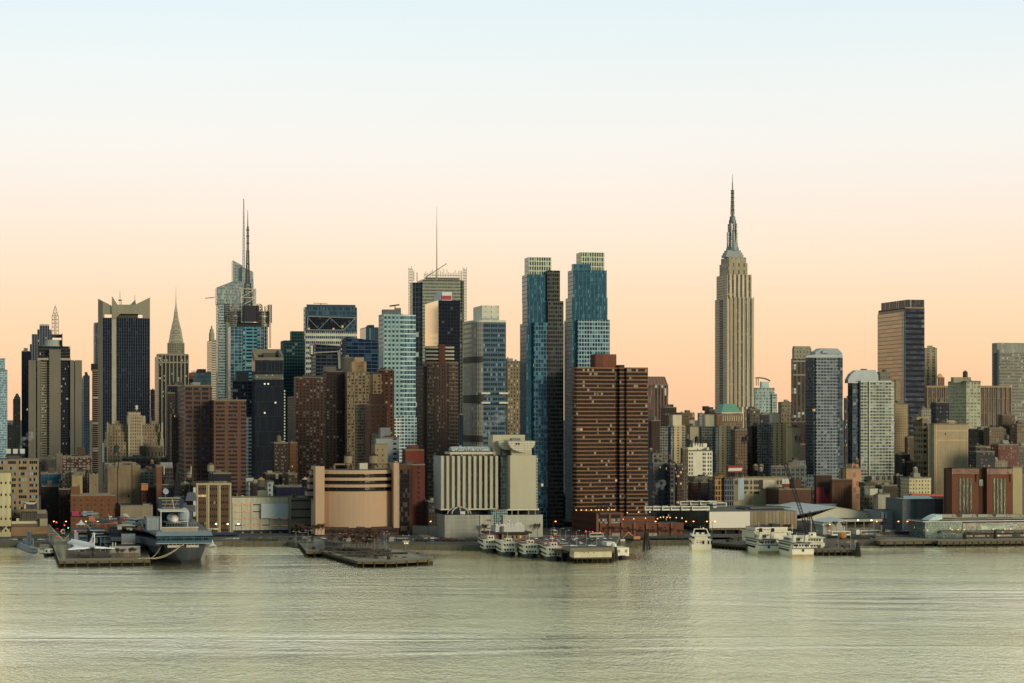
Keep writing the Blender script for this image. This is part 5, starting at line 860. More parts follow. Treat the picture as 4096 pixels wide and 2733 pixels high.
# white exhibition halls
b = Bd('white_hall', 'long white hall with a low pitched metal roof at right of the depot', 3180, 1470, 'hall')
wr = mat('bfc1b9', .6, ns=.1, noise=.08); b.ext('gable_front', mat('c3bda9', noise=.08), [(3250, 2066), (3352, 2028), (3560, 2060), (3560, 2082), (3170, 2082)], 0, 3)
x0, x1, x2 = b.x(3150), b.x(3352), b.x(3562); mb = MB(); zr, ze, zf = b.z(2028, x1), b.z(2066, x0), b.z(2060, x2)
mb.face([(x0, -1, ze), (x1, -1, zr), (x1, 90, zr), (x0, 90, ze)]); mb.face([(x1, -1, zr), (x2, -1, zf), (x2, 90, zf), (x1, 90, zr)]); mb.face([(x0, -1, ze-.6), (x1, -1, zr-.6), (x1, 90, zr-.6), (x0, 90, ze-.6)][::-1]); b.part(mb, 'roof', wr)
b.box('dark_walls', mat('474c4e'), 3160, 3180, 3400, 2082, None, 2, 80); b.box('parapet', mat('6f797b'), 3060, 3065, 3345, 2018, 2030, 92, 95)
b = Bd('small_white_hall', 'smaller white gabled hall in front of the long white hall', 3292, 1420, 'hall')
b.box('walls', mat('a9a89e', noise=.08), 3226, 3292, 3381, 2092, None, 0, None); l = b.last; x0, x1 = b.x(3292), b.x(3381); yb_ = l[3]; mb = MB(); mb.face([(-1, -1, b.z(2100)), (x1+1, -1, b.z(2080, x1)), (x1+1, yb_, b.z(2075, x1)), (-1, yb_, b.z(2096))]); mb.face([(-1, -1, b.z(2103)), (x1+1, -1, b.z(2083, x1)), (x1+1, -1, b.z(2080, x1)), (-1, -1, b.z(2100))]); b.part(mb, 'roof', wr)
b = Bd('open_shed', 'pale shed with a deep shaded front right of the small hall', 3382, 1440, 'shed'); b.box('roof', mat('a2a196'), 3382, 3382, 3530, 2078, 2088, 0, 20); b.box('back_wall', mat('5f584a'), 3382, 3382, 3520, 2088, None, 12, 14); b.box('fence_wall', mat('77766d'), 3382, 3382, 3498, 2112, None, 0, .6); b.cols('post', mat('b9b6a8'), [3386, 3420, 3455, 3495, 3526], 1.6, 2088, None, .4, .5)
b = Bd('grey_clad_hall', 'grey clad hall with a ridge and rooftop ducts', 3520, 1460, 'hall'); b.box('walls', mat('878a84'), 3505, 3520, 3646, 2044, None, 0, 30); b.box('duct', mat('a5a69c'), 3527, 3527, 3536, 2050, 2075, -1.5, 0); b.box('duct', mat('a5a69c'), 3540, 3540, 3549, 2050, 2075, -1.5, 0); b.rows('railing', mat('5a5a55'), 3520, 3646, [2041], 1, 0, .1)
b = Bd('grey_mesh_building', 'grey mesh clad building with pale teal roof left of the twin brick blocks', 3610, 1445, 'building'); b.box('teal_front', mat('4a5a5a', .4), 3608, 3610, 3666, 1996, None, 0, 30); b.box('walls', fac(1445, 3, 3, .8, .8, '6c6c66', '5a5b57', p=0, lit=0, metal=0), 3666, 3666, 3772, 1996, None, -1, 30); x0, x1 = b.x(3612), b.x(3735); mb = MB(); mb.prism([(x0, -1.5), (x1, -1.5), (x1, 14), (x0, 14)], b.z(1998), b.z(1998)+.4, 0, 0, taper=None); mb.face([(x0, -1.5, b.z(1997)), (x1, -1.5, b.z(1999)), (x1+2, 14, b.z(1987)), (x0+6, 14, b.z(1986))]); b.part(mb, 'teal_roof', mat('789494', .4))
mb = MB()
for i in range(8): z = b.z(2002+7*i); mb.bar((b.x(3735), -2.4, z), (b.x(3774), -2.4, z), .15); mb.bar((b.x(3736+5*i), -2.4, b.z(2060)), (b.x(3736+5*i), -2.4, b.z(1994)), .15)
b.part(mb, 'scaffold', mat('2f3236'))
b = Bd('red_awning_roof', 'row of bright red awnings above the grey mesh building', 3645, 1535, 'awnings');
for i in range(8): b.box('awning', mat('c2523f', noise=.1), 3645+16*i, 3645+16*i, 3660+16*i, 1976+i*.3, 1986, 0, 6)
b.box('stall_row', mat('4a2c26'), 3645, 3645, 3775, 1986, None, .5, 8)
# twin brick blocks
D = 1415
b = Bd('twin_brick_block', 'large red brown brick block pair with tall green windows', 3774, D, 'power house')
bk = mat('6b3f28', .9, ns=.15, noise=.3); bk2 = mat('4a2d20', .9, ns=.15, noise=.3); gw = fac(D, 4.5, 9, .85, .85, '3c4a3c', '3f6a55', '27382f', .3, metal=.2, lit=.002)
b.box('core', bk2, 3775, 3809, 4052, 1874, None, 3); x0 = b.x(3809, 3); mb = MB(); mb.box(x0-.2, x0, 8, 10, 8, b.z(1913)); b.part(mb, 'tall_window', gw)
for xa_, xc_ in ((3808, 3914), (3948, 4050)):
    b.box('brick_bay', bk, xa_, xa_, xc_, 1873, None, 0, 10); b.box('fluted_parapet', fac(D, 8, 60, .85, 1, '4f2f20', '74462d', p=0, lit=0, metal=0), xa_, xa_, xc_, 1874, 1898, -1, 0); b.box('side_pilaster', bk, xa_, xa_, xa_+9, 1898, 1930, -1, 0); b.box('side_pilaster', bk, xc_-8, xc_-8, xc_, 1898, 1928, -1, 0); b.box('roof_edge', mat('2b211d'), xa_-1, xa_-1, xc_+1, 1871, 1875, -1.3, 6)
for px in (3837, 3852, 3866, 3881, 3974, 3988, 4002, 4016): b.box('tall_window', gw, px, px, px+6.5, 1913, 2060, (.8 if px < 3800 else -.35), (1 if px < 3800 else 0))
b.box('glass_bridge', mat('2f5852', .3), 3916, 3916, 3932, 1918, 1944, -.5, 3)
T('beige_side_block', 'plain beige wall standing right of the twin brick blocks', 4050, 4051, 4089, 1873, 1425, mat('a08f6d', noise=.1), 'building', 0, pent=False)
T('grey_edge_block', 'grey block with a red billboard at the right edge', 4088, 4089, 4160, 1905, 1450, mat('5f5e58'), 'building', 0, pent=False)
# glass ferry terminal
D = 1375; b = Bd('ferry_terminal', 'long low green glass ferry terminal with rooftop units', 3700, D, 'terminal')
b.box('glass_end', fac(D, 7, 7, .85, .85, '73827a', '42574f', '64756c', .3, metal=.35, lit=.004), 3664, 3700, 3850, 2088, None, 0, 26, roof=mat('85867c')); b.box('panelled_front', fac(D, 9, 9, .9, .9, '8b8a7c', '98978a', '7b7a70', .4, metal=0, lit=0), 3850, 3850, 4180, 2092, 2128, -.5, 26); b.box('roof_edge', mat('bcbdb2'), 3690, 3692, 4180, 2085, 2089, -1.2, 26)
b.box('glass_strip', fac(D, 20, 12, .92, .9, '9aa396', '5a6a66', '7c8f88', .4, metal=.3), 3922, 3922, 4060, 2102, 2122, -.8, -.5); b.box('lower_windows', fac(D, 9, 14, .8, .5, '5a5348', 'b5b0a0', '3a3a38', .3, metal=0, lit=.02), 3840, 3840, 4180, 2128, None, 1, 20); b.box('canopy', mat('6a665c'), 3770, 3770, 4180, 2126, 2130, -6, 1)
for px in (3768, 3848, 3913, 3984, 4039): b.box('rooftop_unit', mat('97968a'), px, px, px+52, 2058, 2070, 4, 10); b.box('duct_elbow', mat('8a897e'), px+44, px+44, px+58, 2060, 2070, 3.5, 9)
mb = MB()
for i in range(26): xx = b.x(3768+13*i, 3); xn = b.x(3781+13*i, 3); mb.bar((xx, 3, b.z(2080)), (xn, 3, b.z(2080)), .18); mb.bar((xx, 3, b.z(2072)), (xn, 3, b.z(2072)), .18); mb.bar((xx, 3, b.z(2080)), (xn, 3, b.z(2072)), .12)
b.part(mb, 'roof_truss', mat('a5a498')); x0, x1 = b.x(3710, 4), b.x(3764, 4); mb = MB(); A = [(x0+(x1-x0)*i/6, b.z(2083)+(b.z(2060)-b.z(2083))*math.sin(PI/2*i/6)) for i in range(7)]
for (xa_, za), (xc_, zc) in zip(A, A[1:]): mb.face([(xa_, 2, za), (xc_, 2, zc), (xc_, 14, zc), (xa_, 14, za)]); mb.face([(xa_, 2, za-3), (xc_, 2, za-3), (xc_, 2, zc), (xa_, 2, za)])
b.part(mb, 'curved_skylight', mat('8aa5a5', .2, .3))
for px in (3803, 3828, 3852, 3968, 4015, 4038): mb = MB(); mb.lathe([(0, -.4), (.45, 0), (0, .4)], (0, 0), 6); o = b.part(mb, 'wall_lamp', lamp_g); o.location = (b.x(px), -2, b.z(2120))
# pier sheds and low buildings at left
b = Bd('tan_pier_building', 'low tan building with white tanks on its roof at the left shore', -60, 1395, 'building'); b.box('walls', mat('8f6e50', noise=.15), -60, -60, 195, 2110, None, 0, 30); b.box('white_tank', mat('c0b79c'), 17, 17, 154, 2086, 2097, 8, 14); b.box('white_tank', mat('c0b79c'), 65, 65, 152, 2074, 2086, 10, 16); b.box('red_brick_base', mat('6d5a48'), 17, 17, 160, 2097, 2110, 6, 16); b.box('panelled_box', mat('9a9176'), 159, 159, 190, 2075, 2106, 4, 14); b.box('window_grid', fac(1395, 5, 7, .8, .8, '8d7755', '463a2c', 'b58a4f', .2, metal=0, lit=.05), 110, 110, 190, 2136, 2152, -.3, 0); b.box('mural_strip', mat('a08148'), 130, 130, 186, 2128, 2135, -.4, 0)
for px in (12, 26, 41): b.box('small_window', mat('2b211c'), px, px, px+3, 2140, 2144, -.2, 0)
b = Bd('black_wall_building', 'black painted wall with tan block below at the left edge', -60, 1402, 'building'); b.box('black_wall', mat('13151e'), -60, -60, 43, 1948, 2013, 0, 20); b.box('tan_base', mat('6b5742'), -60, -60, 46, 2013, None, .5, 20)
b = Bd('rooftop_billboard', 'billboard on steel legs above the low tan building', 92, 1405, 'billboard'); b.box('panel', mat('4a403a'), 92, 93, 148, 2012, 2040, 0, 1.5); b.ext('white_curve', mat('b9b3a6'), [(96, 2010), (148, 2010), (136, 2018), (112, 2018)], -.4, 0); b.box('blue_figure', mat('2c3c6a'), 126, 126, 136, 2022, 2036, -.4, 0); b.box('white_figure', mat('a9a498'), 96, 96, 104, 2018, 2036, -.4, 0); b.box('lower_strip', mat('77693a'), 92, 92, 148, 2037, 2042, -.5, 0); b.cols('leg', mat('2b2826'), [95, 115, 130, 145], 1, 2042, 2075, 1, .5)
b = Bd('cream_hut_block', 'grey hut block with graffiti strip right of the steel billboard', 150, 1410, 'building'); b.box('walls', mat('57504a'), 80, 82, 190, 2050, None, 0, 14); b.box('strip', mat('80796c'), 148, 148, 186, 2040, 2056, -1, 4)
# posters on the brick warehouse
# ================= piers, ships, vehicles =================
pil = mat('3f382c', .95); deckm = mat('6e6657', .9, ns=.5, noise=.4); wood = mat('5e5340', .95, ns=.5, noise=.4)
def pier(name, lab, pts, z=3.0, th=1.4, top=None, piles=True, step=6.0, cat='pier', rail=True):
    """pier: deck slab on rows of piles (plan polygon, counter-clockwise, given as sh() points)"""
    c = pts[0]; o = empty(name, (c[0], c[1], 0)); tag(o, lab, cat); P = [(x-c[0], y-c[1]) for x, y in pts]
    if sum(a[0]*b[1]-b[0]*a[1] for a, b in zip(P, P[1:]+P[:1])) < 0: P.reverse()
    mb = MB(); mb.prism(P, z-th, z, 1, 0); mb.build('deck', [top or deckm, wood], o)
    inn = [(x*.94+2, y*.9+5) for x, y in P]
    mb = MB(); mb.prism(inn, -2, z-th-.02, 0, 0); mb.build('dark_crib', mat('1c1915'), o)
    mb = MB(); rl = MB()
    for a, b in zip(P, P[1:]+P[:1]):
        d = math.hypot(b[0]-a[0], b[1]-a[1]); k = int(d/step)
        for i in range(k):
            t = (i+.5)/max(k, 1); x, y = a[0]+(b[0]-a[0])*t, a[1]+(b[1]-a[1])*t; mb.bar((x, y-.25, -2), (x, y-.25, z-.3), .38, n=6)
            if i % 1 == 0: rl.bar((x, y, z), (x, y, z+1.1), .07)
        rl.bar((*a, z+1.1), (*b, z+1.1), .07); rl.bar((*a, z+.6), (*b, z+.6), .04)
    mb.build('piles', pil, o)['kind'] = 'stuff'
    if rail: rl.build('railing', mat('8f8a7d', .5), o)
    return o
def P3(px, py, z): D = (CH-z)*F/(py-HY); return Vector(((px-CX)*D/F, D, z))
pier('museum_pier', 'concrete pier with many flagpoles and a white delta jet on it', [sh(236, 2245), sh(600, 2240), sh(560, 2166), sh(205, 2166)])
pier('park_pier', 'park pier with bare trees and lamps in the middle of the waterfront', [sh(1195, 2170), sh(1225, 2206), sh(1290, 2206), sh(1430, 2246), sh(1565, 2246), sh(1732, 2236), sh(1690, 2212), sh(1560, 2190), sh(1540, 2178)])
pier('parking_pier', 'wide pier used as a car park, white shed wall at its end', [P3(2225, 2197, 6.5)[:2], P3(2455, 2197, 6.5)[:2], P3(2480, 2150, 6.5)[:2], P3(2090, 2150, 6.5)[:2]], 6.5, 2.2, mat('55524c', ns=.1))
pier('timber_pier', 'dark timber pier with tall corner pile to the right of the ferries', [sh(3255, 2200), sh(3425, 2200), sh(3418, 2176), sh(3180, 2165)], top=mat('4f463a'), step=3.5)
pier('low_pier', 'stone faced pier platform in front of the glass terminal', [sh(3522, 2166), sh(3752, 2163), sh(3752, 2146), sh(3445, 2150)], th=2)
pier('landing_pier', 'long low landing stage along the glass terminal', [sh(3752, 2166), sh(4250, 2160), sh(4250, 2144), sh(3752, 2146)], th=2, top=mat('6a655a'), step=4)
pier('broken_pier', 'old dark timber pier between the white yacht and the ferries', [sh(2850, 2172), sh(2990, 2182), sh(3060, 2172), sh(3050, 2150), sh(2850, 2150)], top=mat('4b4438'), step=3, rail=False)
b = Bd('white_pier_shed', 'stained white shed wall at the end of the parking pier', 2296, 1186, 'shed', gz=0)
b.box('white_wall', mat('bdb49c', ns=.3, noise=.3), 2296, 2296, 2447, 2206, 2231, 0, 10); b.box('roof_edge', mat('6f6a5c'), 2282, 2282, 2457, 2192, 2207, -1, 14); b.box('timber_base', mat('4a4234'), 2296, 2296, 2447, 2231, 2237, .5, 9)
for px in (2335, 2351, 2373): b.box('small_window', mat('3a352d'), px, px, px+4, 2210, 2213, -.15, 0)
b.cols('pile', pil, [2308+20*i for i in range(8)], 2, 2236, 2250, 1, 1)
def dolphin(px, py, w_, h_, lab, n=9, z=0):
    D = CH*F/(py-HY); o = empty('pile_cluster', ((px-CX)*D/F, D, 0)); tag(o, lab, 'pilings'); mb = MB()
    for i in range(n): a = 2*PI*i/n; mb.bar((w_*math.cos(a), w_*math.sin(a), -2), (w_*.35*math.cos(a), w_*.35*math.sin(a), h_), .35, n=6)
    mb.build('timber_piles', mat('2e2822'), o)['kind'] = 'stuff'; mb = MB(); mb.lathe([(w_*.5, h_*.72), (w_*.5, h_*.78)], (0, 0), 8); mb.build('band', mat('241f1b'), o)
dolphin(2586, 2196, 2.6, 10, 'tall dark pile cluster standing alone left of the white yacht'); dolphin(2281, 2243, 2.2, 8, 'timber pile cluster at the left corner of the white shed', 12); dolphin(2461, 2238, 1.8, 7, 'timber pile cluster at the right corner of the white shed', 10)
dolphin(3981, 2176, 1.2, 9, 'pile cluster beside the landing stage of the glass terminal'); dolphin(3432, 2222, 1.8, 7.5, 'greenish square pile stack at the end of the timber pier', 12); dolphin(3860, 2178, 1.5, 6, 'short pile cluster near the glass terminal ramp'); dolphin(1555, 2262, 1.6, 5, 'pile cluster at the front edge of the park pier', 10); dolphin(1255, 2222, 1.8, 5, 'pile cluster at the left corner of the park pier', 10)
# ---- boats ----
wht = mat('d5cfbf', .5, noise=.12, ns=.4); gls = mat('1c2226', .15, noise=0); grn = mat('1d2b2a', .5); red = mat('7e3a33', .6)
def loft(mb, secs, mi=0, cap=True):
    """secs: list of (y, [(x,z) from keel to sheer on the right side])"""
    n = len(secs[0][1])
    for (ya, A), (yb_, B) in zip(secs, secs[1:]):
        for i in range(n-1):
            mb.face([(A[i][0], ya, A[i][1]), (B[i][0], yb_, B[i][1]), (B[i+1][0], yb_, B[i+1][1]), (A[i+1][0], ya, A[i+1][1])][::1], mi)
            mb.face([(-A[i][0], ya, A[i][1]), (-A[i+1][0], ya, A[i+1][1]), (-B[i+1][0], yb_, B[i+1][1]), (-B[i][0], yb_, B[i][1])], mi)
        mb.face([(A[-1][0], ya, A[-1][1]), (B[-1][0], yb_, B[-1][1]), (-B[-1][0], yb_, B[-1][1]), (-A[-1][0], ya, A[-1][1])], 1)
    for y, A in (secs[0], secs[-1]): q = [(x, y, z) for x, z in A]+[(-x, y, z) for x, z in reversed(A)]; mb.face(q if y == secs[0][0] else q[::-1], mi)
def hull(parent, L_, B_, h, m, near='bow', name='hull', dk=None, z0=-1.2):
    S = []; f = [(0, .12, .3), (.06, .5, .35), (.15, .85, .2), (.3, 1, .05), (.7, 1, 0), (.9, .95, 0), (1, .8, 0)]
    if near != 'bow': f = [(1-t, w_, r) for t, w_, r in reversed(f)]
    for t, w_, rise in f: S.append((L_*t, [(B_/2*w_*.25, z0), (B_/2*w_*.8, -.2), (B_/2*w_*.94, h*.5), (B_/2*w_, h*(1+rise*.6))]))
    mb = MB(); loft(mb, S); mb.build(name, [m, dk or mat('6e6a60')], parent)
def house(parent, name, x, y0, y1, z0, z1, m, win=True, step=2.0, bev=1.2):
    mb = MB(); mb.prism([(-x, y0+bev), (-x+bev, y0), (x-bev, y0), (x, y0+bev), (x, y1), (-x, y1)], z0, z1); o = mb.build(name, [m, m], parent)
    if win:
        mb = MB(); zc = (z0+z1)/2+.15; y = y0+bev+.4
        while y < y1-1.2: 
            for s_ in (-1, 1): mb.box(s_*x-.06, s_*x+.06, y, y+step*.68, zc-.55, zc+.55)
            y += step
        xx = -x+bev+.3
        while xx < x-bev-.9: mb.box(xx, xx+1.1, y0-.06, y0+.06, zc-.55, zc+.55); xx += 1.6
        mb.build('windows', gls, o)['kind'] = 'stuff'
def rail(parent, x, y0, y1, z, m=None):
    mb = MB()
    for zz in (z+.5, z+1.0): mb.bar((-x, y0, zz), (x, y0, zz), .05); mb.bar((-x, y0, zz), (-x, y1, zz), .05); mb.bar((x, y0, zz), (x, y1, zz), .05)
    y = y0
    while y <= y1: mb.bar((-x, y, z), (-x, y, z+1), .05); mb.bar((x, y, z), (x, y, z+1), .05); y += 2.5
    mb.build('railing', m or wht, parent)
def excursion_boat(px, py, lab, L_=38, B_=9.6, canopy=True):
    D = CH*F/(py-HY); o = empty('excursion_boat', ((px-CX)*D/F, D, 0), TH-.09); tag(o, lab, 'excursion boat', 'excursion boats moored beside the parking pier')
    hull(o, L_, B_, 2.0, grn); house(o, 'lower_deck_house', B_/2-.2, 2.5, L_-1, 2.0, 4.6, wht); house(o, 'upper_deck_house', B_/2-.3, 5.5, L_-2, 4.7, 7.1, wht)
    mb = MB(); mb.box(-B_/2, B_/2, 3.4, L_-1, 4.55, 4.75); mb.box(-B_/2, B_/2, 5, L_-1.5, 7.1, 7.3); mb.build('deck_edges', wht, o); rail(o, B_/2-.1, 5.5, L_-3, 7.3, red)
    if canopy: mb = MB(); mb.box(-B_/2+.3, B_/2-.3, 14, L_-6, 9.3, 9.5); [mb.bar((s_*(B_/2-.4), y, 7.3), (s_*(B_/2-.4), y, 9.3), .07) for s_ in (-1, 1) for y in range(15, int(L_)-6, 4)]; mb.build('canopy', red, o)
    house(o, 'pilothouse', 2.2, 7.5, 12, 7.3, 9.6, wht, True, 1.5, .8); mb = MB(); mb.bar((0, 12, 9.6), (0, 12, 13), .1); mb.build('mast', wht, o)
    return o
excursion_boat(1968, 2211, 'white and green tour boat moored farthest left, next to the podium'); excursion_boat(2040, 2224, 'white tour boat second from the left with an open stern balcony', canopy=False); excursion_boat(2128, 2232, 'white tour boat third from the left with red seats on its roof'); excursion_boat(2222, 2243, 'white tour boat closest to the parking pier, under a red canopy')
def harbor_ferry(px, py, lab):
    D = CH*F/(py-HY); o = empty('harbor_ferry', ((px-CX)*D/F, D, 0), TH-.08); o.scale.y = .78; tag(o, lab, 'ferry', 'pair of white ferries moored at the timber pier')
    mb = MB(); f = [(0, .97, 0), (.08, 1, 0), (.6, 1, 0), (.8, .85, .15), (.93, .45, .3), (1, .1, .45)]
    S = [(54*t, [(6.6*w_*.5, -1), (6.6*w_*.95, 0), (6.6*w_, 2.6), (6.6*w_, 4.6*(1+r))]) for t, w_, r in f]; loft(mb, S); mb.build('hull', [wht, mat('84857c')], o)
    mb = MB(); [mb.box(s_*6.62-.05, s_*6.62+.05, 5, 36, 4.3, 4.6) for s_ in (-1, 1)]; mb.box(-6.5, 6.5, -.1, .02, 4.2, 4.5); mb.build('blue_stripe', mat('22324a'), o); mb = MB(); mb.box(-6.5, 6.5, -.12, .5, -.2, 1.1); mb.build('rusty_transom_base', mat('a58d68', noise=.5, ns=1), o)
    mb = MB(); [mb.box(s_*6.65-.05, s_*6.65+.05, y, y+1.5, 2.6, 3.8) for s_ in (-1, 1) for y in range(8, 38, 2)]; mb.build('hull_windows', gls, o)['kind'] = 'stuff'
    house(o, 'main_deck_house', 6.0, 5, 42, 4.6, 7.4, wht, True, 1.8); mb = MB(); mb.box(-6.4, 6.4, 3, 44, 7.4, 7.7); mb.build('upper_deck', mat('2c3a4c'), o); house(o, 'top_house', 4.2, 16, 36, 7.7, 10.1, wht, True, 1.8); mb = MB(); mb.box(-4.8, 4.8, 13, 37, 10.1, 10.3); mb.build('top_roof', wht, o); house(o, 'pilothouse', 2.6, 29, 34, 10.3, 12.6, wht, True, 1.3); rail(o, 6.3, 3, 43, 7.7)
    for s_ in (-1, 1):
        mb = MB(); mb.prism([(s_*3.6-1, 7), (s_*3.6+1, 7), (s_*3.6+1, 12), (s_*3.6-1, 12)], 7.7, 12.2, 0, 0, taper=[(s_*3.6-.8, 5.4), (s_*3.6+.8, 5.4), (s_*3.6+.8, 8.6), (s_*3.6-.8, 8.6)]); f_ = mb.build('funnel', wht, o); mb = MB(); mb.prism([(s_*3.6-.82, 5.2), (s_*3.6+.82, 5.2), (s_*3.6+.82, 8.7), (s_*3.6-.82, 8.7)], 12.2, 14.4, 0, 0, taper=[(s_*3.6-.7, 4.3), (s_*3.6+.7, 4.3), (s_*3.6+.7, 7), (s_*3.6-.7, 7)]); mb.build('funnel_cap', mat('1c2230'), f_)
    mb = MB(); [mb.box(x-.35, x+.35, 4.9, 5, 4.9, 6.8) for x in (-3, 3)]; [mb.bar((s_*4.6, 5, 7.4), (s_*5.8, 2, 4.6), .16) for s_ in (-1, 1)]; mb.build('stern_door', gls, o); mb = MB(); mb.lathe([(.8, 0), (.8, .1)], (0, 0), 10); q = mb.build('emblem', mat('2a3a4a'), o, (0, -.2, 3.4)); q.rotation_euler.x = PI/2
    mb = MB(); mb.bar((0, 30, 12.6), (0, 31, 17), .1); mb.bar((-1.5, 30.7, 15.3), (1.5, 30.7, 15.3), .06); mb.build('mast', wht, o); rail(o, 5.9, .3, 4.5, 4.6)
harbor_ferry(3075, 2212, 'white ferry on the left of the moored pair, partly hidden by its twin'); harbor_ferry(3212, 2226, 'white ferry on the right of the moored pair, wide stern fully in view')
D = CH*F/(2199-HY); o = empty('motor_yacht', ((2806-CX)*D/F, D, 0), 0.0); o.scale = (1.12, .8, 1); tag(o, 'three deck white motor yacht with swept radar arch, moored alone', 'yacht')
mb = MB(); S = [(30*t, [(5.6*w_*.5, -1), (5.6*w_*.95, 0), (5.6*w_, 1.6), (5.6*w_, 3.2*(1+r))]) for t, w_, r in ((0, .95, 0), (.5, 1, 0), (.8, .7, .15), (1, .1, .3))]; loft(mb, S); mb.build('hull', [wht, mat('84857c')], o)
house(o, 'main_saloon', 5.2, 1.5, 24, 3.2, 5.6, wht, False); mb = MB(); mb.box(-5.25, -5.15, 2.5, 22, 3.7, 5.1); mb.box(5.15, 5.25, 2.5, 22, 3.7, 5.1); mb.build('window_band', gls, o); mb = MB(); mb.box(.5, 1.6, 1.36, 1.48, 3.3, 5.3); mb.box(3.4, 4.4, 1.36, 1.48, 3.3, 5.3); mb.build('stern_door', gls, o)
mb = MB(); mb.box(-5.5, 5.5, .6, 25, 5.6, 6); mb.build('deck_band', wht, o); house(o, 'upper_saloon', 4.3, 4, 21, 6, 8, wht, False); mb = MB(); mb.box(-4.36, 4.36, 4.6, 20, 6.5, 7.7); mb.build('upper_windows', gls, o); mb = MB(); mb.box(-5, 5, 2.5, 22, 8, 8.4); mb.build('top_deck', wht, o)
mb = MB(); [mb.bar((s_*4.6, 5, 8.3), (s_*3.2, 9, 12.2), .45, 0, 4, .3) for s_ in (-1, 1)]; mb.box(-3.6, 3.6, 8.2, 10, 12, 12.4); [mb.box(x-.8, x+.8, 9, 11, 8.4, 10) for x in (-1.6, 1.4)]; mb.build('radar_arch', wht, o); mb = MB(); mb.bar((0, 9, 12.4), (0, 9, 14), .1); mb.lathe([(.5, 12.4), (.5, 13), (0, 13.3)], (1.5, 9), 8); mb.build('aerial', wht, o)
for x in (-2.2, -.6, .3): mb = MB(); mb.lathe([(.45, 0), (.45, .1)], (0, 0), 8); q = mb.build('life_ring', mat('b5684a'), o, (x, 1.4, 4.4)); q.rotation_euler.x = PI/2
rail(o, 4.9, 2.6, 21, 8.4)
# tan barge-like boat right of the shed, floating platform restaurant, work boats
D = CH*F/(2238-HY); o = empty('service_barge', ((2492-CX)*D/F, D, 0), TH); tag(o, 'white cabin barge with dark hull beside the white pier shed', 'barge'); hull(o, 36, 9, 1.8, mat('26282a')); house(o, 'cabin', 4.3, 1.5, 20, 1.8, 6.4, wht, False); mb = MB(); [mb.box(x-.7, x+.7, 1.4, 1.48, 3.8, 5.4) for x in (-2, 2.2)]; mb.build('window_vent', mat('8a8574'), o); mb = MB(); mb.box(-4, 1, 21, 33, 1.8, 8.5); mb.build('aft_cabin', wht, o); mb = MB(); mb.lathe([(1.6, 6.4), (1.6, 8), (.6, 8.8)], (-2.2, 12), 12); mb.build('white_tank', wht, o)
D = 1290; b = Bd('floating_terminal', 'white two storey floating building with string lights behind the ferries', 3018, D, 'floating building', gz=0)
b.box('lower_storey', wht, 3010, 3018, 3163, 2128, 2170, 0, 24); b.box('upper_storey', wht, 3015, 3022, 3150, 2110, 2128, 1, 20); b.box('deck_slab', wht, 3008, 3016, 3165, 2126, 2130, -1.2, 25)
for px in (3030, 3034, 3055, 3060, 3070, 3078): b.box('window', gls, px, px, px+2.5, 2116, 2121, .8, 1)
for i in range(14): mb = MB(); mb.lathe([(0, -.18), (.2, 0), (0, .18)], (0, 0), 6); q = b.part(mb, 'string_light', lamp_g); q.location = (b.x(3020+10*i, -1), -1.3, b.z(2112 if i % 2 else 2129))
b.box('roof_plant', mat('3a3a38'), 3090, 3090, 3112, 2096, 2110, 6, 12)
D = 1275; o = empty('work_ferry', ((3265-CX)*D/F, D, 0), TH-.08); o.scale.y = .8; tag(o, 'grey white ferry with crossed bracing behind the right hand ferry', 'ferry'); hull(o, 44, 12, 2.4, mat('8d8b80'), 'stern'); house(o, 'main_deck_house', 5.8, 2, 34, 2.4, 5.6, wht); house(o, 'upper_deck_house', 5.4, 4, 30, 5.8, 8.6, wht); mb = MB(); mb.box(-6, 6, 1, 36, 8.6, 8.9); mb.build('roof', wht, o); house(o, 'pilothouse', 2.5, 10, 15, 8.9, 11.5, wht); mb = MB(); [mb.bar((6.1, 2+6*i, 2.6), (6.1, 8+6*i, 5.6), .2) for i in range(4)]; mb.bar((0, 14, 11.5), (0, 14, 19), .15); mb.build('bracing', wht, o)
D = gy(2181, 0); o = empty('rusty_barge', ((3330-CX)*D/F, D, 0), 0); tag(o, 'long dark grey barge with a yellow winch moored behind the timber pier', 'barge'); mb = MB(); mb.prism([(-6, 0), (33, 0), (36, 5), (33, 12), (-6, 12)], -1, 3.6); mb.build('hull', [mat('57524a', noise=.5, ns=.3), mat('45403a')], o); mb = MB(); mb.lathe([(1.2, 3.6), (2.6, 4.6), (2.8, 6.5), (1.5, 8)], (7, 5), 10); mb.build('yellow_winch', mat('a8762c'), o); mb = MB(); mb.box(12, 24, 2, 8, 3.6, 5); mb.build('dark_container', mat('26302e'), o)
mb = MB(); [mb.box(*q) for q in ((9, 9.4, -.05, 0, 1.2, 2.8), (10.2, 10.6, -.05, 0, 1.2, 2.8), (9.4, 10.2, -.05, 0, 1.9, 2.2))]; mb.build('hull_letter', mat('a39a80'), o); mb = MB(); [mb.box(*q) for q in ((14, 14.4, -.05, 0, 1.2, 2.8), (14.4, 15.5, -.05, 0, 2.5, 2.8), (14.4, 15.2, -.05, 0, 1.9, 2.2))]; mb.build('hull_letter', mat('a39a80'), o)
D = gy(2197, 0); o = empty('small_launch', ((2975-CX)*D/F, D, 0), -.9); tag(o, 'small grey launch tied left of the left hand ferry', 'boat'); hull(o, 9, 3, 1.1, mat('77776f')); house(o, 'cabin', 1.1, 3, 6.5, 1.1, 2.7, wht, True, 1.2, .4)
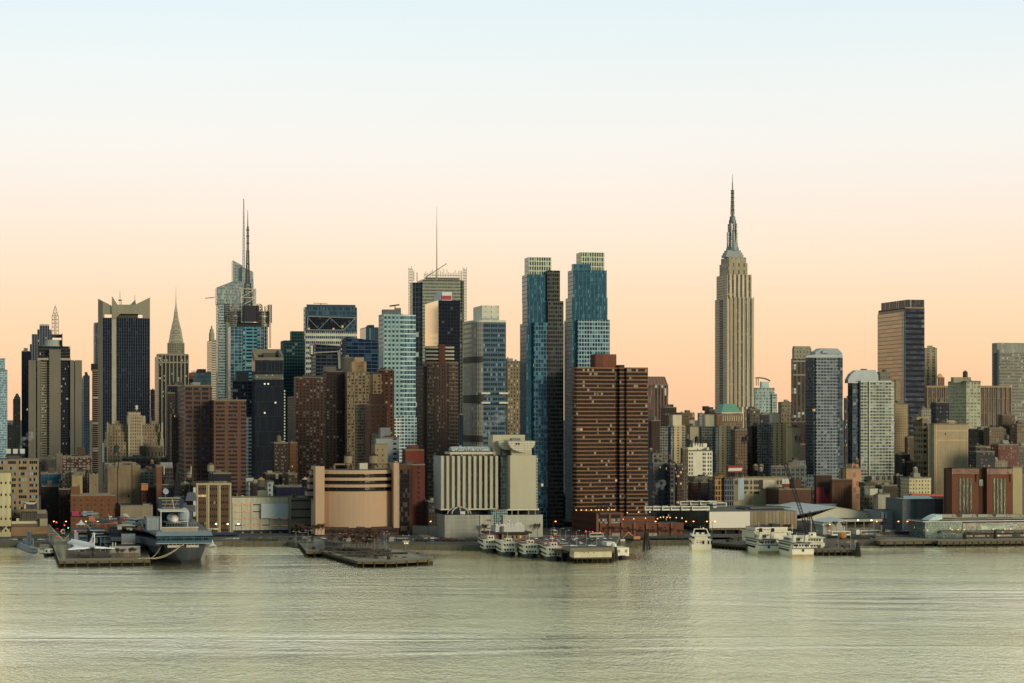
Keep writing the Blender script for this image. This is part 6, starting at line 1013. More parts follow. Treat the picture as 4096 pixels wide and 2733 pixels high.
# crawler crane behind ferries
D = 1330; b = Bd('crawler_crane', 'dark lattice boom crane leaning left beside the small white hall', 3240, D, 'crane', gz=3); mb = MB()
def latt(mb, a, c, w0, n, r):
    a, c = Vector(a), Vector(c); q = (c-a).to_track_quat('Z', 'Y'); cs = [q @ Vector((x*w0, y*w0, 0)) for x, y in ((-1, -1), (1, -1), (1, 1), (-1, 1))]
    for i in range(n):
        p0, p1 = a+(c-a)*i/n, a+(c-a)*(i+1)/n
        for k in range(4): mb.bar(p0+cs[k], p1+cs[k], r); mb.bar(p0+cs[k], p1+cs[(k+1) % 4], r*.7)
latt(mb, (0, 0, 2), (b.x(3140), 0, b.z(1850)), .8, 26, .17); b.part(mb, 'boom', mat('2c2a2c')); mb = MB(); latt(mb, (b.x(3243), 0, 2), (b.x(3232), 0, b.z(2052)), .7, 8, .14); latt(mb, (b.x(3272), 0, 2), (b.x(3238), 0, b.z(2045)), .3, 8, .12); b.part(mb, 'gantry', mat('2c2a2c')); b.box('cab', mat('7a3a24'), 3235, 3235, 3262, 2140, 2152, -2, 4); b.box('track', mat('222222'), 3230, 3230, 3268, 2152, None, -3, 5)
mb = MB(); mb.bar((b.x(3140), 0, b.z(1850)), (b.x(3140), 0, b.z(1970)), .09); mb.box(b.x(3135), b.x(3147), -1, 1, b.z(2045), b.z(2000)) if 0 else None; b.part(mb, 'hoist_cable', mat('1d1d1f'))
# excavator
def excav(px, py, lab, rz=0.3):
    p = P3(px, py, GZ); o = empty('excavator', p, rz); tag(o, lab, 'excavator'); y = mat('b5651f', .6)
    mb = MB(); mb.bar((0, 0, 2.2), (-4, 0, 5.6), .45, r2=.35); b1 = mb.build('boom', y, o); mb = MB(); mb.bar((-4, 0, 5.6), (-8, 0, 1.8), .35, r2=.25); mb.build('stick', y, o); mb = MB(); mb.prism([(-8.8, -.7), (-7.4, -.7), (-7.4, .7), (-8.8, .7)], .6, 2); mb.build('bucket', mat('3a322b'), o); mb = MB(); mb.box(-.8, 3.4, -1.4, 1.4, 1.1, 2.9); mb.build('body', y, o); mb = MB(); mb.box(-1.2, .4, -1.3, 0, 1.3, 3.3); mb.build('cab', gls, o)
    for s_ in (-1.6, 1.0): mb = MB(); mb.box(-1.5, 3, s_, s_+.6, 0, 1.1); mb.build('track', mat('222120'), o)
excav(2538, 2164, 'orange excavator reaching left on the shore before the brick arcade')
# ---- aircraft carrier museum ----
navy = mat('484e56', .7, ns=.2, noise=.3); navd = mat('33383f', .7, ns=.2, noise=.3); D = 1186
o = empty('aircraft_carrier', ((740-CX)*D/F, D, 0), TH); tag(o, 'grey aircraft carrier museum ship, bow to the river, with a glazed gallery', 'aircraft carrier'); cv = o
S = [(0, [(.3, -1), (1.5, 0), (5.5, 6), (9.5, 11.4)]), (3, [(1.4, -1), (3.2, 0), (7.4, 6), (11, 11.4)]), (8, [(3, -1), (5.5, 0), (9.5, 6), (12.5, 11.4)]), (15, [(5, -1), (8.2, 0), (11.4, 6), (13.4, 11.4)]), (25, [(7, -1), (10, 0), (12.5, 6), (14, 11.4)]), (60, [(11, -1), (14, 0), (15, 6), (15.5, 11.4)]), (175, [(11, -1), (14, 0), (15, 6), (15.5, 11.4)])]
mb = MB(); loft(mb, S); mb.build('hull', [navd, navd], o, smooth=True); mb = MB(); loft(mb, [(y-.15, [(x+.08, z*.9-.2) for x, z in A[:2]]+[(A[1][0]+(A[2][0]-A[1][0])*.25+.1, 1.5)]) for y, A in S]); mb.build('dark_waterline', mat('1f2226'), o)
mb = MB(); mb.prism([(-15.5, -3), (14.5, -3), (15.5, 8), (16, 178), (-36, 178), (-38, 85), (-28, 75), (-19, 40), (-16.5, 8)], 15, 16, 0, 1); mb.build('flight_deck', [navd, mat('5d5e5c', .9)], o)
mb = MB(); mb.box(-15.5, 14.5, -3.6, 6, 11.2, 15); g = mb.build('bow_gallery', fac(1186, 9, 17, .93, .9, '46606a', '16242e', '1f4450', .3, metal=.4, n=1, lit=0), o); mb = MB(); mb.prism([(-16, -4.2), (15, -4.2), (15, 3), (-16, 3)], 15.1, 17.2, 0, 0, taper=[(-15, -2), (14, -2), (14, 3), (-15, 3)]); mb.build('gallery_roof', mat('68787b', .5), g); mb = MB(); mb.box(-15.6, 14.6, -3.8, -3.6, 11.2, 12.6); mb.build('teal_strip', mat('2c5560'), g); mb = MB(); mb.box(-15.7, 14.7, -3.9, 6, 10.8, 11.2); mb.build('gallery_sill', mat('8c9494'), g)
mb = MB(); mb.prism([(-19, 30), (-13, 10), (-13, 60), (-26, 60)], 8.5, 12, 0, 0); mb.prism([(-17, 34), (-13, 14), (-13, 56), (-14, 56)], 4, 8.5, 0, 0, taper=[(-19, 30), (-13, 10), (-13, 60), (-26, 60)]); mb.build('sponson', navy, o); mb = MB(); mb.box(-38, -20, 80, 170, 10.5, 15); mb.box(-30, -14, 60, 172, 8, 12); mb.build('side_gallery', navd, o)
for x in (-6.2, 4): mb = MB(); mb.box(x-3.4, x+3.4, -1.2, -.6, 8.6, 9.9); mb.build('bow_screen', mat('a5a59c'), o)
mb = MB(); [mb.box(-9+i*2, -8.6+i*2, -1, -.4, 9.5, 11) for i in range(9)]; mb.build('bow_fittings', mat('b0a58a'), o)
mb = MB(); mb.box(-6, 10, 92, 125, 16, 24); mb.box(4, 12, 96, 110, 24, 27.5); mb.box(-2, 7, 98, 120, 24, 29); mb.box(0, 6, 102, 112, 29, 33); mb.build('island', navy, o); isl = o
mb = MB(); mb.lattice(2, 106, 33, 47, 4, 1.6, 6, .4); mb.bar((2, 106, 33), (2, 106, 53), .9); mb.bar((9, 106, 29), (9, 106, 40), .3); mb.bar((-2, 106, 38), (7, 106, 38), .3); mb.bar((-6, 106, 46), (10, 106, 46), .2); [mb.bar((x, 106, 46), (x, 106, 51), .22, 1) for x in (-6, 2, 10)]; mb.bar((2, 106, 42), (14, 110, 32), .2); mb.box(-3, 0, 104, 108, 40, 42); mb.build('mast', [mat('1f2022'), mat('c9c6ba')], o)
mb = MB(); mb.lathe([(0, -.3), (1.5, .2), (1.8, .7)], (0, 0), 14); q = mb.build('radar_dish', mat('8b9192'), o, (-5.5, 99, 36)); q.rotation_euler = (1.3, 0, .2); mb = MB(); mb.bar((-5.5, 100, 29), (-5.5, 100, 36), .5); mb.build('radar_post', navy, o); mb = MB(); mb.prism([(6, 96), (13, 96), (13, 100), (6, 100)], 30.5, 35.5, 0, 0, taper=[(7.4, 96.5), (12, 96.5), (12, 99), (7.4, 99)]); mb.build('gun_director', mat('4b545c'), o); mb = MB(); mb.lathe([(3.2, 21), (3.4, 24), (2.9, 26.2), (1.6, 27.6), (0, 28)], (3, 62), 16); mb.build('radome', mat('8d9aa0'), o)
mb = MB(); mb.box(-12, 8, 14, 19, 16, 18.6); mb.build('deck_house', mat('978c76'), o); mb = MB(); mb.box(-12.4, 8.4, 13.6, 19.4, 18.6, 18.9); mb.build('deck_house_roof', mat('cbbfa6'), o)
mb = MB(); [mb.bar((-15+i*1.5, 11, 16), (-15+i*1.5, 11, 17.3), .05) for i in range(20)]; mb.bar((-15, 11, 17.3), (14, 11, 17.3), .06); [mb.bar((-9+i*1.5, 20, 18.9), (-9+i*1.5, 20, 21), .06) for i in range(12)]; mb.bar((-9, 20, 21), (7.5, 20, 21), .07); mb.build('railing', mat('98a0a0'), o)
mb = MB()
for a_, b_ in (((-1, -2, 10.6), (-22, -12, 3.4)), ((-.6, -2, 10.6), (-26, -11, 3.4)), ((-12, 8, 10), (-22, -8, 3.4))):
    prev = None
    for i in range(11): t = i/10; p = Vector(a_).lerp(Vector(b_), t); p.z -= 3.2*math.sin(PI*t)**1*.9*(1 if p.z > 4.5 else .4); prev is not None and mb.bar(prev, p, .16); prev = p
mb.build('mooring_rope', mat('b0a083'), o)
def onship(x, y, z): return Vector((cv.location.x+x*CT-y*ST, cv.location.y+x*ST+y*CT, z))
p = onship(0, 0, 16); b = empty('shuttle_shelter', p, TH); tag(b, 'white ribbed fabric shelter and canopy on the carrier deck', 'shelter')
mb = MB(); mb.box(-18.5, -10.5, 44, 70, 0, 6.8); [mb.bar((-18.5+1.3*i, 43.8, 0), (-18.5+1.3*i, 43.8, 6.8), .18) for i in range(7)]; mb.build('fabric_wall', mat('8d9795', ns=.8, noise=.3), b); mb = MB(); mb.box(-11.5, 4.5, 42, 72, 10.4, 11); mb.build('canopy', mat('bdb7a8'), b); mb = MB(); mb.box(-10.5, 2, 75, 90, 16.7, 17.0); mb.build('rear_canopy', mat('8d8a7d'), b); mb = MB(); mb.bar((-11, 42.5, 0), (-11, 42.5, 10.4), .35); mb.bar((4, 42.5, 0), (4, 42.5, 10.4), .3); mb.bar((-3.5, 42.5, 11), (-4.5, 44, 17.5), .2); mb.build('posts', mat('b9b6a8'), b); mb = MB(); mb.box(-11, 3.5, 73, 74, 0, 16.5); mb.build('blue_tarpaulin', mat('22344d', ns=.5, noise=.5), b)
for i in range(3): mb = MB(); mb.box(-9, 1, 72.4, 72.8, 11.5+i*2, 11.8+i*2); mb.bar((-8+i*3, 72.4, 10.5), (-6+i*3, 72.4, 16), .12); mb.build('scaffold', mat('a28a52'), b)
b = empty('space_shuttle', onship(-3.3, 47, 21.4), TH); tag(b, 'white blunt nosed spaceplane seen head on under the canopy', 'space shuttle'); mb = MB(); pr = [(0, 0), (.9, .35), (1.7, 1.1), (2.3, 2.3), (2.7, 4), (2.9, 7), (2.9, 26)]
for (r0, y0), (r1, y1) in zip(pr, pr[1:]):
    for k in range(16):
        a0, a1 = 2*PI*k/16, 2*PI*(k+1)/16; f = lambda r, a, y: (r*math.cos(a), y, r*math.sin(a)*(.95 if math.sin(a) > 0 else .75)-.3+(y*.08 if y < 6 else .48)); mb.face([f(r0, a0, y0), f(r0, a1, y0), f(r1, a1, y1), f(r1, a0, y1)])
mb.build('body', mat('dcd9d0', .6, noise=.08), b); mb = MB(); [mb.box(x-.42, x+.42, 2.0, 2.6, 1.0, 1.55) for x in (-1.3, -.45, .45, 1.3)]; mb.build('cockpit_windows', gls, b); mb = MB(); mb.box(-.8, .8, .7, 1.4, -1.05, -.8); mb.build('nose_marking', gls, b); mb = MB(); mb.prism([(-2.9, 12), (2.9, 12), (10, 27), (-10, 27)], -2, -1.5); mb.build('wings', mat('c9c6bd'), b); mb = MB(); [mb.bar((x, 6, -2.2), (x, 6, -5), .3) for x in (-1, 1)]; mb.build('landing_gear', navd, b)
def jet(x, y, rz, lab, c1, c2, s=1, heli=False):
    b = empty('helicopter' if heli else 'jet_aircraft', onship(x, y, 16), rz); b.scale = (s, s, s); tag(b, lab, 'helicopter' if heli else 'aircraft')
    mb = MB(); P = [(.05, 0), (.5, 1.6), (.85, 4), (.95, 8), (.8, 12), (.45, 15)] if not heli else [(.1, 0), (1.1, 1), (1.3, 3), (1.2, 6), (.5, 8), (.25, 13)]
    for (r0, y0), (r1, y1) in zip(P, P[1:]):
        for k in range(10): a0, a1 = 2*PI*k/10, 2*PI*(k+1)/10; f = lambda r, a, yy: (r*math.cos(a), yy, 2.3+r*math.sin(a)); mb.face([f(r0, a0, y0), f(r0, a1, y0), f(r1, a1, y1), f(r1, a0, y1)])
    mb.build('fuselage', mat(c1, .5), b)
    mb = MB(); mb.prism([(-.12, 11 if not heli else 12), (.12, 11 if not heli else 12), (.12, 15), (-.12, 15)], 2.8, 5.6, 0, 0, taper=[(-.08, 13.4), (.08, 13.4), (.08, 15.6), (-.08, 15.6)]); mb.build('tail_fin', mat(c2, .5), b)
    if heli:
        mb = MB(); mb.bar((0, 4, 3.4), (0, 4, 4.6), .25); mb.build('rotor_mast', navd, b)
        for k in range(5): a = 2*PI*k/5+.3; mb = MB(); mb.bar((0, 4, 4.6), (8*math.cos(a), 4+8*math.sin(a), 4.3), .14); mb.build('rotor_blade', navd, b)
    else: mb = MB(); mb.prism([(-.8, 5), (.8, 5), (6, 11), (6, 12), (.8, 11), (-.8, 11), (-6, 12), (-6, 11)], 2.1, 2.3); mb.prism([(-.5, 12.5), (.5, 12.5), (2.6, 15), (-2.6, 15)], 2.5, 2.6); mb.build('wings', mat(c1, .5), b)
    mb = MB(); mb.lathe([(.1, -.6), (.6, 0), (.4, .6)], (0, 0), 8); q = mb.build('cockpit', gls, b, (0, 2.4, 3)); mb = MB(); [mb.bar((u, v_, 0), (u, v_, 1.8), .15) for u, v_ in ((0, 3), (-1.4, 8.5), (1.4, 8.5))]; mb.build('landing_gear', navd, b)
jet(-22, 70, .9, 'grey jet with an orange wing, nearest on the left deck edge', '8d8c80', 'b55a2a', 1.1); jet(-33, 92, 2.0, 'dark helicopter with long drooping rotor blades on the carrier', '3a3b38', 'a3442c', 1.15, True); jet(-27, 112, 2.5, 'orange and white helicopter behind the dark one', 'b0562c', 'c9c4b4', 1, True); jet(-20, 92, 1.4, 'blue and white striped jet near the ribbed shelter', '6c7c8a', '2c3c55', 1); jet(-32, 135, .4, 'small white propeller plane far back on the carrier deck', 'b5b2a5', '8b2f26', .9); jet(-12, 88, -.6, 'dark blue jet partly behind the ribbed shelter', '2b3344', 'b9b2a2', .9)
jet(-30, 78, 1.8, 'small orange tailed helicopter at the front left deck corner', 'a9502c', '2e3038', 1, True); jet(-24, 55, 1.1, 'pale grey jet closest to the bow on the left deck', 'a3a296', '3d4653', .9); jet(-34, 118, 1.2, 'green jet behind the helicopters on the carrier', '565a48', '7f7c6c', 1); jet(-14, 130, 2.2, 'white tailed jet right before the carrier island', '8f9088', 'd6d2c6', 1.1)
# ---- delta wing airliner ----
D = 1176; b = empty('delta_wing_airliner', ((381-CX)*D/F, D, 3), .45); tag(b, 'white delta wing supersonic airliner parked on the pier, tail to the river', 'airliner'); cw = mat('e3e2db', .4, noise=.04)
mb = MB(); P = [(.05, -1.5), (.6, 2), (1.1, 6), (1.45, 12), (1.5, 46), (1.1, 54), (.4, 60)]
for (r0, y0), (r1, y1) in zip(P, P[1:]):
    for k in range(14): a0, a1 = 2*PI*k/14, 2*PI*(k+1)/14; f = lambda r, a, yy: (r*math.cos(a), yy, 6.6+r*1.12*math.sin(a)-(max(0, yy-46)*.08)); mb.face([f(r0, a0, y0), f(r0, a1, y0), f(r1, a1, y1), f(r1, a0, y1)])
mb.build('fuselage', cw, b)
for s_ in (-1, 1):
    W_ = [(1, 6, 5.6), (12.8, 7, 4.9), (12.8, 10, 4.95), (8.5, 17, 5.2), (4.2, 27, 5.4), (2.0, 42, 5.6), (1, 42, 5.6)]; mb = MB(); T_ = [(s_*x, y, z+.35*(1-x/13)+.1) for x, y, z in W_]; B_ = [(s_*x, y, z-.25) for x, y, z in W_]; mb.face(T_ if s_ > 0 else T_[::-1]); mb.face(B_[::-1] if s_ > 0 else B_)
    for i in range(7): j = (i+1) % 7; q = [B_[i], B_[j], T_[j], T_[i]]; mb.face(q if s_ > 0 else q[::-1])
    mb.build('wing', cw, b); mb = MB(); mb.box(min(s_*4.2, s_*7.2), max(s_*4.2, s_*7.2), 5.2, 17, 3.4, 5.1); mb.build('engine_nacelle', mat('8d8c86', .4), b); mb = MB(); mb.box(min(s_*4.4, s_*7), max(s_*4.4, s_*7), 5.0, 5.2, 3.5, 4.9); mb.build('engine_exhaust', mat('201f1f'), b); mb = MB(); mb.bar((s_*3.9, 20, 0), (s_*3.9, 20, 5), .25); mb.box(s_*3.9-.5, s_*3.9+.5, 19, 21, 0, 1.1); mb.build('landing_gear', navd, b)
mb = MB(); Q = [(3, 7.8), (5.5, 7.8), (6.2, 12.3), (4.2, 14.2), (13, 14.2), (22, 7.8)]; Q = [(2, 7.6), (1.2, 14.0), (3.6, 14.2), (9, 9.6), (15, 7.7)]; mb.face([(-.2, y, z) for y, z in Q]); mb.face([(.2, y, z) for y, z in Q[::-1]])
for i in range(5): j = (i+1) % 5; mb.face([(-.2, *Q[i]), (.2, *Q[i]), (.2, *Q[j]), (-.2, *Q[j])])
fin = mb.build('tail_fin', cw, b)
for x_ in (-.24, .24):
    mb = MB(); e = [(2.0, 9.2), (1.8, 10.4), (4.6, 9.4), (4.9, 8.6)]; f_ = [(1.7, 11.2), (1.6, 12.2), (4.2, 11.2), (4.8, 10.3)]; [mb.face([(x_, y, z) for y, z in qq]) for qq in (e, f_)]; mb.build('red_marking', mat('8b3430'), fin); mb = MB(); mb.face([(x_, y, z) for y, z in ((1.9, 10.5), (1.75, 11.1), (4.6, 10.1), (4.7, 9.6))]); mb.build('blue_marking', mat('2c3a66'), fin)
mb = MB(); mb.bar((0, 10, 0), (0, 10, 5), .3); mb.box(-.7, .7, 9.4, 10.6, 0, 1.4); mb.build('tail_stand', navd, b)
# ---- submarine and patrol boat ----
D = 1290; o = empty('submarine', ((170-CX)*D/F, D*.985, 0), .35); tag(o, 'grey submarine with tall sail moored left of the museum pier', 'submarine'); sm = mat('5d6a72', .6, ns=.4); mb = MB(); P = [(.3, 0), (1.8, 3), (2.9, 10), (3.3, 25), (3.3, 60), (2, 75)]
for (r0, y0), (r1, y1) in zip(P, P[1:]):
    for k in range(12): a0, a1 = 2*PI*k/12, 2*PI*(k+1)/12; f = lambda r, a, yy: (r*math.cos(a), yy, .6+r*.75*math.sin(a)); mb.face([f(r0, a0, y0), f(r0, a1, y0), f(r1, a1, y1), f(r1, a0, y1)])
mb.build('hull', sm, o); mb = MB(); mb.prism([(-.9, 26), (0, 24), (.9, 26), (.9, 32), (0, 34), (-.9, 32)], 2, 11.5); mb.build('sail', sm, o); mb = MB(); mb.prism([(-.25, 8), (.25, 8), (.25, 12), (-.25, 12)], 2, 7.5, 0, 0, taper=[(-.2, 8.6), (.2, 8.6), (.2, 11), (-.2, 11)]); mb.build('missile_fin', sm, o); mb = MB(); mb.lathe([(1.5, 2.5), (1.6, 4.5), (.9, 6), (0, 6.3)], (0, 44), 10); mb.build('rear_dome', sm, o); mb = MB(); mb.prism([(-1.6, 4), (1.6, 4), (2.2, 60), (-2.2, 60)], 2.6, 3.0); mb.build('deck', mat('8b8f8d'), o)
D = gy(2226, 0); o = empty('patrol_boat', ((180-CX)*D/F, D, 0), -.15); tag(o, 'small dark blue patrol boat with white wheelhouse beside the museum pier', 'boat'); hull(o, 13, 4, 1.5, mat('1f2740')); house(o, 'wheelhouse', 1.6, 3, 8, 1.5, 4, wht, True, 1.3, .5)
D = gy(2186, 0); b = Bd('float_stage', 'latticed boarding stage between submarine and flagpoles', 160, 1270, 'boarding stage', gz=0); mb = MB(); [mb.bar((b.x(160), 2*k, b.z(2180+6*k)), (b.x(196), 2*k, b.z(2178+6*k)), .2) for k in range(4)]; [mb.bar((b.x(160+6*k), 0, 0), (b.x(160+6*k), 0, b.z(2180)), .15) for k in range(7)]; b.part(mb, 'frame', mat('8f9088')); b.box('platform', mat('6f6f68'), 160, 160, 196, 2196, 2200, 0, 8)
# ---- museum buildings on the pier ----
D = 1262; b = Bd('museum_entrance', 'grey glass museum entrance hall with a tapered pale pier', 296, D, 'pavilion'); b.box('hall', mat('5b6468'), 310, 314, 350, 2140, None, 0, 26); b.box('glass', mat('1f3a48', .2), 318, 318, 348, 2148, 2158, -.3, 0); b.box('sloped_pier', mat('8c9596'), 296, 297, 312, 2130, None, -2, 4); b.box('flat_roof', mat('6d777a'), 290, 292, 425, 2120, 2124, 2, 30); b.box('grey_wall', mat('5a6062'), 350, 352, 440, 2135, None, 8, 30); b.box('white_panel', mat('9fb0b0'), 367, 368, 392, 2150, 2172, -1, 0); b.box('white_panel', mat('9fb0b0'), 403, 404, 444, 2150, 2172, -1, 0)
for xa_, xc_, yy in ((360, 420, 2120), (366, 415, 2133), (384, 438, 2144)): b.box('canopy_roof', mat('8da5a6', .4), xa_, xa_, xc_, yy, yy+4, -5+yy*0, 3)
b.cols('column', mat('8b8f8c'), [402, 420], 3.4, 2150, 2195, -4, 1); mb = MB(); mb.bar((b.x(388), -6, b.z(2202)), (b.x(430), -6, b.z(2178)), .8); mb.bar((b.x(345), 4, b.z(2098)), (b.x(362), 4, b.z(2118)), .8); b.part(mb, 'stairs', mat('7c7d78')); b.box('lift_tower', fac(D, 10, 14, .8, .85, '77786f', '3a4a50', metal=.2), 347, 348, 370, 2062, None, 6, 12); b.box('footbridge', mat('77776e'), 370, 372, 462, 2088, 2096, 6, 9); mb = MB(); mb.prism([(b.x(325), 5), (b.x(345), 3), (b.x(372), 3), (b.x(395), 5), (b.x(395), 8), (b.x(325), 8)], b.z(2060), b.z(2054)); b.part(mb, 'tower_canopy', mat('79857f'))
b = Bd('grey_panel_box', 'tall grey panelled box with small blue logo beside the carrier hull', 487, 1215, 'container'); b.box('walls', mat('73797a', noise=.1), 486, 487, 541, 2137, 2178, 0, 10); b.box('white_base', mat('a7a08c'), 487, 487, 541, 2172, 2178, -.3, 0); b.box('brown_frame', mat('4a3024'), 487, 487, 541, 2178, None, .5, 9); mb = MB(); mb.lathe([(.5, 0), (.5, .1)], (0, 0), 10); q = b.part(mb, 'round_logo', mat('3f8fae')); q.location = (b.x(514), -.1, b.z(2141)); q.rotation_euler.x = PI/2
b = Bd('low_pier_building', 'low grey white building with two vent pipes on the museum pier', 440, 1190, 'building'); b.box('walls', mat('8e9188', noise=.15), 436, 440, 561, 2190, None, 0, 12); b.box('roof_edge', mat('a5aba3'), 436, 439, 562, 2187, 2191, -.4, 12.3); b.box('tan_fence', mat('6f604a'), 445, 445, 558, 2213, None, -2.5, -2.3)
for px in (449, 460): b.box('vent_pipe', mat('b0ab9b'), px, px, px+4, 2170, 2190, 2, 3)
def tent(px, py, w_, h_, D, lab):
    o = empty('tent', ((px-CX)*D/F, D, CH+(HY-py)*D/F), .1); tag(o, lab, 'tent'); mb = MB(); s = D/F; W_ = w_*s/2; H_ = h_*s
    for k in range(8): a0, a1 = 2*PI*k/8, 2*PI*(k+1)/8; mb.face([(W_*math.cos(a0), W_*math.sin(a0), 0), (W_*math.cos(a1), W_*math.sin(a1), 0), (W_*.4*math.cos(a1), W_*.4*math.sin(a1), H_*.35), (W_*.4*math.cos(a0), W_*.4*math.sin(a0), H_*.35)]); mb.face([(W_*.4*math.cos(a0), W_*.4*math.sin(a0), H_*.35), (W_*.4*math.cos(a1), W_*.4*math.sin(a1), H_*.35), (0, 0, H_)])
    mb.build('fabric_roof', mat('c6cbc6', .7, noise=.06), o); mb = MB(); [mb.bar((W_*.9*math.cos(a), W_*.9*math.sin(a), -3.2), (W_*.9*math.cos(a), W_*.9*math.sin(a), 0), .12) for a in (.8, 2.3, 3.9, 5.5)]; mb.build('posts', mat('a5a59c'), o)
tent(324, 2099, 46, 20, 1330, 'white peaked tent in front of the brick warehouse'); tent(398, 2097, 22, 15, 1330, 'small white peaked tent beside the footbridge'); tent(288, 2168, 36, 14, 1245, 'pale square tent at the foot of the museum entrance'); tent(848, 2185, 40, 28, 1330, 'white tent just right of the carrier gallery')
# flagpoles
fp = empty('flagpole', (0, 0, 3)); tag(fp, 'tall pale flagpole in the row along the left edge of the museum pier', 'flagpole', 'flagpoles along the museum pier'); mb = MB(); mb.bar((0, 0, 0), (0, 0, 10.5), .11, n=6, r2=.07); mb.build('pole', mat('9a9a90', .4), fp); mb = MB(); mb.lathe([(0, 10.3), (.25, 10.6), (0, 10.9)], (0, 0), 6); mb.build('ball', mat('c9bf9f', .4), fp); A, B_ = P3(254, 2240, 3), P3(196, 2168, 3)
for i in range(22):
    q = fp if i == 0 else copy_tree(fp); t = i/21; q.location = A.lerp(B_, t)
for i in range(5): q = copy_tree(fp); q.location = P3(258+i*4, 2236-i*5, 3); q['label'] = 'flagpole in the short second row behind the tent on the museum pier'; q['group'] = 'second row of flagpoles'
# ================= vehicles, lamps, trees, tanks, small things =================
rub = mat('151515'); tail = mat('ff3020', emit=3, noise=0); headl = mat('ffe9c0', emit=3, noise=0)
def make_car(c, lights=None, taxi=False, suv=False):
    o = empty('parked_car', (0, 0, -500)); L_, H_ = 4.6, (1.75 if suv else 1.42); pm = mat(c, .3, noise=0, spec=.6)
    mb = MB(); P = [(0, .35), (0, .75), (.9, .92), (1.5, .95), (3.9, .98), (4.55, .9), (4.6, .4)]; n = len(P)
    for s_ in (-1, 1): q = [(s_*.9, y, z) for y, z in P]; mb.face(q if s_ < 0 else q[::-1])
    for i in range(n): j = (i+1) % n; mb.face([(-.9, *P[i]), (.9, *P[i]), (.9, *P[j]), (-.9, *P[j])])
    mb.build('body', pm, o); mb = MB(); mb.prism([(-.82, 1.25), (.82, 1.25), (.82, 4.1), (-.82, 4.1)], .92, H_-.08, 0, 0, taper=[(-.66, 1.9), (.66, 1.9), (.66, 3.7 if not suv else 4), (-.66, 3.7 if not suv else 4)]); mb.build('window', gls, o); mb = MB(); mb.box(-.66, .66, 1.9, 3.7 if not suv else 4, H_-.08, H_); mb.build('roof', pm, o)
    for x in (-.92, .74):
        for y in (.95, 3.7): mb = MB(); mb.lathe([(.33, 0), (.33, .18)], (0, 0), 8); q = mb.build('wheel', rub, o, (x, y, .33)); q.rotation_euler.y = PI/2
    if lights: [(lambda mb: (mb.box(x-.2, x+.2, -.06, 0, .6, .85), mb.build('taillight' if lights == 't' else 'headlight', tail if lights == 't' else headl, o)))(MB()) for x in (-.62, .62)]
    if taxi: mb = MB(); mb.box(-.3, .3, 2.4, 2.7, H_, H_+.18); mb.build('roof_sign', mat('d9c9a0'), o)
    return o
tmpl = {}
def car(px, py, z, rz, kind, lab, grp, cat='car', name=None):
    cfg = {'silver': ('8f9190',), 'white': ('c9c8c0',), 'black': ('1d1e20',), 'red': ('6b2320',), 'blue': ('2b3c55',), 'grey': ('55585a',), 'taxi': ('c98a1e', None, True), 'brake': ('2a2a2c', 't'), 'head': ('3b3c3e', 'h'), 'suv': ('3a3d3c', None, False, True)}[kind]
    if kind not in tmpl: q = tmpl[kind] = make_car(*cfg)
    else: q = copy_tree(tmpl[kind])
    p = P3(px, py, z); q.location = p; q.rotation_euler.z = rz; tag(q, lab, cat, grp); q.name = name or 'parked_car'
r = random.Random(11); cols = ['silver', 'white', 'black', 'grey', 'silver', 'blue', 'red', 'suv', 'white', 'black']
words_ = {'silver': 'silver', 'white': 'white', 'black': 'black', 'grey': 'dark grey', 'blue': 'blue', 'red': 'dark red', 'suv': 'tall dark green', 'taxi': 'yellow', 'brake': 'black', 'head': 'grey'}
for row_, (y_, xa, xb, n_, rn) in enumerate(((2158, 2130, 2460, 12, 'back'), (2163, 2128, 2400, 12, 'second'), (2169, 2150, 2390, 9, 'third'), (2177, 2170, 2370, 7, 'fourth'), (2187, 2222, 2400, 5, 'front'))):
    for i in range(n_):
        if r.random() < .12: continue
        k = r.choice(cols) if row_ < 4 else ('white', 'silver', 'white', 'grey', 'white')[i]
        car(xa+(xb-xa)*(i+.5)/n_+r.uniform(-3, 3), y_, 6.5, TH+(1.57 if row_ == 4 or i % 5 == 3 else 0)+r.uniform(-.08, .08), k, f'{words_[k]} car parked in the {rn} row of the pier car park', f'{words_[k]} cars in the {rn} parking row')
for i in range(26): px = 1180+i*27+r.uniform(-9, 9); k = r.choice(cols); car(px, 2157+r.uniform(-1, 3), GZ, TH+1.57, k, f'{words_[k]} car on the avenue between the beige depot and the podium' if px > 1260 else f'{words_[k]} car on the avenue left of the beige depot', f'{words_[k]} cars on the middle avenue'+(' left' if px <= 1260 else ''))
for i, (px, py, k) in enumerate(((930, 2158, 'silver'), (960, 2158, 'white'), (985, 2160, 'black'), (1015, 2158, 'grey'), (1060, 2159, 'taxi'), (1100, 2158, 'silver'), (1145, 2159, 'black'))): car(px, py, GZ, TH+1.57, k, f'{words_[k]} car in front of the white parking garage', f'{words_[k]} cars by the garage')
for i in range(9): k = ('silver', 'white', 'black', 'grey', 'white', 'black', 'silver', 'blue', 'white')[i]; car(66+i*14, 2162, GZ, TH+1.57+r.uniform(-.3, .3), k, f'{words_[k]} car on the shore road before the low tan building', f'{words_[k]} cars before the tan building')
for i, (px, py) in enumerate(((203, 2139), (212, 2128), (224, 2139), (233, 2120), (215, 2112), (242, 2143), (240, 2111), (225, 2104), (219, 2097), (229, 2092), (231, 2150), (252, 2150))): car(px, py, GZ, TH, ('brake', 'brake', 'suv')[i % 3], ('black car with glowing tail lights queuing in the cross street canyon', 'black car with glowing tail lights queuing in the cross street canyon', 'tall dark green car in the cross street canyon')[i % 3], ('cars braking in the cross street', 'cars braking in the cross street', 'dark green cars in the cross street')[i % 3])
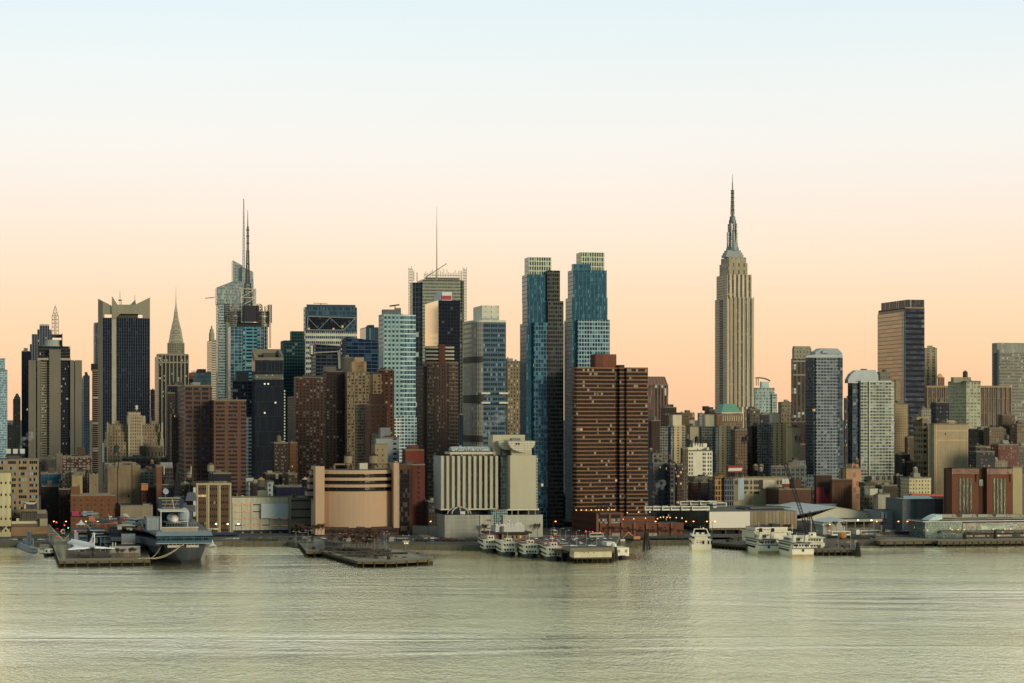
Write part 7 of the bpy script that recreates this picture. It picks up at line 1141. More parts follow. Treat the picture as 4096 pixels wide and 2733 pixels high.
car(262, 2156, GZ, TH+1.57, 'taxi', 'yellow cab on the avenue at the mouth of the street canyon', None, 'taxi', 'taxi')
for i, px in enumerate((2205, 2222, 2236, 2290, 2312, 2330, 2362, 2385)): car(px, 2150-(i % 3)*2, GZ, TH, 'brake', 'black car with tail lights between the car park and the brick arcade', 'cars braking before the brick arcade')
for i, px in enumerate((3467, 3532, 3545, 3590)): car(px, 2141+(i % 2)*3, GZ, TH+1.57, 'taxi', ('yellow taxi farthest left on the stone platform road', 'yellow taxi second in the line beside the white truck', 'yellow taxi third in the line by the terminal', 'yellow taxi nearest the glass terminal')[i], 'taxis by the terminal', 'taxi', 'taxi')
# buses and trucks
def bus(px, py, z, rz, lab, grp=None, L_=12.2, c='cfccc0', stripe=None, cat='bus', name='bus'):
    o = empty(name, P3(px, py, z), rz); tag(o, lab, cat, grp); mb = MB(); mb.prism([(-1.25, 0), (1.25, 0), (1.25, L_), (-1.25, L_)], .45, 3.1); mb.build('body', mat(c, .4, noise=.06), o)
    for s_ in (-1, 1): mb = MB(); mb.box(s_*1.27-.03, s_*1.27+.03, .6, L_-.5, 1.55, 2.5); mb.build('side_windows', gls, o)
    mb = MB(); mb.box(-1.1, 1.1, -.04, .02, 1.4, 2.7); mb.build('windscreen', gls, o); mb = MB(); mb.box(-.8, .8, 2, 6, 3.1, 3.4); mb.build('roof_unit', mat('b9b6aa'), o)
    if stripe: mb = MB(); [mb.box(s_*1.28-.03, s_*1.28+.03, .8, L_-1, .8, 1.4) for s_ in (-1, 1)]; mb.build('side_stripe', mat(stripe), o)
    for x in (-1.27, .99):
        for y in (2.4, L_-3): mb = MB(); mb.lathe([(.5, 0), (.5, .28)], (0, 0), 10); q = mb.build('wheel', rub, o, (x, y, .5)); q.rotation_euler.y = PI/2
    return o
dz = GZ+rz_dep
R1 = TH+1.57
for i, px in enumerate((2618, 2652, 2686, 2722, 2764, 2806)): bus(px+30, 2044, dz, R1+.02*(i % 3), ('white bus farthest left in the front line on the depot roof', 'white bus second from left in the front line on the depot roof', 'white bus third from left in the front line on the depot roof', 'white bus fourth in the front line on the depot roof', 'white bus fifth in the front line on the depot roof', 'white bus at the right end of the front line on the depot roof')[i], 'buses parked on the depot roof')
for i, px in enumerate((2760, 2800, 2840)): bus(px+25, 2022, dz, R1, 'white bus in the rear line on the depot roof', 'rear line of buses on the depot roof', stripe='4a5d6d')
bus(2906, 2028, dz, R1-.1, 'white bus with blue side stripe at the right end of the rear line', 'buses parked on the depot roof', stripe='2c4a6a'); bus(2860, 2034, dz, .3, 'white bus parked nose on between the two lines on the depot roof', 'buses parked on the depot roof')
bus(3400, 2144, GZ, R1, 'white coach with dark windows on the road behind the yellow winch', None, 13, cat='coach', name='coach'); bus(3655, 2143, GZ, R1, 'blue and red double length bus beside the glass terminal', None, 14, '2b3f6a', '8a2a26'); bus(2412, 2151, GZ, R1, 'white camper van at the right end of the car park', None, 9, 'd0cbb8', cat='camper van', name='camper_van'); bus(2222, 2141, GZ, TH, 'lit bus waiting at the crossing before the brick arcade', None, 11, 'b9b7ab'); bus(252, 2139, GZ, TH, 'white box truck in the cross street canyon', None, 8, 'c4c1b4', cat='truck', name='box_truck')
o = bus(3520, 2140, GZ, R1, 'white semi trailer truck beside the taxis', None, 14, 'c4c4bb', cat='truck', name='truck'); mb = MB(); mb.box(-1.25, 1.25, 14.6, 17, .5, 3.6); mb.build('cab', wht, o)
# street lamps
def lamp_t(h, lit, arms=1, c='34332f'):
    o = empty('street_lamp', (0, 0, -500)); mb = MB(); mb.bar((0, 0, 0), (0, 0, h), .16, n=6, r2=.09); mb.build('pole', mat(c, .5), o)
    for s_ in ((1,) if arms == 1 else (-1, 1)):
        mb = MB(); mb.bar((0, 0, h), (s_*1.5, 0, h+.3), .07); mb.build('arm', mat(c, .5), o); mb = MB(); mb.lathe([(0, -.28), (.42, -.05), (.38, .18), (0, .3)], (0, 0), 8, sx=1.2) ; q = mb.build('lamp_head', lit or mat('858d86', .4), o, (s_*1.7, 0, h+.25))
    return o
LT = {'orange': lamp_t(9.5, mat('ff9a3a', emit=7, noise=0)), 'white': lamp_t(10, mat('ffe7bd', emit=14, noise=0)), 'off': lamp_t(9, None, 2, '7b8580'), 'far': lamp_t(9, None, 1, '8a8f8a')}; used = set()
def lamp(px, py, kind, lab, D=None, grp=None):
    h = 9.7; D = D or gy(py, GZ+h); o = LT[kind] if kind not in used else copy_tree(LT[kind]); used.add(kind); o.location = ((px-CX)*D/F, D, GZ if kind != 'off' else GZ); o.rotation_euler.z = TH; tag(o, lab, 'street lamp', grp)
for i, (px, py) in enumerate(((1816, 2113), (1848, 2112), (1885, 2115), (1712, 2121), (2212, 2119), (2395, 2112), (2612, 2108), (2734, 2107), (2764, 2105), (2818, 2112), (205, 2110), (333, 2114), (253, 2128), (420, 2128), (380, 2121), (3309, 2099), (3652, 2087), (3584, 2122), (3620, 2122), (3656, 2121), (3497, 2122), (2850, 2118))):
    lamp(px, py, 'orange', f'street lamp glowing orange '+('before the left half of the grey podium', 'before the middle of the grey podium', 'before the right part of the grey podium', 'between the beige depot and the podium', 'at the crossing left of the brick arcade', 'at the left corner of the brick arcade', 'in the middle of the brick arcade', 'at the right end of the brick arcade', 'left under the dark ribbed depot wall', 'right under the dark ribbed depot wall', 'at the left of the street canyon', 'above the white pier tent', 'behind the flagpoles', 'behind the white jet tail', 'over the museum canopy roofs', 'beside the small white hall', 'before the grey mesh building', 'left of a pair near the white truck', 'right of a pair near the white truck', 'beside the glass terminal', 'over the stone platform', 'at the depot undercroft')[i], 1395 if py > 2100 else None)
for i, px in enumerate((853, 900, 942)): lamp(px, 2144, 'white', ('white glowing lamp nearest the carrier gallery', 'white glowing lamp in the middle below the cream office', 'white glowing lamp left of the parking garage entrance')[i], 1350)
for i, px in enumerate((3422, 3476)): lamp(px, 2087, 'white', ('bright white lamp on the left above the coach', 'bright white lamp on the right above the taxis')[i], 1400)
for i, (px, py) in enumerate(((1184, 2160), (1211, 2165), (1233, 2155), (1372, 2170), (1420, 2175), (1470, 2152), (1498, 2182), (1537, 2160), (1545, 2172), (1623, 2178), (1228, 2185))):
    D = gy(py+28, GZ+0); lamp(px, py, 'off', 'pale double armed lamp post, unlit, in the pier park', D, 'unlit lamps in the pier park')
for i, (px, py) in enumerate(((2240, 2150), (2263, 2158), (2305, 2160), (2346, 2165), (2205, 2148), (2386, 2170))):
    o = LT['far'] if i == 0 else copy_tree(LT['far']); o.location = P3(px, py+28, 6.5); tag(o, 'curved unlit lamp post standing among the cars of the pier car park', 'street lamp', 'lamp posts in the pier car park')
for i, (px, py) in enumerate(((3300, 2192), (3352, 2194), (3403, 2196), (3255, 2185))): o = copy_tree(LT['far']); o.location = P3(px, py, 3); tag(o, 'tall thin lamp post on the dark timber pier', 'street lamp', 'lamp posts on the timber pier')
def signal(px, py, c, lab, D=1392):
    b = Bd('traffic_light', lab, px, D, 'traffic light'); mb = MB(); mb.bar((0, 0, 0), (0, 0, b.z(py)-.6), .1); b.part(mb, 'pole', mat('2a2a28')); mb = MB(); mb.box(-.3, .3, .05, .5, b.z(py)-.9, b.z(py)+.7); b.part(mb, 'housing', mat('2f2d22')); mb = MB(); mb.lathe([(0, -.42), (.42, 0), (0, .42)], (0, 0), 8); q = b.part(mb, 'light', mat(c, emit=7, noise=0)); q.location = (0, -.2, b.z(py))
for px, py, c, l_ in ((226, 2090, 'ff3040', 'red traffic light high in the street canyon'), (258, 2101, 'ff3040', 'red traffic light right of the canyon, beside a brick front'), (273, 2112, '20e060', 'green traffic light at the corner of the brick warehouse'), (245, 2126, 'ff3040', 'red traffic light low in the street canyon'), (302, 2126, 'ff3040', 'red traffic light left of the museum entrance'), (2343, 2126, 'ff3030', 'red traffic light farthest left before the brick arcade'), (2370, 2128, 'ff3030', 'red traffic light in the middle before the brick arcade'), (2400, 2131, 'ff3030', 'red traffic light beside the arcade corner'), (3316, 2123, 'ff4030', 'red traffic light near the small white hall'), (2980, 2132, 'ff4030', 'red traffic light in the depot undercroft')): signal(px, py, c, l_)
# bare trees
def tree_mesh(seed, h=9):
    r = random.Random(seed); mb = MB()
    def br(p, d, l, rad, n):
        q = p+d*l; mb.bar(p, q, rad, 0, 5 if n > 2 else 3, max(.06, rad*.65))
        if n == 0: return
        for k in range(4 if n > 1 else 5):
            t = r.uniform(.55, 1); a = r.uniform(0, 2*PI); e = (d+Vector((math.cos(a), math.sin(a), r.uniform(-.1, .5)))*r.uniform(.45, .8)).normalized(); br(p+d*l*t, e, l*r.uniform(.6, .8), max(.085, rad*.6), n-1)
    tk = MB(); tk.bar((0, 0, -.3), (0, 0, h*.3), .16, n=6, r2=.13); br(Vector((0, 0, h*.28)), Vector((r.uniform(-.1, .1), 0, 1)), h*.3, .13, 4); return tk, mb
TM = mat('5d4638', .95); trees = []
for s_ in range(4):
    o = empty('bare_tree', (0, 0, -500)); tk, cr_ = tree_mesh(s_); tk.build('trunk', TM, o); cr_.build('crown', TM, o); trees.append(o)
tu = set()
def tree(px, py, z, s, lab, grp):
    i = r.randrange(4); o = trees[i] if i not in tu else copy_tree(trees[i]); tu.add(i); o.location = P3(px, py, z); o.rotation_euler.z = r.uniform(0, 6); o.scale = (s, s, s); tag(o, lab, 'tree', grp)
for i in range(34): tree(r.uniform(1300, 1530), r.uniform(2176, 2216), GZ, r.uniform(.9, 1.35), 'bare reddish brown tree in the park on the middle pier', 'bare trees of the pier park')
for i in range(9): tree(1180+i*13, 2158, GZ, r.uniform(.9, 1.2), 'bare tree on the pavement before the grey side building', 'bare trees before the side building')
for i in range(14): tree(2410+i*25, 2157, GZ, r.uniform(.7, 1.0), 'bare tree before the brick arcade', 'bare trees before the brick arcade')
for i in range(7): tree(466+i*9+(i > 3)*18, 2234, GZ, r.uniform(.55, .8), 'small bare tree before the low white building on the museum pier', 'bare trees on the museum pier')
for i in range(6): tree(3030+i*26, 2146, GZ, .9, 'bare tree under the tan ribbed depot wall', 'bare trees under the depot')
for i, (px, py) in enumerate(((3345, 2140), (3372, 2141), (3540, 2139), (3585, 2139), (1935, 2152), (2150, 2150), (5, 2160), (45, 2160))): tree(px, py, GZ, 1.0, ('bare tree left before the small white hall', 'bare tree right before the small white hall', 'bare tree before the white truck', 'bare tree behind the taxis', 'bare tree left of the crown roofed boat terminal', 'bare tree right of the crown roofed boat terminal', 'bare tree at the far left shore', 'bare tree left of the parked cars on the far left shore')[i], None)
for i in range(16): tree(2690+i*11 if i < 9 else 3420+(i-9)*11, 2020 if i < 9 else 2045, GZ, 1.5, 'dark bare tree behind the depot roof' if i < 9 else 'dark bare tree behind the white halls', 'bare trees behind the depot' if i < 9 else 'bare trees behind the halls')
# rooftop water tanks
def tank(px, yt, yb_, wpx, D, lab, leg=None, c='6f6454', rc='5a5046'):
    if px > 2580 and D <= 1560: D += 115
    b = Bd('water_tank', lab, px, D, 'water tank'); R_ = b.w(wpx)/2; z1, z0 = b.z(yt), b.z(yb_); zl = b.z(leg or yb_+6); hr = (z1-z0)*.28
    mb = MB(); mb.lathe([(R_*.96, z0), (R_, z0+.1), (R_*.94, z1-hr)], (0, 0), 14); b.part(mb, 'tank', mat(c, .9, ns=1.2, noise=.35)); mb = MB(); mb.lathe([(R_*1.05, z1-hr), (0, z1)], (0, 0), 14); b.part(mb, 'roof', mat(rc, .9))
    for a in (.78, 2.36, 3.93, 5.5): mb = MB(); mb.bar((R_*1.1*math.cos(a), R_*1.1*math.sin(a), zl-1), (R_*.75*math.cos(a), R_*.75*math.sin(a), z0), .2); b.part(mb, 'leg', mat('2c2824'))
tank(466, 1777, 1812, 22, 1490, 'tall dark green tank on high splayed legs above the blank beige warehouse', 1868, '2c3a30', '28322b')
for a in ((1045, 1908, 1948, 32, 1450, 'wooden water tank with bright conical roof above the white garage', 1962, '6a5f4c', 'b07f4a'), (843, 1850, 1886, 28, 1440, 'pale wooden water tank on thin legs above the cream office', 1935, '8b8069'), (755, 1882, 1911, 22, 1470, 'grey water tank on thin legs left of the cream office', 1942, '7d786c'), (1392, 1813, 1854, 33, 1420, 'left one of two wooden tanks above the beige depot', 1862, '8a7b62', '2f2a26'), (1494, 1811, 1854, 36, 1420, 'right one of two wooden tanks above the beige depot', 1862, '8a7b62', '2f2a26'), (3861, 1481, 1509, 20, 1990, 'dark tank silhouetted on the greenish condominium', 1512, '4b443b'), (3427, 1833, 1850, 16, 1505, 'water tank with orange conical roof on the salmon building', 1857, '6b5b45', 'b58a55'), (3661, 1866, 1892, 20, 1475, 'grey water tank above the cream walk up house', 1916, '7e796d', 'a5a295'), (3022, 1855, 1882, 22, 1500, 'left water tank with pale conical roof behind the red billboard', 1895, '5b4f40', '9a8258'), (3045, 1855, 1880, 20, 1505, 'right water tank with pale conical roof behind the red billboard', 1895, '5b4f40', '9a8258'), (3043, 1868, 1886, 15, 1492, 'small grey water tank before the pale roofed pair', 1896, '7b7b76', 'a5a59c'), (2603, 1791, 1812, 15, 1650, 'grey water tank close to the brown banded block', 1822, '6d675c', '9a978c'), (2680, 1818, 1838, 15, 1640, 'water tank left of the white apartment house behind the grey frame', 1850, '6b5b45', '8b6b42'), (2749, 1733, 1756, 15, 1720, 'dark water tank between the beige condominiums, upper left', 1762), (2786, 1744, 1768, 15, 1600, 'black water tank directly above the white apartment house', 1778, '2f2b28', '2a2624'), (2805, 1751, 1772, 13, 1610, 'second black water tank above the white apartment house', 1782, '3a3531', '2a2624'), (2763, 1755, 1775, 16, 1640, 'grey roofed water tank above the left shoulder of the white apartment house', 1785, '4a443c', '8b8d8b'), (3187, 1739, 1762, 17, 1650, 'dark water tank beside the cream blank wall', 1768, '2c2a2a', '2a2725'), (3203, 1740, 1762, 14, 1655, 'dark water tank touching the tall condominium', 1768, '38342f', '2a2725'), (1115, 1740, 1768, 20, 1645, 'water tank above the dark brown office building', 1778, '6b665b', '7a5b3c'), (1107, 1896, 1916, 13, 1570, 'small grey tank behind the garage', 1930, '77776f', '9a9a92'), (1220, 1908, 1945, 27, 1515, 'black cylindrical tank with pale cap left of the depot terraces', 1952, '1b1a1f', 'c2a078'), (351, 1858, 1880, 18, 1530, 'tan tank over the tan blank building', 1898, '80705a', '8b7a5f'), (204, 1876, 1888, 13, 1560, 'small orange roofed tank above the teal building', 1893, '5d5245', 'a58555'), (243, 1917, 1932, 12, 1510, 'small orange roofed tank left of the cream houses', 1940, '5d5245', 'a58555'), (3953, 1786, 1812, 20, 1620, 'water tank with orange cone before the red brick apartments', 1822, '3a322c', 'b07b48'), (3612, 1836, 1852, 13, 1560, 'small tank right of the short condominium', 1860, '4b443b', '8b6b42'), (608, 1838, 1856, 15, 1560, 'wooden tank behind the white grey low building', 1868, '5d5245', 'a5744a'), (2770, 1652, 1670, 20, 2150, 'round pale tank on the horizon block', 1674, 'a88a66', '9b7d5a'), (1682, 1860, 1876, 14, 1545, 'small grey tank on the red brown block', 1882, '66665f', '8a8a80'), (2986, 1740, 1762, 16, 1690, 'dark tank among the roofs left of the third condominium', 1768, '3a332e', '2c2723'), (2972, 1745, 1765, 12, 1680, 'second dark tank among the roofs left of the third condominium', 1770, '2f2a27', '2c2723'), (4028, 1736, 1758, 18, 1860, 'green grey cone roofed tank at the right edge', 1765, '5d6660', '4a5550')): tank(*a)
# small shore things
b = Bd('crown_roofed_terminal', 'white boat terminal with jagged skyline cut outs on its roof and a brown canopy', 1982, 1345, 'terminal'); b.box('white_drum', mat('b9bab0', noise=.1), 1980, 1982, 2098, 2106, 2130, 0, 14)
mb = MB(); r2 = random.Random(3); x = b.x(1983)
while x < b.x(2095): w_ = r2.uniform(.4, 1.1); mb.box(x, x+w_, -.3, 0, b.z(2108), b.z(2106)+r2.uniform(.5, 2.6)); x += w_+.15
b.part(mb, 'skyline_cutouts', mat('c9c9bf')); b.box('brown_canopy', mat('3b2f29'), 1945, 1948, 2128, 2130, 2137, -3, 16); b.box('walls', fac(1345, 16, 30, .35, .35, '8b7b60', '2a2522', lit=.05), 1965, 1967, 2115, 2137, None, 1, 13); b.box('chimney', mat('77674f'), 2007, 2007, 2016, 2105, None, -2, 0); mb = MB(); mb.lathe([(0, -.9), (.9, 0), (0, .9)], (0, 0), 10); q = b.part(mb, 'globe', mat('c9c9bf')); q.location = (b.x(2038), 2, b.z(2087)); b.cols('globe_post', mat('c9c9bf'), [2038], 1.2, 2088, 2106, 2, .3)
b = Bd('park_shed', 'long grey shed with sloping roof truss at the left of the pier park', 1258, 1262, 'shed'); b.ext('front_wall', mat('73766f', noise=.15), [(1256, 2152), (1300, 2158), (1300, 2206), (1256, 2206)], 0, 3); b.ext('long_wall', mat('5c5f5a'), [(1300, 2170), (1372, 2180), (1372, 2204), (1300, 2204)], 3, 14); mb = MB(); Q = lambda px, py, y=0: (b.x(px, y), y, b.z(py, b.x(px, y), y)); mb.face([Q(1254, 2150, -1), Q(1395, 2174, -1), Q(1395, 2172, 14), Q(1254, 2148, 14)]); [mb.bar(Q(1300+15*i, 2160+2.6*i, -1), Q(1315+15*i, 2180, -1), .2) for i in range(5)]; b.part(mb, 'sloping_roof', mat('555954')); mb = MB(); mb.bar(Q(1275, 2200, -2), Q(1292, 2224, -10), .7); b.part(mb, 'gangway', mat('9fa3a0')); b.box('float', mat('9a978a'), 1283, 1283, 1318, 2228, 2231, -18, -8)
b = Bd('ticket_kiosk', 'small lit kiosk with pale green roof near the park entrance', 1615, 1310, 'kiosk'); b.box('hut', mat('b98a52', emit=0), 1615, 1615, 1634, 2168, 2180, 0, 3); b.box('roof', mat('a3b0a3'), 1612, 1612, 1637, 2164, 2168, -.5, 3.5)
for k in range(3): b.box('window', mat('ffd9a0', emit=.6, noise=0), 1617+6*k, 1617+6*k, 1621+6*k, 2171, 2176, -.15, 0)
b = Bd('arched_gate', 'arched timber gate building right of the pier park', 1672, 1372, 'gate'); b.ext('arch', mat('5f5648'), [(1668, 2150), (1680, 2143), (1700, 2140), (1720, 2144), (1732, 2152), (1728, 2152), (1700, 2145), (1676, 2150)], -1, 8); b.box('walls', mat('4a3c2e'), 1676, 1676, 1714, 2152, None, 0, 6); b.box('lit_sign', mat('8b7a4a'), 1684, 1684, 1710, 2149, 2153, -.5, 0)
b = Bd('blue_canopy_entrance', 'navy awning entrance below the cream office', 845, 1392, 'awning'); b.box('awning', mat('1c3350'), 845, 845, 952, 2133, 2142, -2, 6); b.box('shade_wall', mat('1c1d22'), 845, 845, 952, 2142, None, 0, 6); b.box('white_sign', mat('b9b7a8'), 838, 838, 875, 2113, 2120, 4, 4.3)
for k, wd_ in enumerate((1.6, .5, 2.2, 1.4)): b.box('sign_letter', mat('2a2825'), 840+k*4, 840+k*4, 840+k*4+wd_*1.3, 2115, 2119, 3.85, 3.98)
b = Bd('ship_ramp', 'latticed boarding bridge right of the carrier bow', 805, 1215, 'footbridge', gz=0); mb = MB(); A = [b.x(805+14*i) for i in range(7)]
for i in range(6): mb.bar((A[i], 0, b.z(2180-i*1.5)), (A[i+1], 0, b.z(2178-i*1.5)), .22); mb.bar((A[i], 0, b.z(2196-i*3)), (A[i+1], 0, b.z(2193-i*3)), .22); mb.bar((A[i], 0, b.z(2196-i*3)), (A[i+1], 0, b.z(2178-i*1.5)), .15)
mb.box(A[0]-1, A[0]+2, -1, 2, 0, b.z(2180)); b.part(mb, 'truss', mat('7b7e78'))
for xa_, xb_, c1, c2, l_ in ((287, 329, '9c2f5c', '5a1f33', 'magenta poster panel on the brick warehouse wall'), (331, 372, '8b9a9a', '4b4a70', 'grey and violet poster panel on the brick warehouse wall')):
    b = Bd('wall_poster', l_, xa_, 1438.5, 'poster'); b.box('panel', mat(c1, noise=.05), xa_, xa_, xb_, 2045, 2065 if xa_ < 300 else 2064, -.6, -.2); b.box('inset', mat(c2, noise=.05), xb_-(12 if xa_ < 300 else 26), xb_-(12 if xa_ < 300 else 26), xb_-(4 if xa_ < 300 else 2), 2047, 2062, -.75, -.6)
for i, (px, py, w_, l_) in enumerate(((2040, 2160, 30, 'pale container shed behind the tour boats'), (2455, 2166, 45, 'white cabins at the right of the car park'), (1720, 2172, 16, 'blue portable toilets by the arched gate'), (2760, 2160, 40, 'dark hoarding by the shore right of the arcade'), (3540, 2128, 60, 'pale trailers behind the taxis'), (3600, 2118, 50, 'grey site huts left of the glass terminal'))):
    b = Bd('site_hut', l_, px, gy(py, GZ), 'hut'); b.box('walls', mat(('8a8675', 'bdb8a5', '3a6075', '24262a', 'a8a79b', '8a8b84')[i], noise=.15), px, px, px+w_, py-9, None, 0, 3); b.box('roof', mat('6f6e68'), px-1, px-1, px+w_+1, py-10, py-9, -.3, 3.3); b.box('window', gls, px+3, px+3, px+8, py-7, py-4, -.1, 0)
# shore hedge line, shrubs in the park
def stuff(name, pts, n, s, c, z=GZ, seed=1):
    r = random.Random(seed); mb = MB(); (xa, ya), (xb, yb_) = pts
    for i in range(n): t = r.random(); q = P3(xa+(xb-xa)*t, ya+(yb_-ya)*t+r.uniform(-2.5, 2.5), z); h = r.uniform(.4, 1)*s; [mb.face([(q.x+r.uniform(-s, s), q.y+r.uniform(-s, s), z+r.uniform(0, h)) for _ in range(3)]) for _ in range(5)]
    tag(mb.build(name, mat(c)), kind='stuff')
stuff('shore_shrubs', ((2400, 2160), (2760, 2158)), 500, 1.2, '2a2c22'); stuff('park_shrubs', ((1300, 2200), (1560, 2206)), 500, 1.3, '4a4030', seed=2); stuff('hedge', ((985, 2160), (1110, 2161)), 300, 1.3, '23281d', seed=3); stuff('roadside_shrubs', ((1650, 2165), (2050, 2165)), 400, 1, '33302a', seed=4); stuff('dark_shrubs', ((3300, 2152), (3500, 2150)), 300, 1.1, '26281f', seed=5)
# airliner in the sky
b = empty('airliner', ((846-CX)*4800/F, 4800, CH+(HY-1191)*4800/F), .1); tag(b, 'tiny airliner flying left of the crystal glass tower', 'airliner'); am = mat('b9a58f', .5)
mb = MB(); mb.bar((-14, 0, -1.5), (13, 0, 1.5), 1.1, n=8, r2=.8); mb.build('fuselage', am, b); mb = MB(); mb.prism([(-2, -12), (2, -12), (3, 0), (3, 12), (-2, 12), (-4, 0)], -.5, 0); mb.build('wings', am, b); mb = MB(); mb.prism([(10, -.2), (13, -.2), (13, .2), (10, .2)], 1, 5, 0, 0, taper=[(12.5, -.2), (14.5, -.2), (14.5, .2), (12.5, .2)]); mb.build('tail_fin', am, b)
# steam
def steam(px, py, D, s, lab, seed):
    r = random.Random(seed); o = bpy.data.objects.new('steam_plume', bpy.data.meshes.new('steam_plume')); C.objects.link(o); mb = MB(); z0 = CH+(HY-py)*D/F; X = (px-CX)*D/F
    for i in range(7):
        c = Vector((r.uniform(-.6, .6)*s+i*.28*s, r.uniform(-.4, .4)*s, i*.5*s)); R_ = s*(.55+.12*i)*r.uniform(.8, 1.1)
        for k in range(6):
            for j in range(4):
                f = lambda a, e: (c.x+R_*math.cos(e)*math.cos(a), c.y+R_*math.cos(e)*math.sin(a), c.z+R_*math.sin(e)*.8)
                a0, a1, e0, e1 = k*PI/3, (k+1)*PI/3, -PI/2+j*PI/4, -PI/2+(j+1)*PI/4; mb.face([f(a0, e0), f(a1, e0), f(a1, e1), f(a0, e1)])
    bpy.data.objects.remove(o); o = mb.build('steam_plume', STM, None, (X, D, z0)); tag(o, lab, 'steam')
STM = bpy.data.materials.new('steam'); STM.use_nodes = True; t = STM.node_tree; t.nodes.clear(); ou = t.nodes.new('ShaderNodeOutputMaterial'); pv = t.nodes.new('ShaderNodeVolumePrincipled'); pv.inputs['Color'].default_value = (.95, .95, .93, 1); pv.inputs['Anisotropy'].default_value = 0; g = t.nodes.new('ShaderNodeTexCoord'); n = t.nodes.new('ShaderNodeTexNoise'); n.inputs['Scale'].default_value = .35; n.inputs['Detail'].default_value = 4; t.links.new(g.outputs['Object'], n.inputs['Vector']); t.links.new(math_(t, 'MULTIPLY', math_(t, 'SUBTRACT', n.outputs['Fac'], .44, True), .9, False), pv.inputs['Density']); t.links.new(pv.outputs[0], ou.inputs['Volume'])
steam(1950, 1738, 1400, 4.2, 'white steam puff rising from the tall box of the white hotel', 1); steam(2618, 1985, 1500, 3, 'white steam by the soot stained building', 3); steam(85, 1795, 1430, 3, 'steam drifting off the cooling units at the left edge', 4)
# cooling towers on the loft roof at left
for i in range(3):
    px = 24+i*28; b = Bd('cooling_tower', ('left', 'middle', 'right')[i]+' of three white cooling units on the tan loft roof', px, 1440, 'cooling tower'); b.box('white_casing', mat('b7b8ae'), px, px, px+19, 1796, 1815, 0, 5); b.box('dark_base', mat('2a2a2c'), px+1, px+1, px+18, 1815, 1826, .5, 4.5); b.cols('leg', mat('3a3a3a'), [px+2, px+9, px+17], 1, 1826, 1846, .6, .3)

def inset(name, pts, z, m): tag(sheet(name, pts, z, m), kind='structure')
inset('lawn', [sh(1300, 2188), sh(1345, 2212), sh(1440, 2232), sh(1510, 2226), sh(1480, 2192)], GZ+.06, mat('453c2b', .95, ns=.3, noise=.5))
inset('path', [sh(1522, 2196), sh(1536, 2234), sh(1690, 2230), sh(1600, 2200)], GZ+.05, mat('8b8273', .9, ns=.5, noise=.4))
inset('path', [sh(262, 2200), sh(262, 2234), sh(440, 2234), sh(430, 2200)], GZ+.05, mat('5f4b40', .9, ns=.5, noise=.4))

# furniture of the pier park and clutter on the decks
def block(name, lab, cat, px, py, z, w_, d_, h_, c, grp=None, rz=TH, top=None):
    global tmpo
    tmpo = o = empty(name, P3(px, py, z), rz); tag(o, lab, cat, grp); mb = MB(); mb.box(-w_/2, w_/2, -d_/2, d_/2, 0, h_); mb.build('body', mat(c, .9, ns=.8), o); mb = MB(); mb.box(-w_/2-.1, w_/2+.1, -d_/2-.1, d_/2+.1, h_, h_+.12); mb.build('top', mat(top or c, .8), o)
for i, (px, py, w_, l_) in enumerate(((1395, 2215, 30, 'long dark low wall across the pier park'), (1500, 2210, 22, 'short dark low wall right of the park trees'), (1460, 2226, 34, 'dark low wall nearest the front edge of the pier park'), (1580, 2218, 18, 'low wall beside the right lamp posts of the pier park'), (1330, 2204, 20, 'low wall beside the grey park shed'))): block('park_wall', l_, 'wall', px, py, GZ, w_*.8, .6, 1.1, '37332d', top='5d574b')
for i in range(16): block('park_bench', 'small timber bench in the pier park', 'bench', r.uniform(1380, 1700), r.uniform(2212, 2236), GZ, 2.2, .7, .6, '55493a', 'benches in the pier park', r.uniform(0, 3))
for i in range(14): block('planter', 'square stone planter on the pier park deck', 'planter', r.uniform(1330, 1560), r.uniform(2206, 2238), GZ, 2.4, 2.4, .9, '4f4a40', 'planters in the pier park', top='2d2c20')
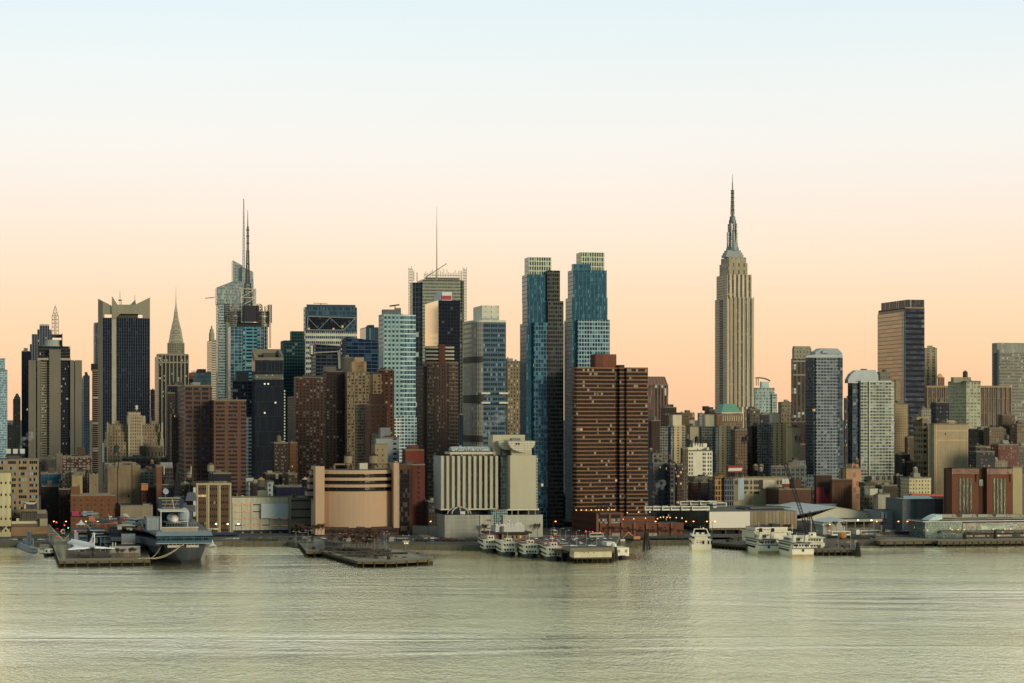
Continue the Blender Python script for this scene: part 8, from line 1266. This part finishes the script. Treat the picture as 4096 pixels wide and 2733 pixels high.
for i in range(14): block('timber_crate', 'dark crate lying on the old timber piers', 'crate', *((r.uniform(3265, 3410), r.uniform(2182, 2196)) if i % 2 else (r.uniform(2860, 3030), r.uniform(2158, 2168))), 3, r.uniform(1, 4), 1.6, r.uniform(.6, 1.8), ('3a3a36', '4b3f30', '6b6552')[i % 3], 'crates on the timber piers', r.uniform(0, 1))
for i in range(16): p_ = onship(r.uniform(-34, -16), r.uniform(45, 140), 16); block('deck_equipment', 'small equipment box on the carrier flight deck', 'equipment', 2048, 2200, 3, r.uniform(.8, 2.5), 1.4, r.uniform(.8, 1.8), ('6b3a28', '8f8f86', '33383d', 'a59a7c')[i % 4], 'equipment on the flight deck'); tmpo.location = p_
for i in range(10): block('shore_box', 'utility box by the seawall of the middle shore', 'utility box', 1190+i*52+r.uniform(-12, 12), 2166, GZ, r.uniform(1, 4), 1.4, r.uniform(1, 2.2), ('5d5a52', '8a867a', '2f3438')[i % 3], 'utility boxes along the middle shore')
def pickets(name, lab, cat, A, B_, n, h, c):
    o = empty(name, A, 0); tag(o, lab, cat); mb = MB(); d = B_-A
    for i in range(n): p_ = d*(i/(n-1)); mb.bar(p_, p_+Vector((0, 0, h)), .1)
    mb.build('pickets', mat(c), o)['kind'] = 'stuff'; mb = MB(); mb.bar(Vector((0, 0, h)), d+Vector((0, 0, h)), .08); mb.bar(Vector((0, 0, h*.5)), d+Vector((0, 0, h*.5)), .06); mb.build('rail', mat(c), o)
pickets('fence', 'fence along the far left shoreline road', 'fence', P3(-40, 2167, GZ), P3(198, 2165, GZ), 50, 1.6, '6a665c'); pickets('fence', 'fence along the shore in front of the parking garage', 'fence', P3(885, 2164, GZ), P3(1145, 2164, GZ), 50, 1.5, '7a766a'); pickets('fence', 'fence along the shore under the grey podium', 'fence', P3(1725, 2177, GZ), P3(1930, 2179, GZ), 40, 1.5, '55524a'); pickets('fence', 'fence on the seawall before the brick arcade', 'fence', P3(2510, 2160, GZ), P3(2800, 2158, GZ), 50, 1.6, '4a4740')
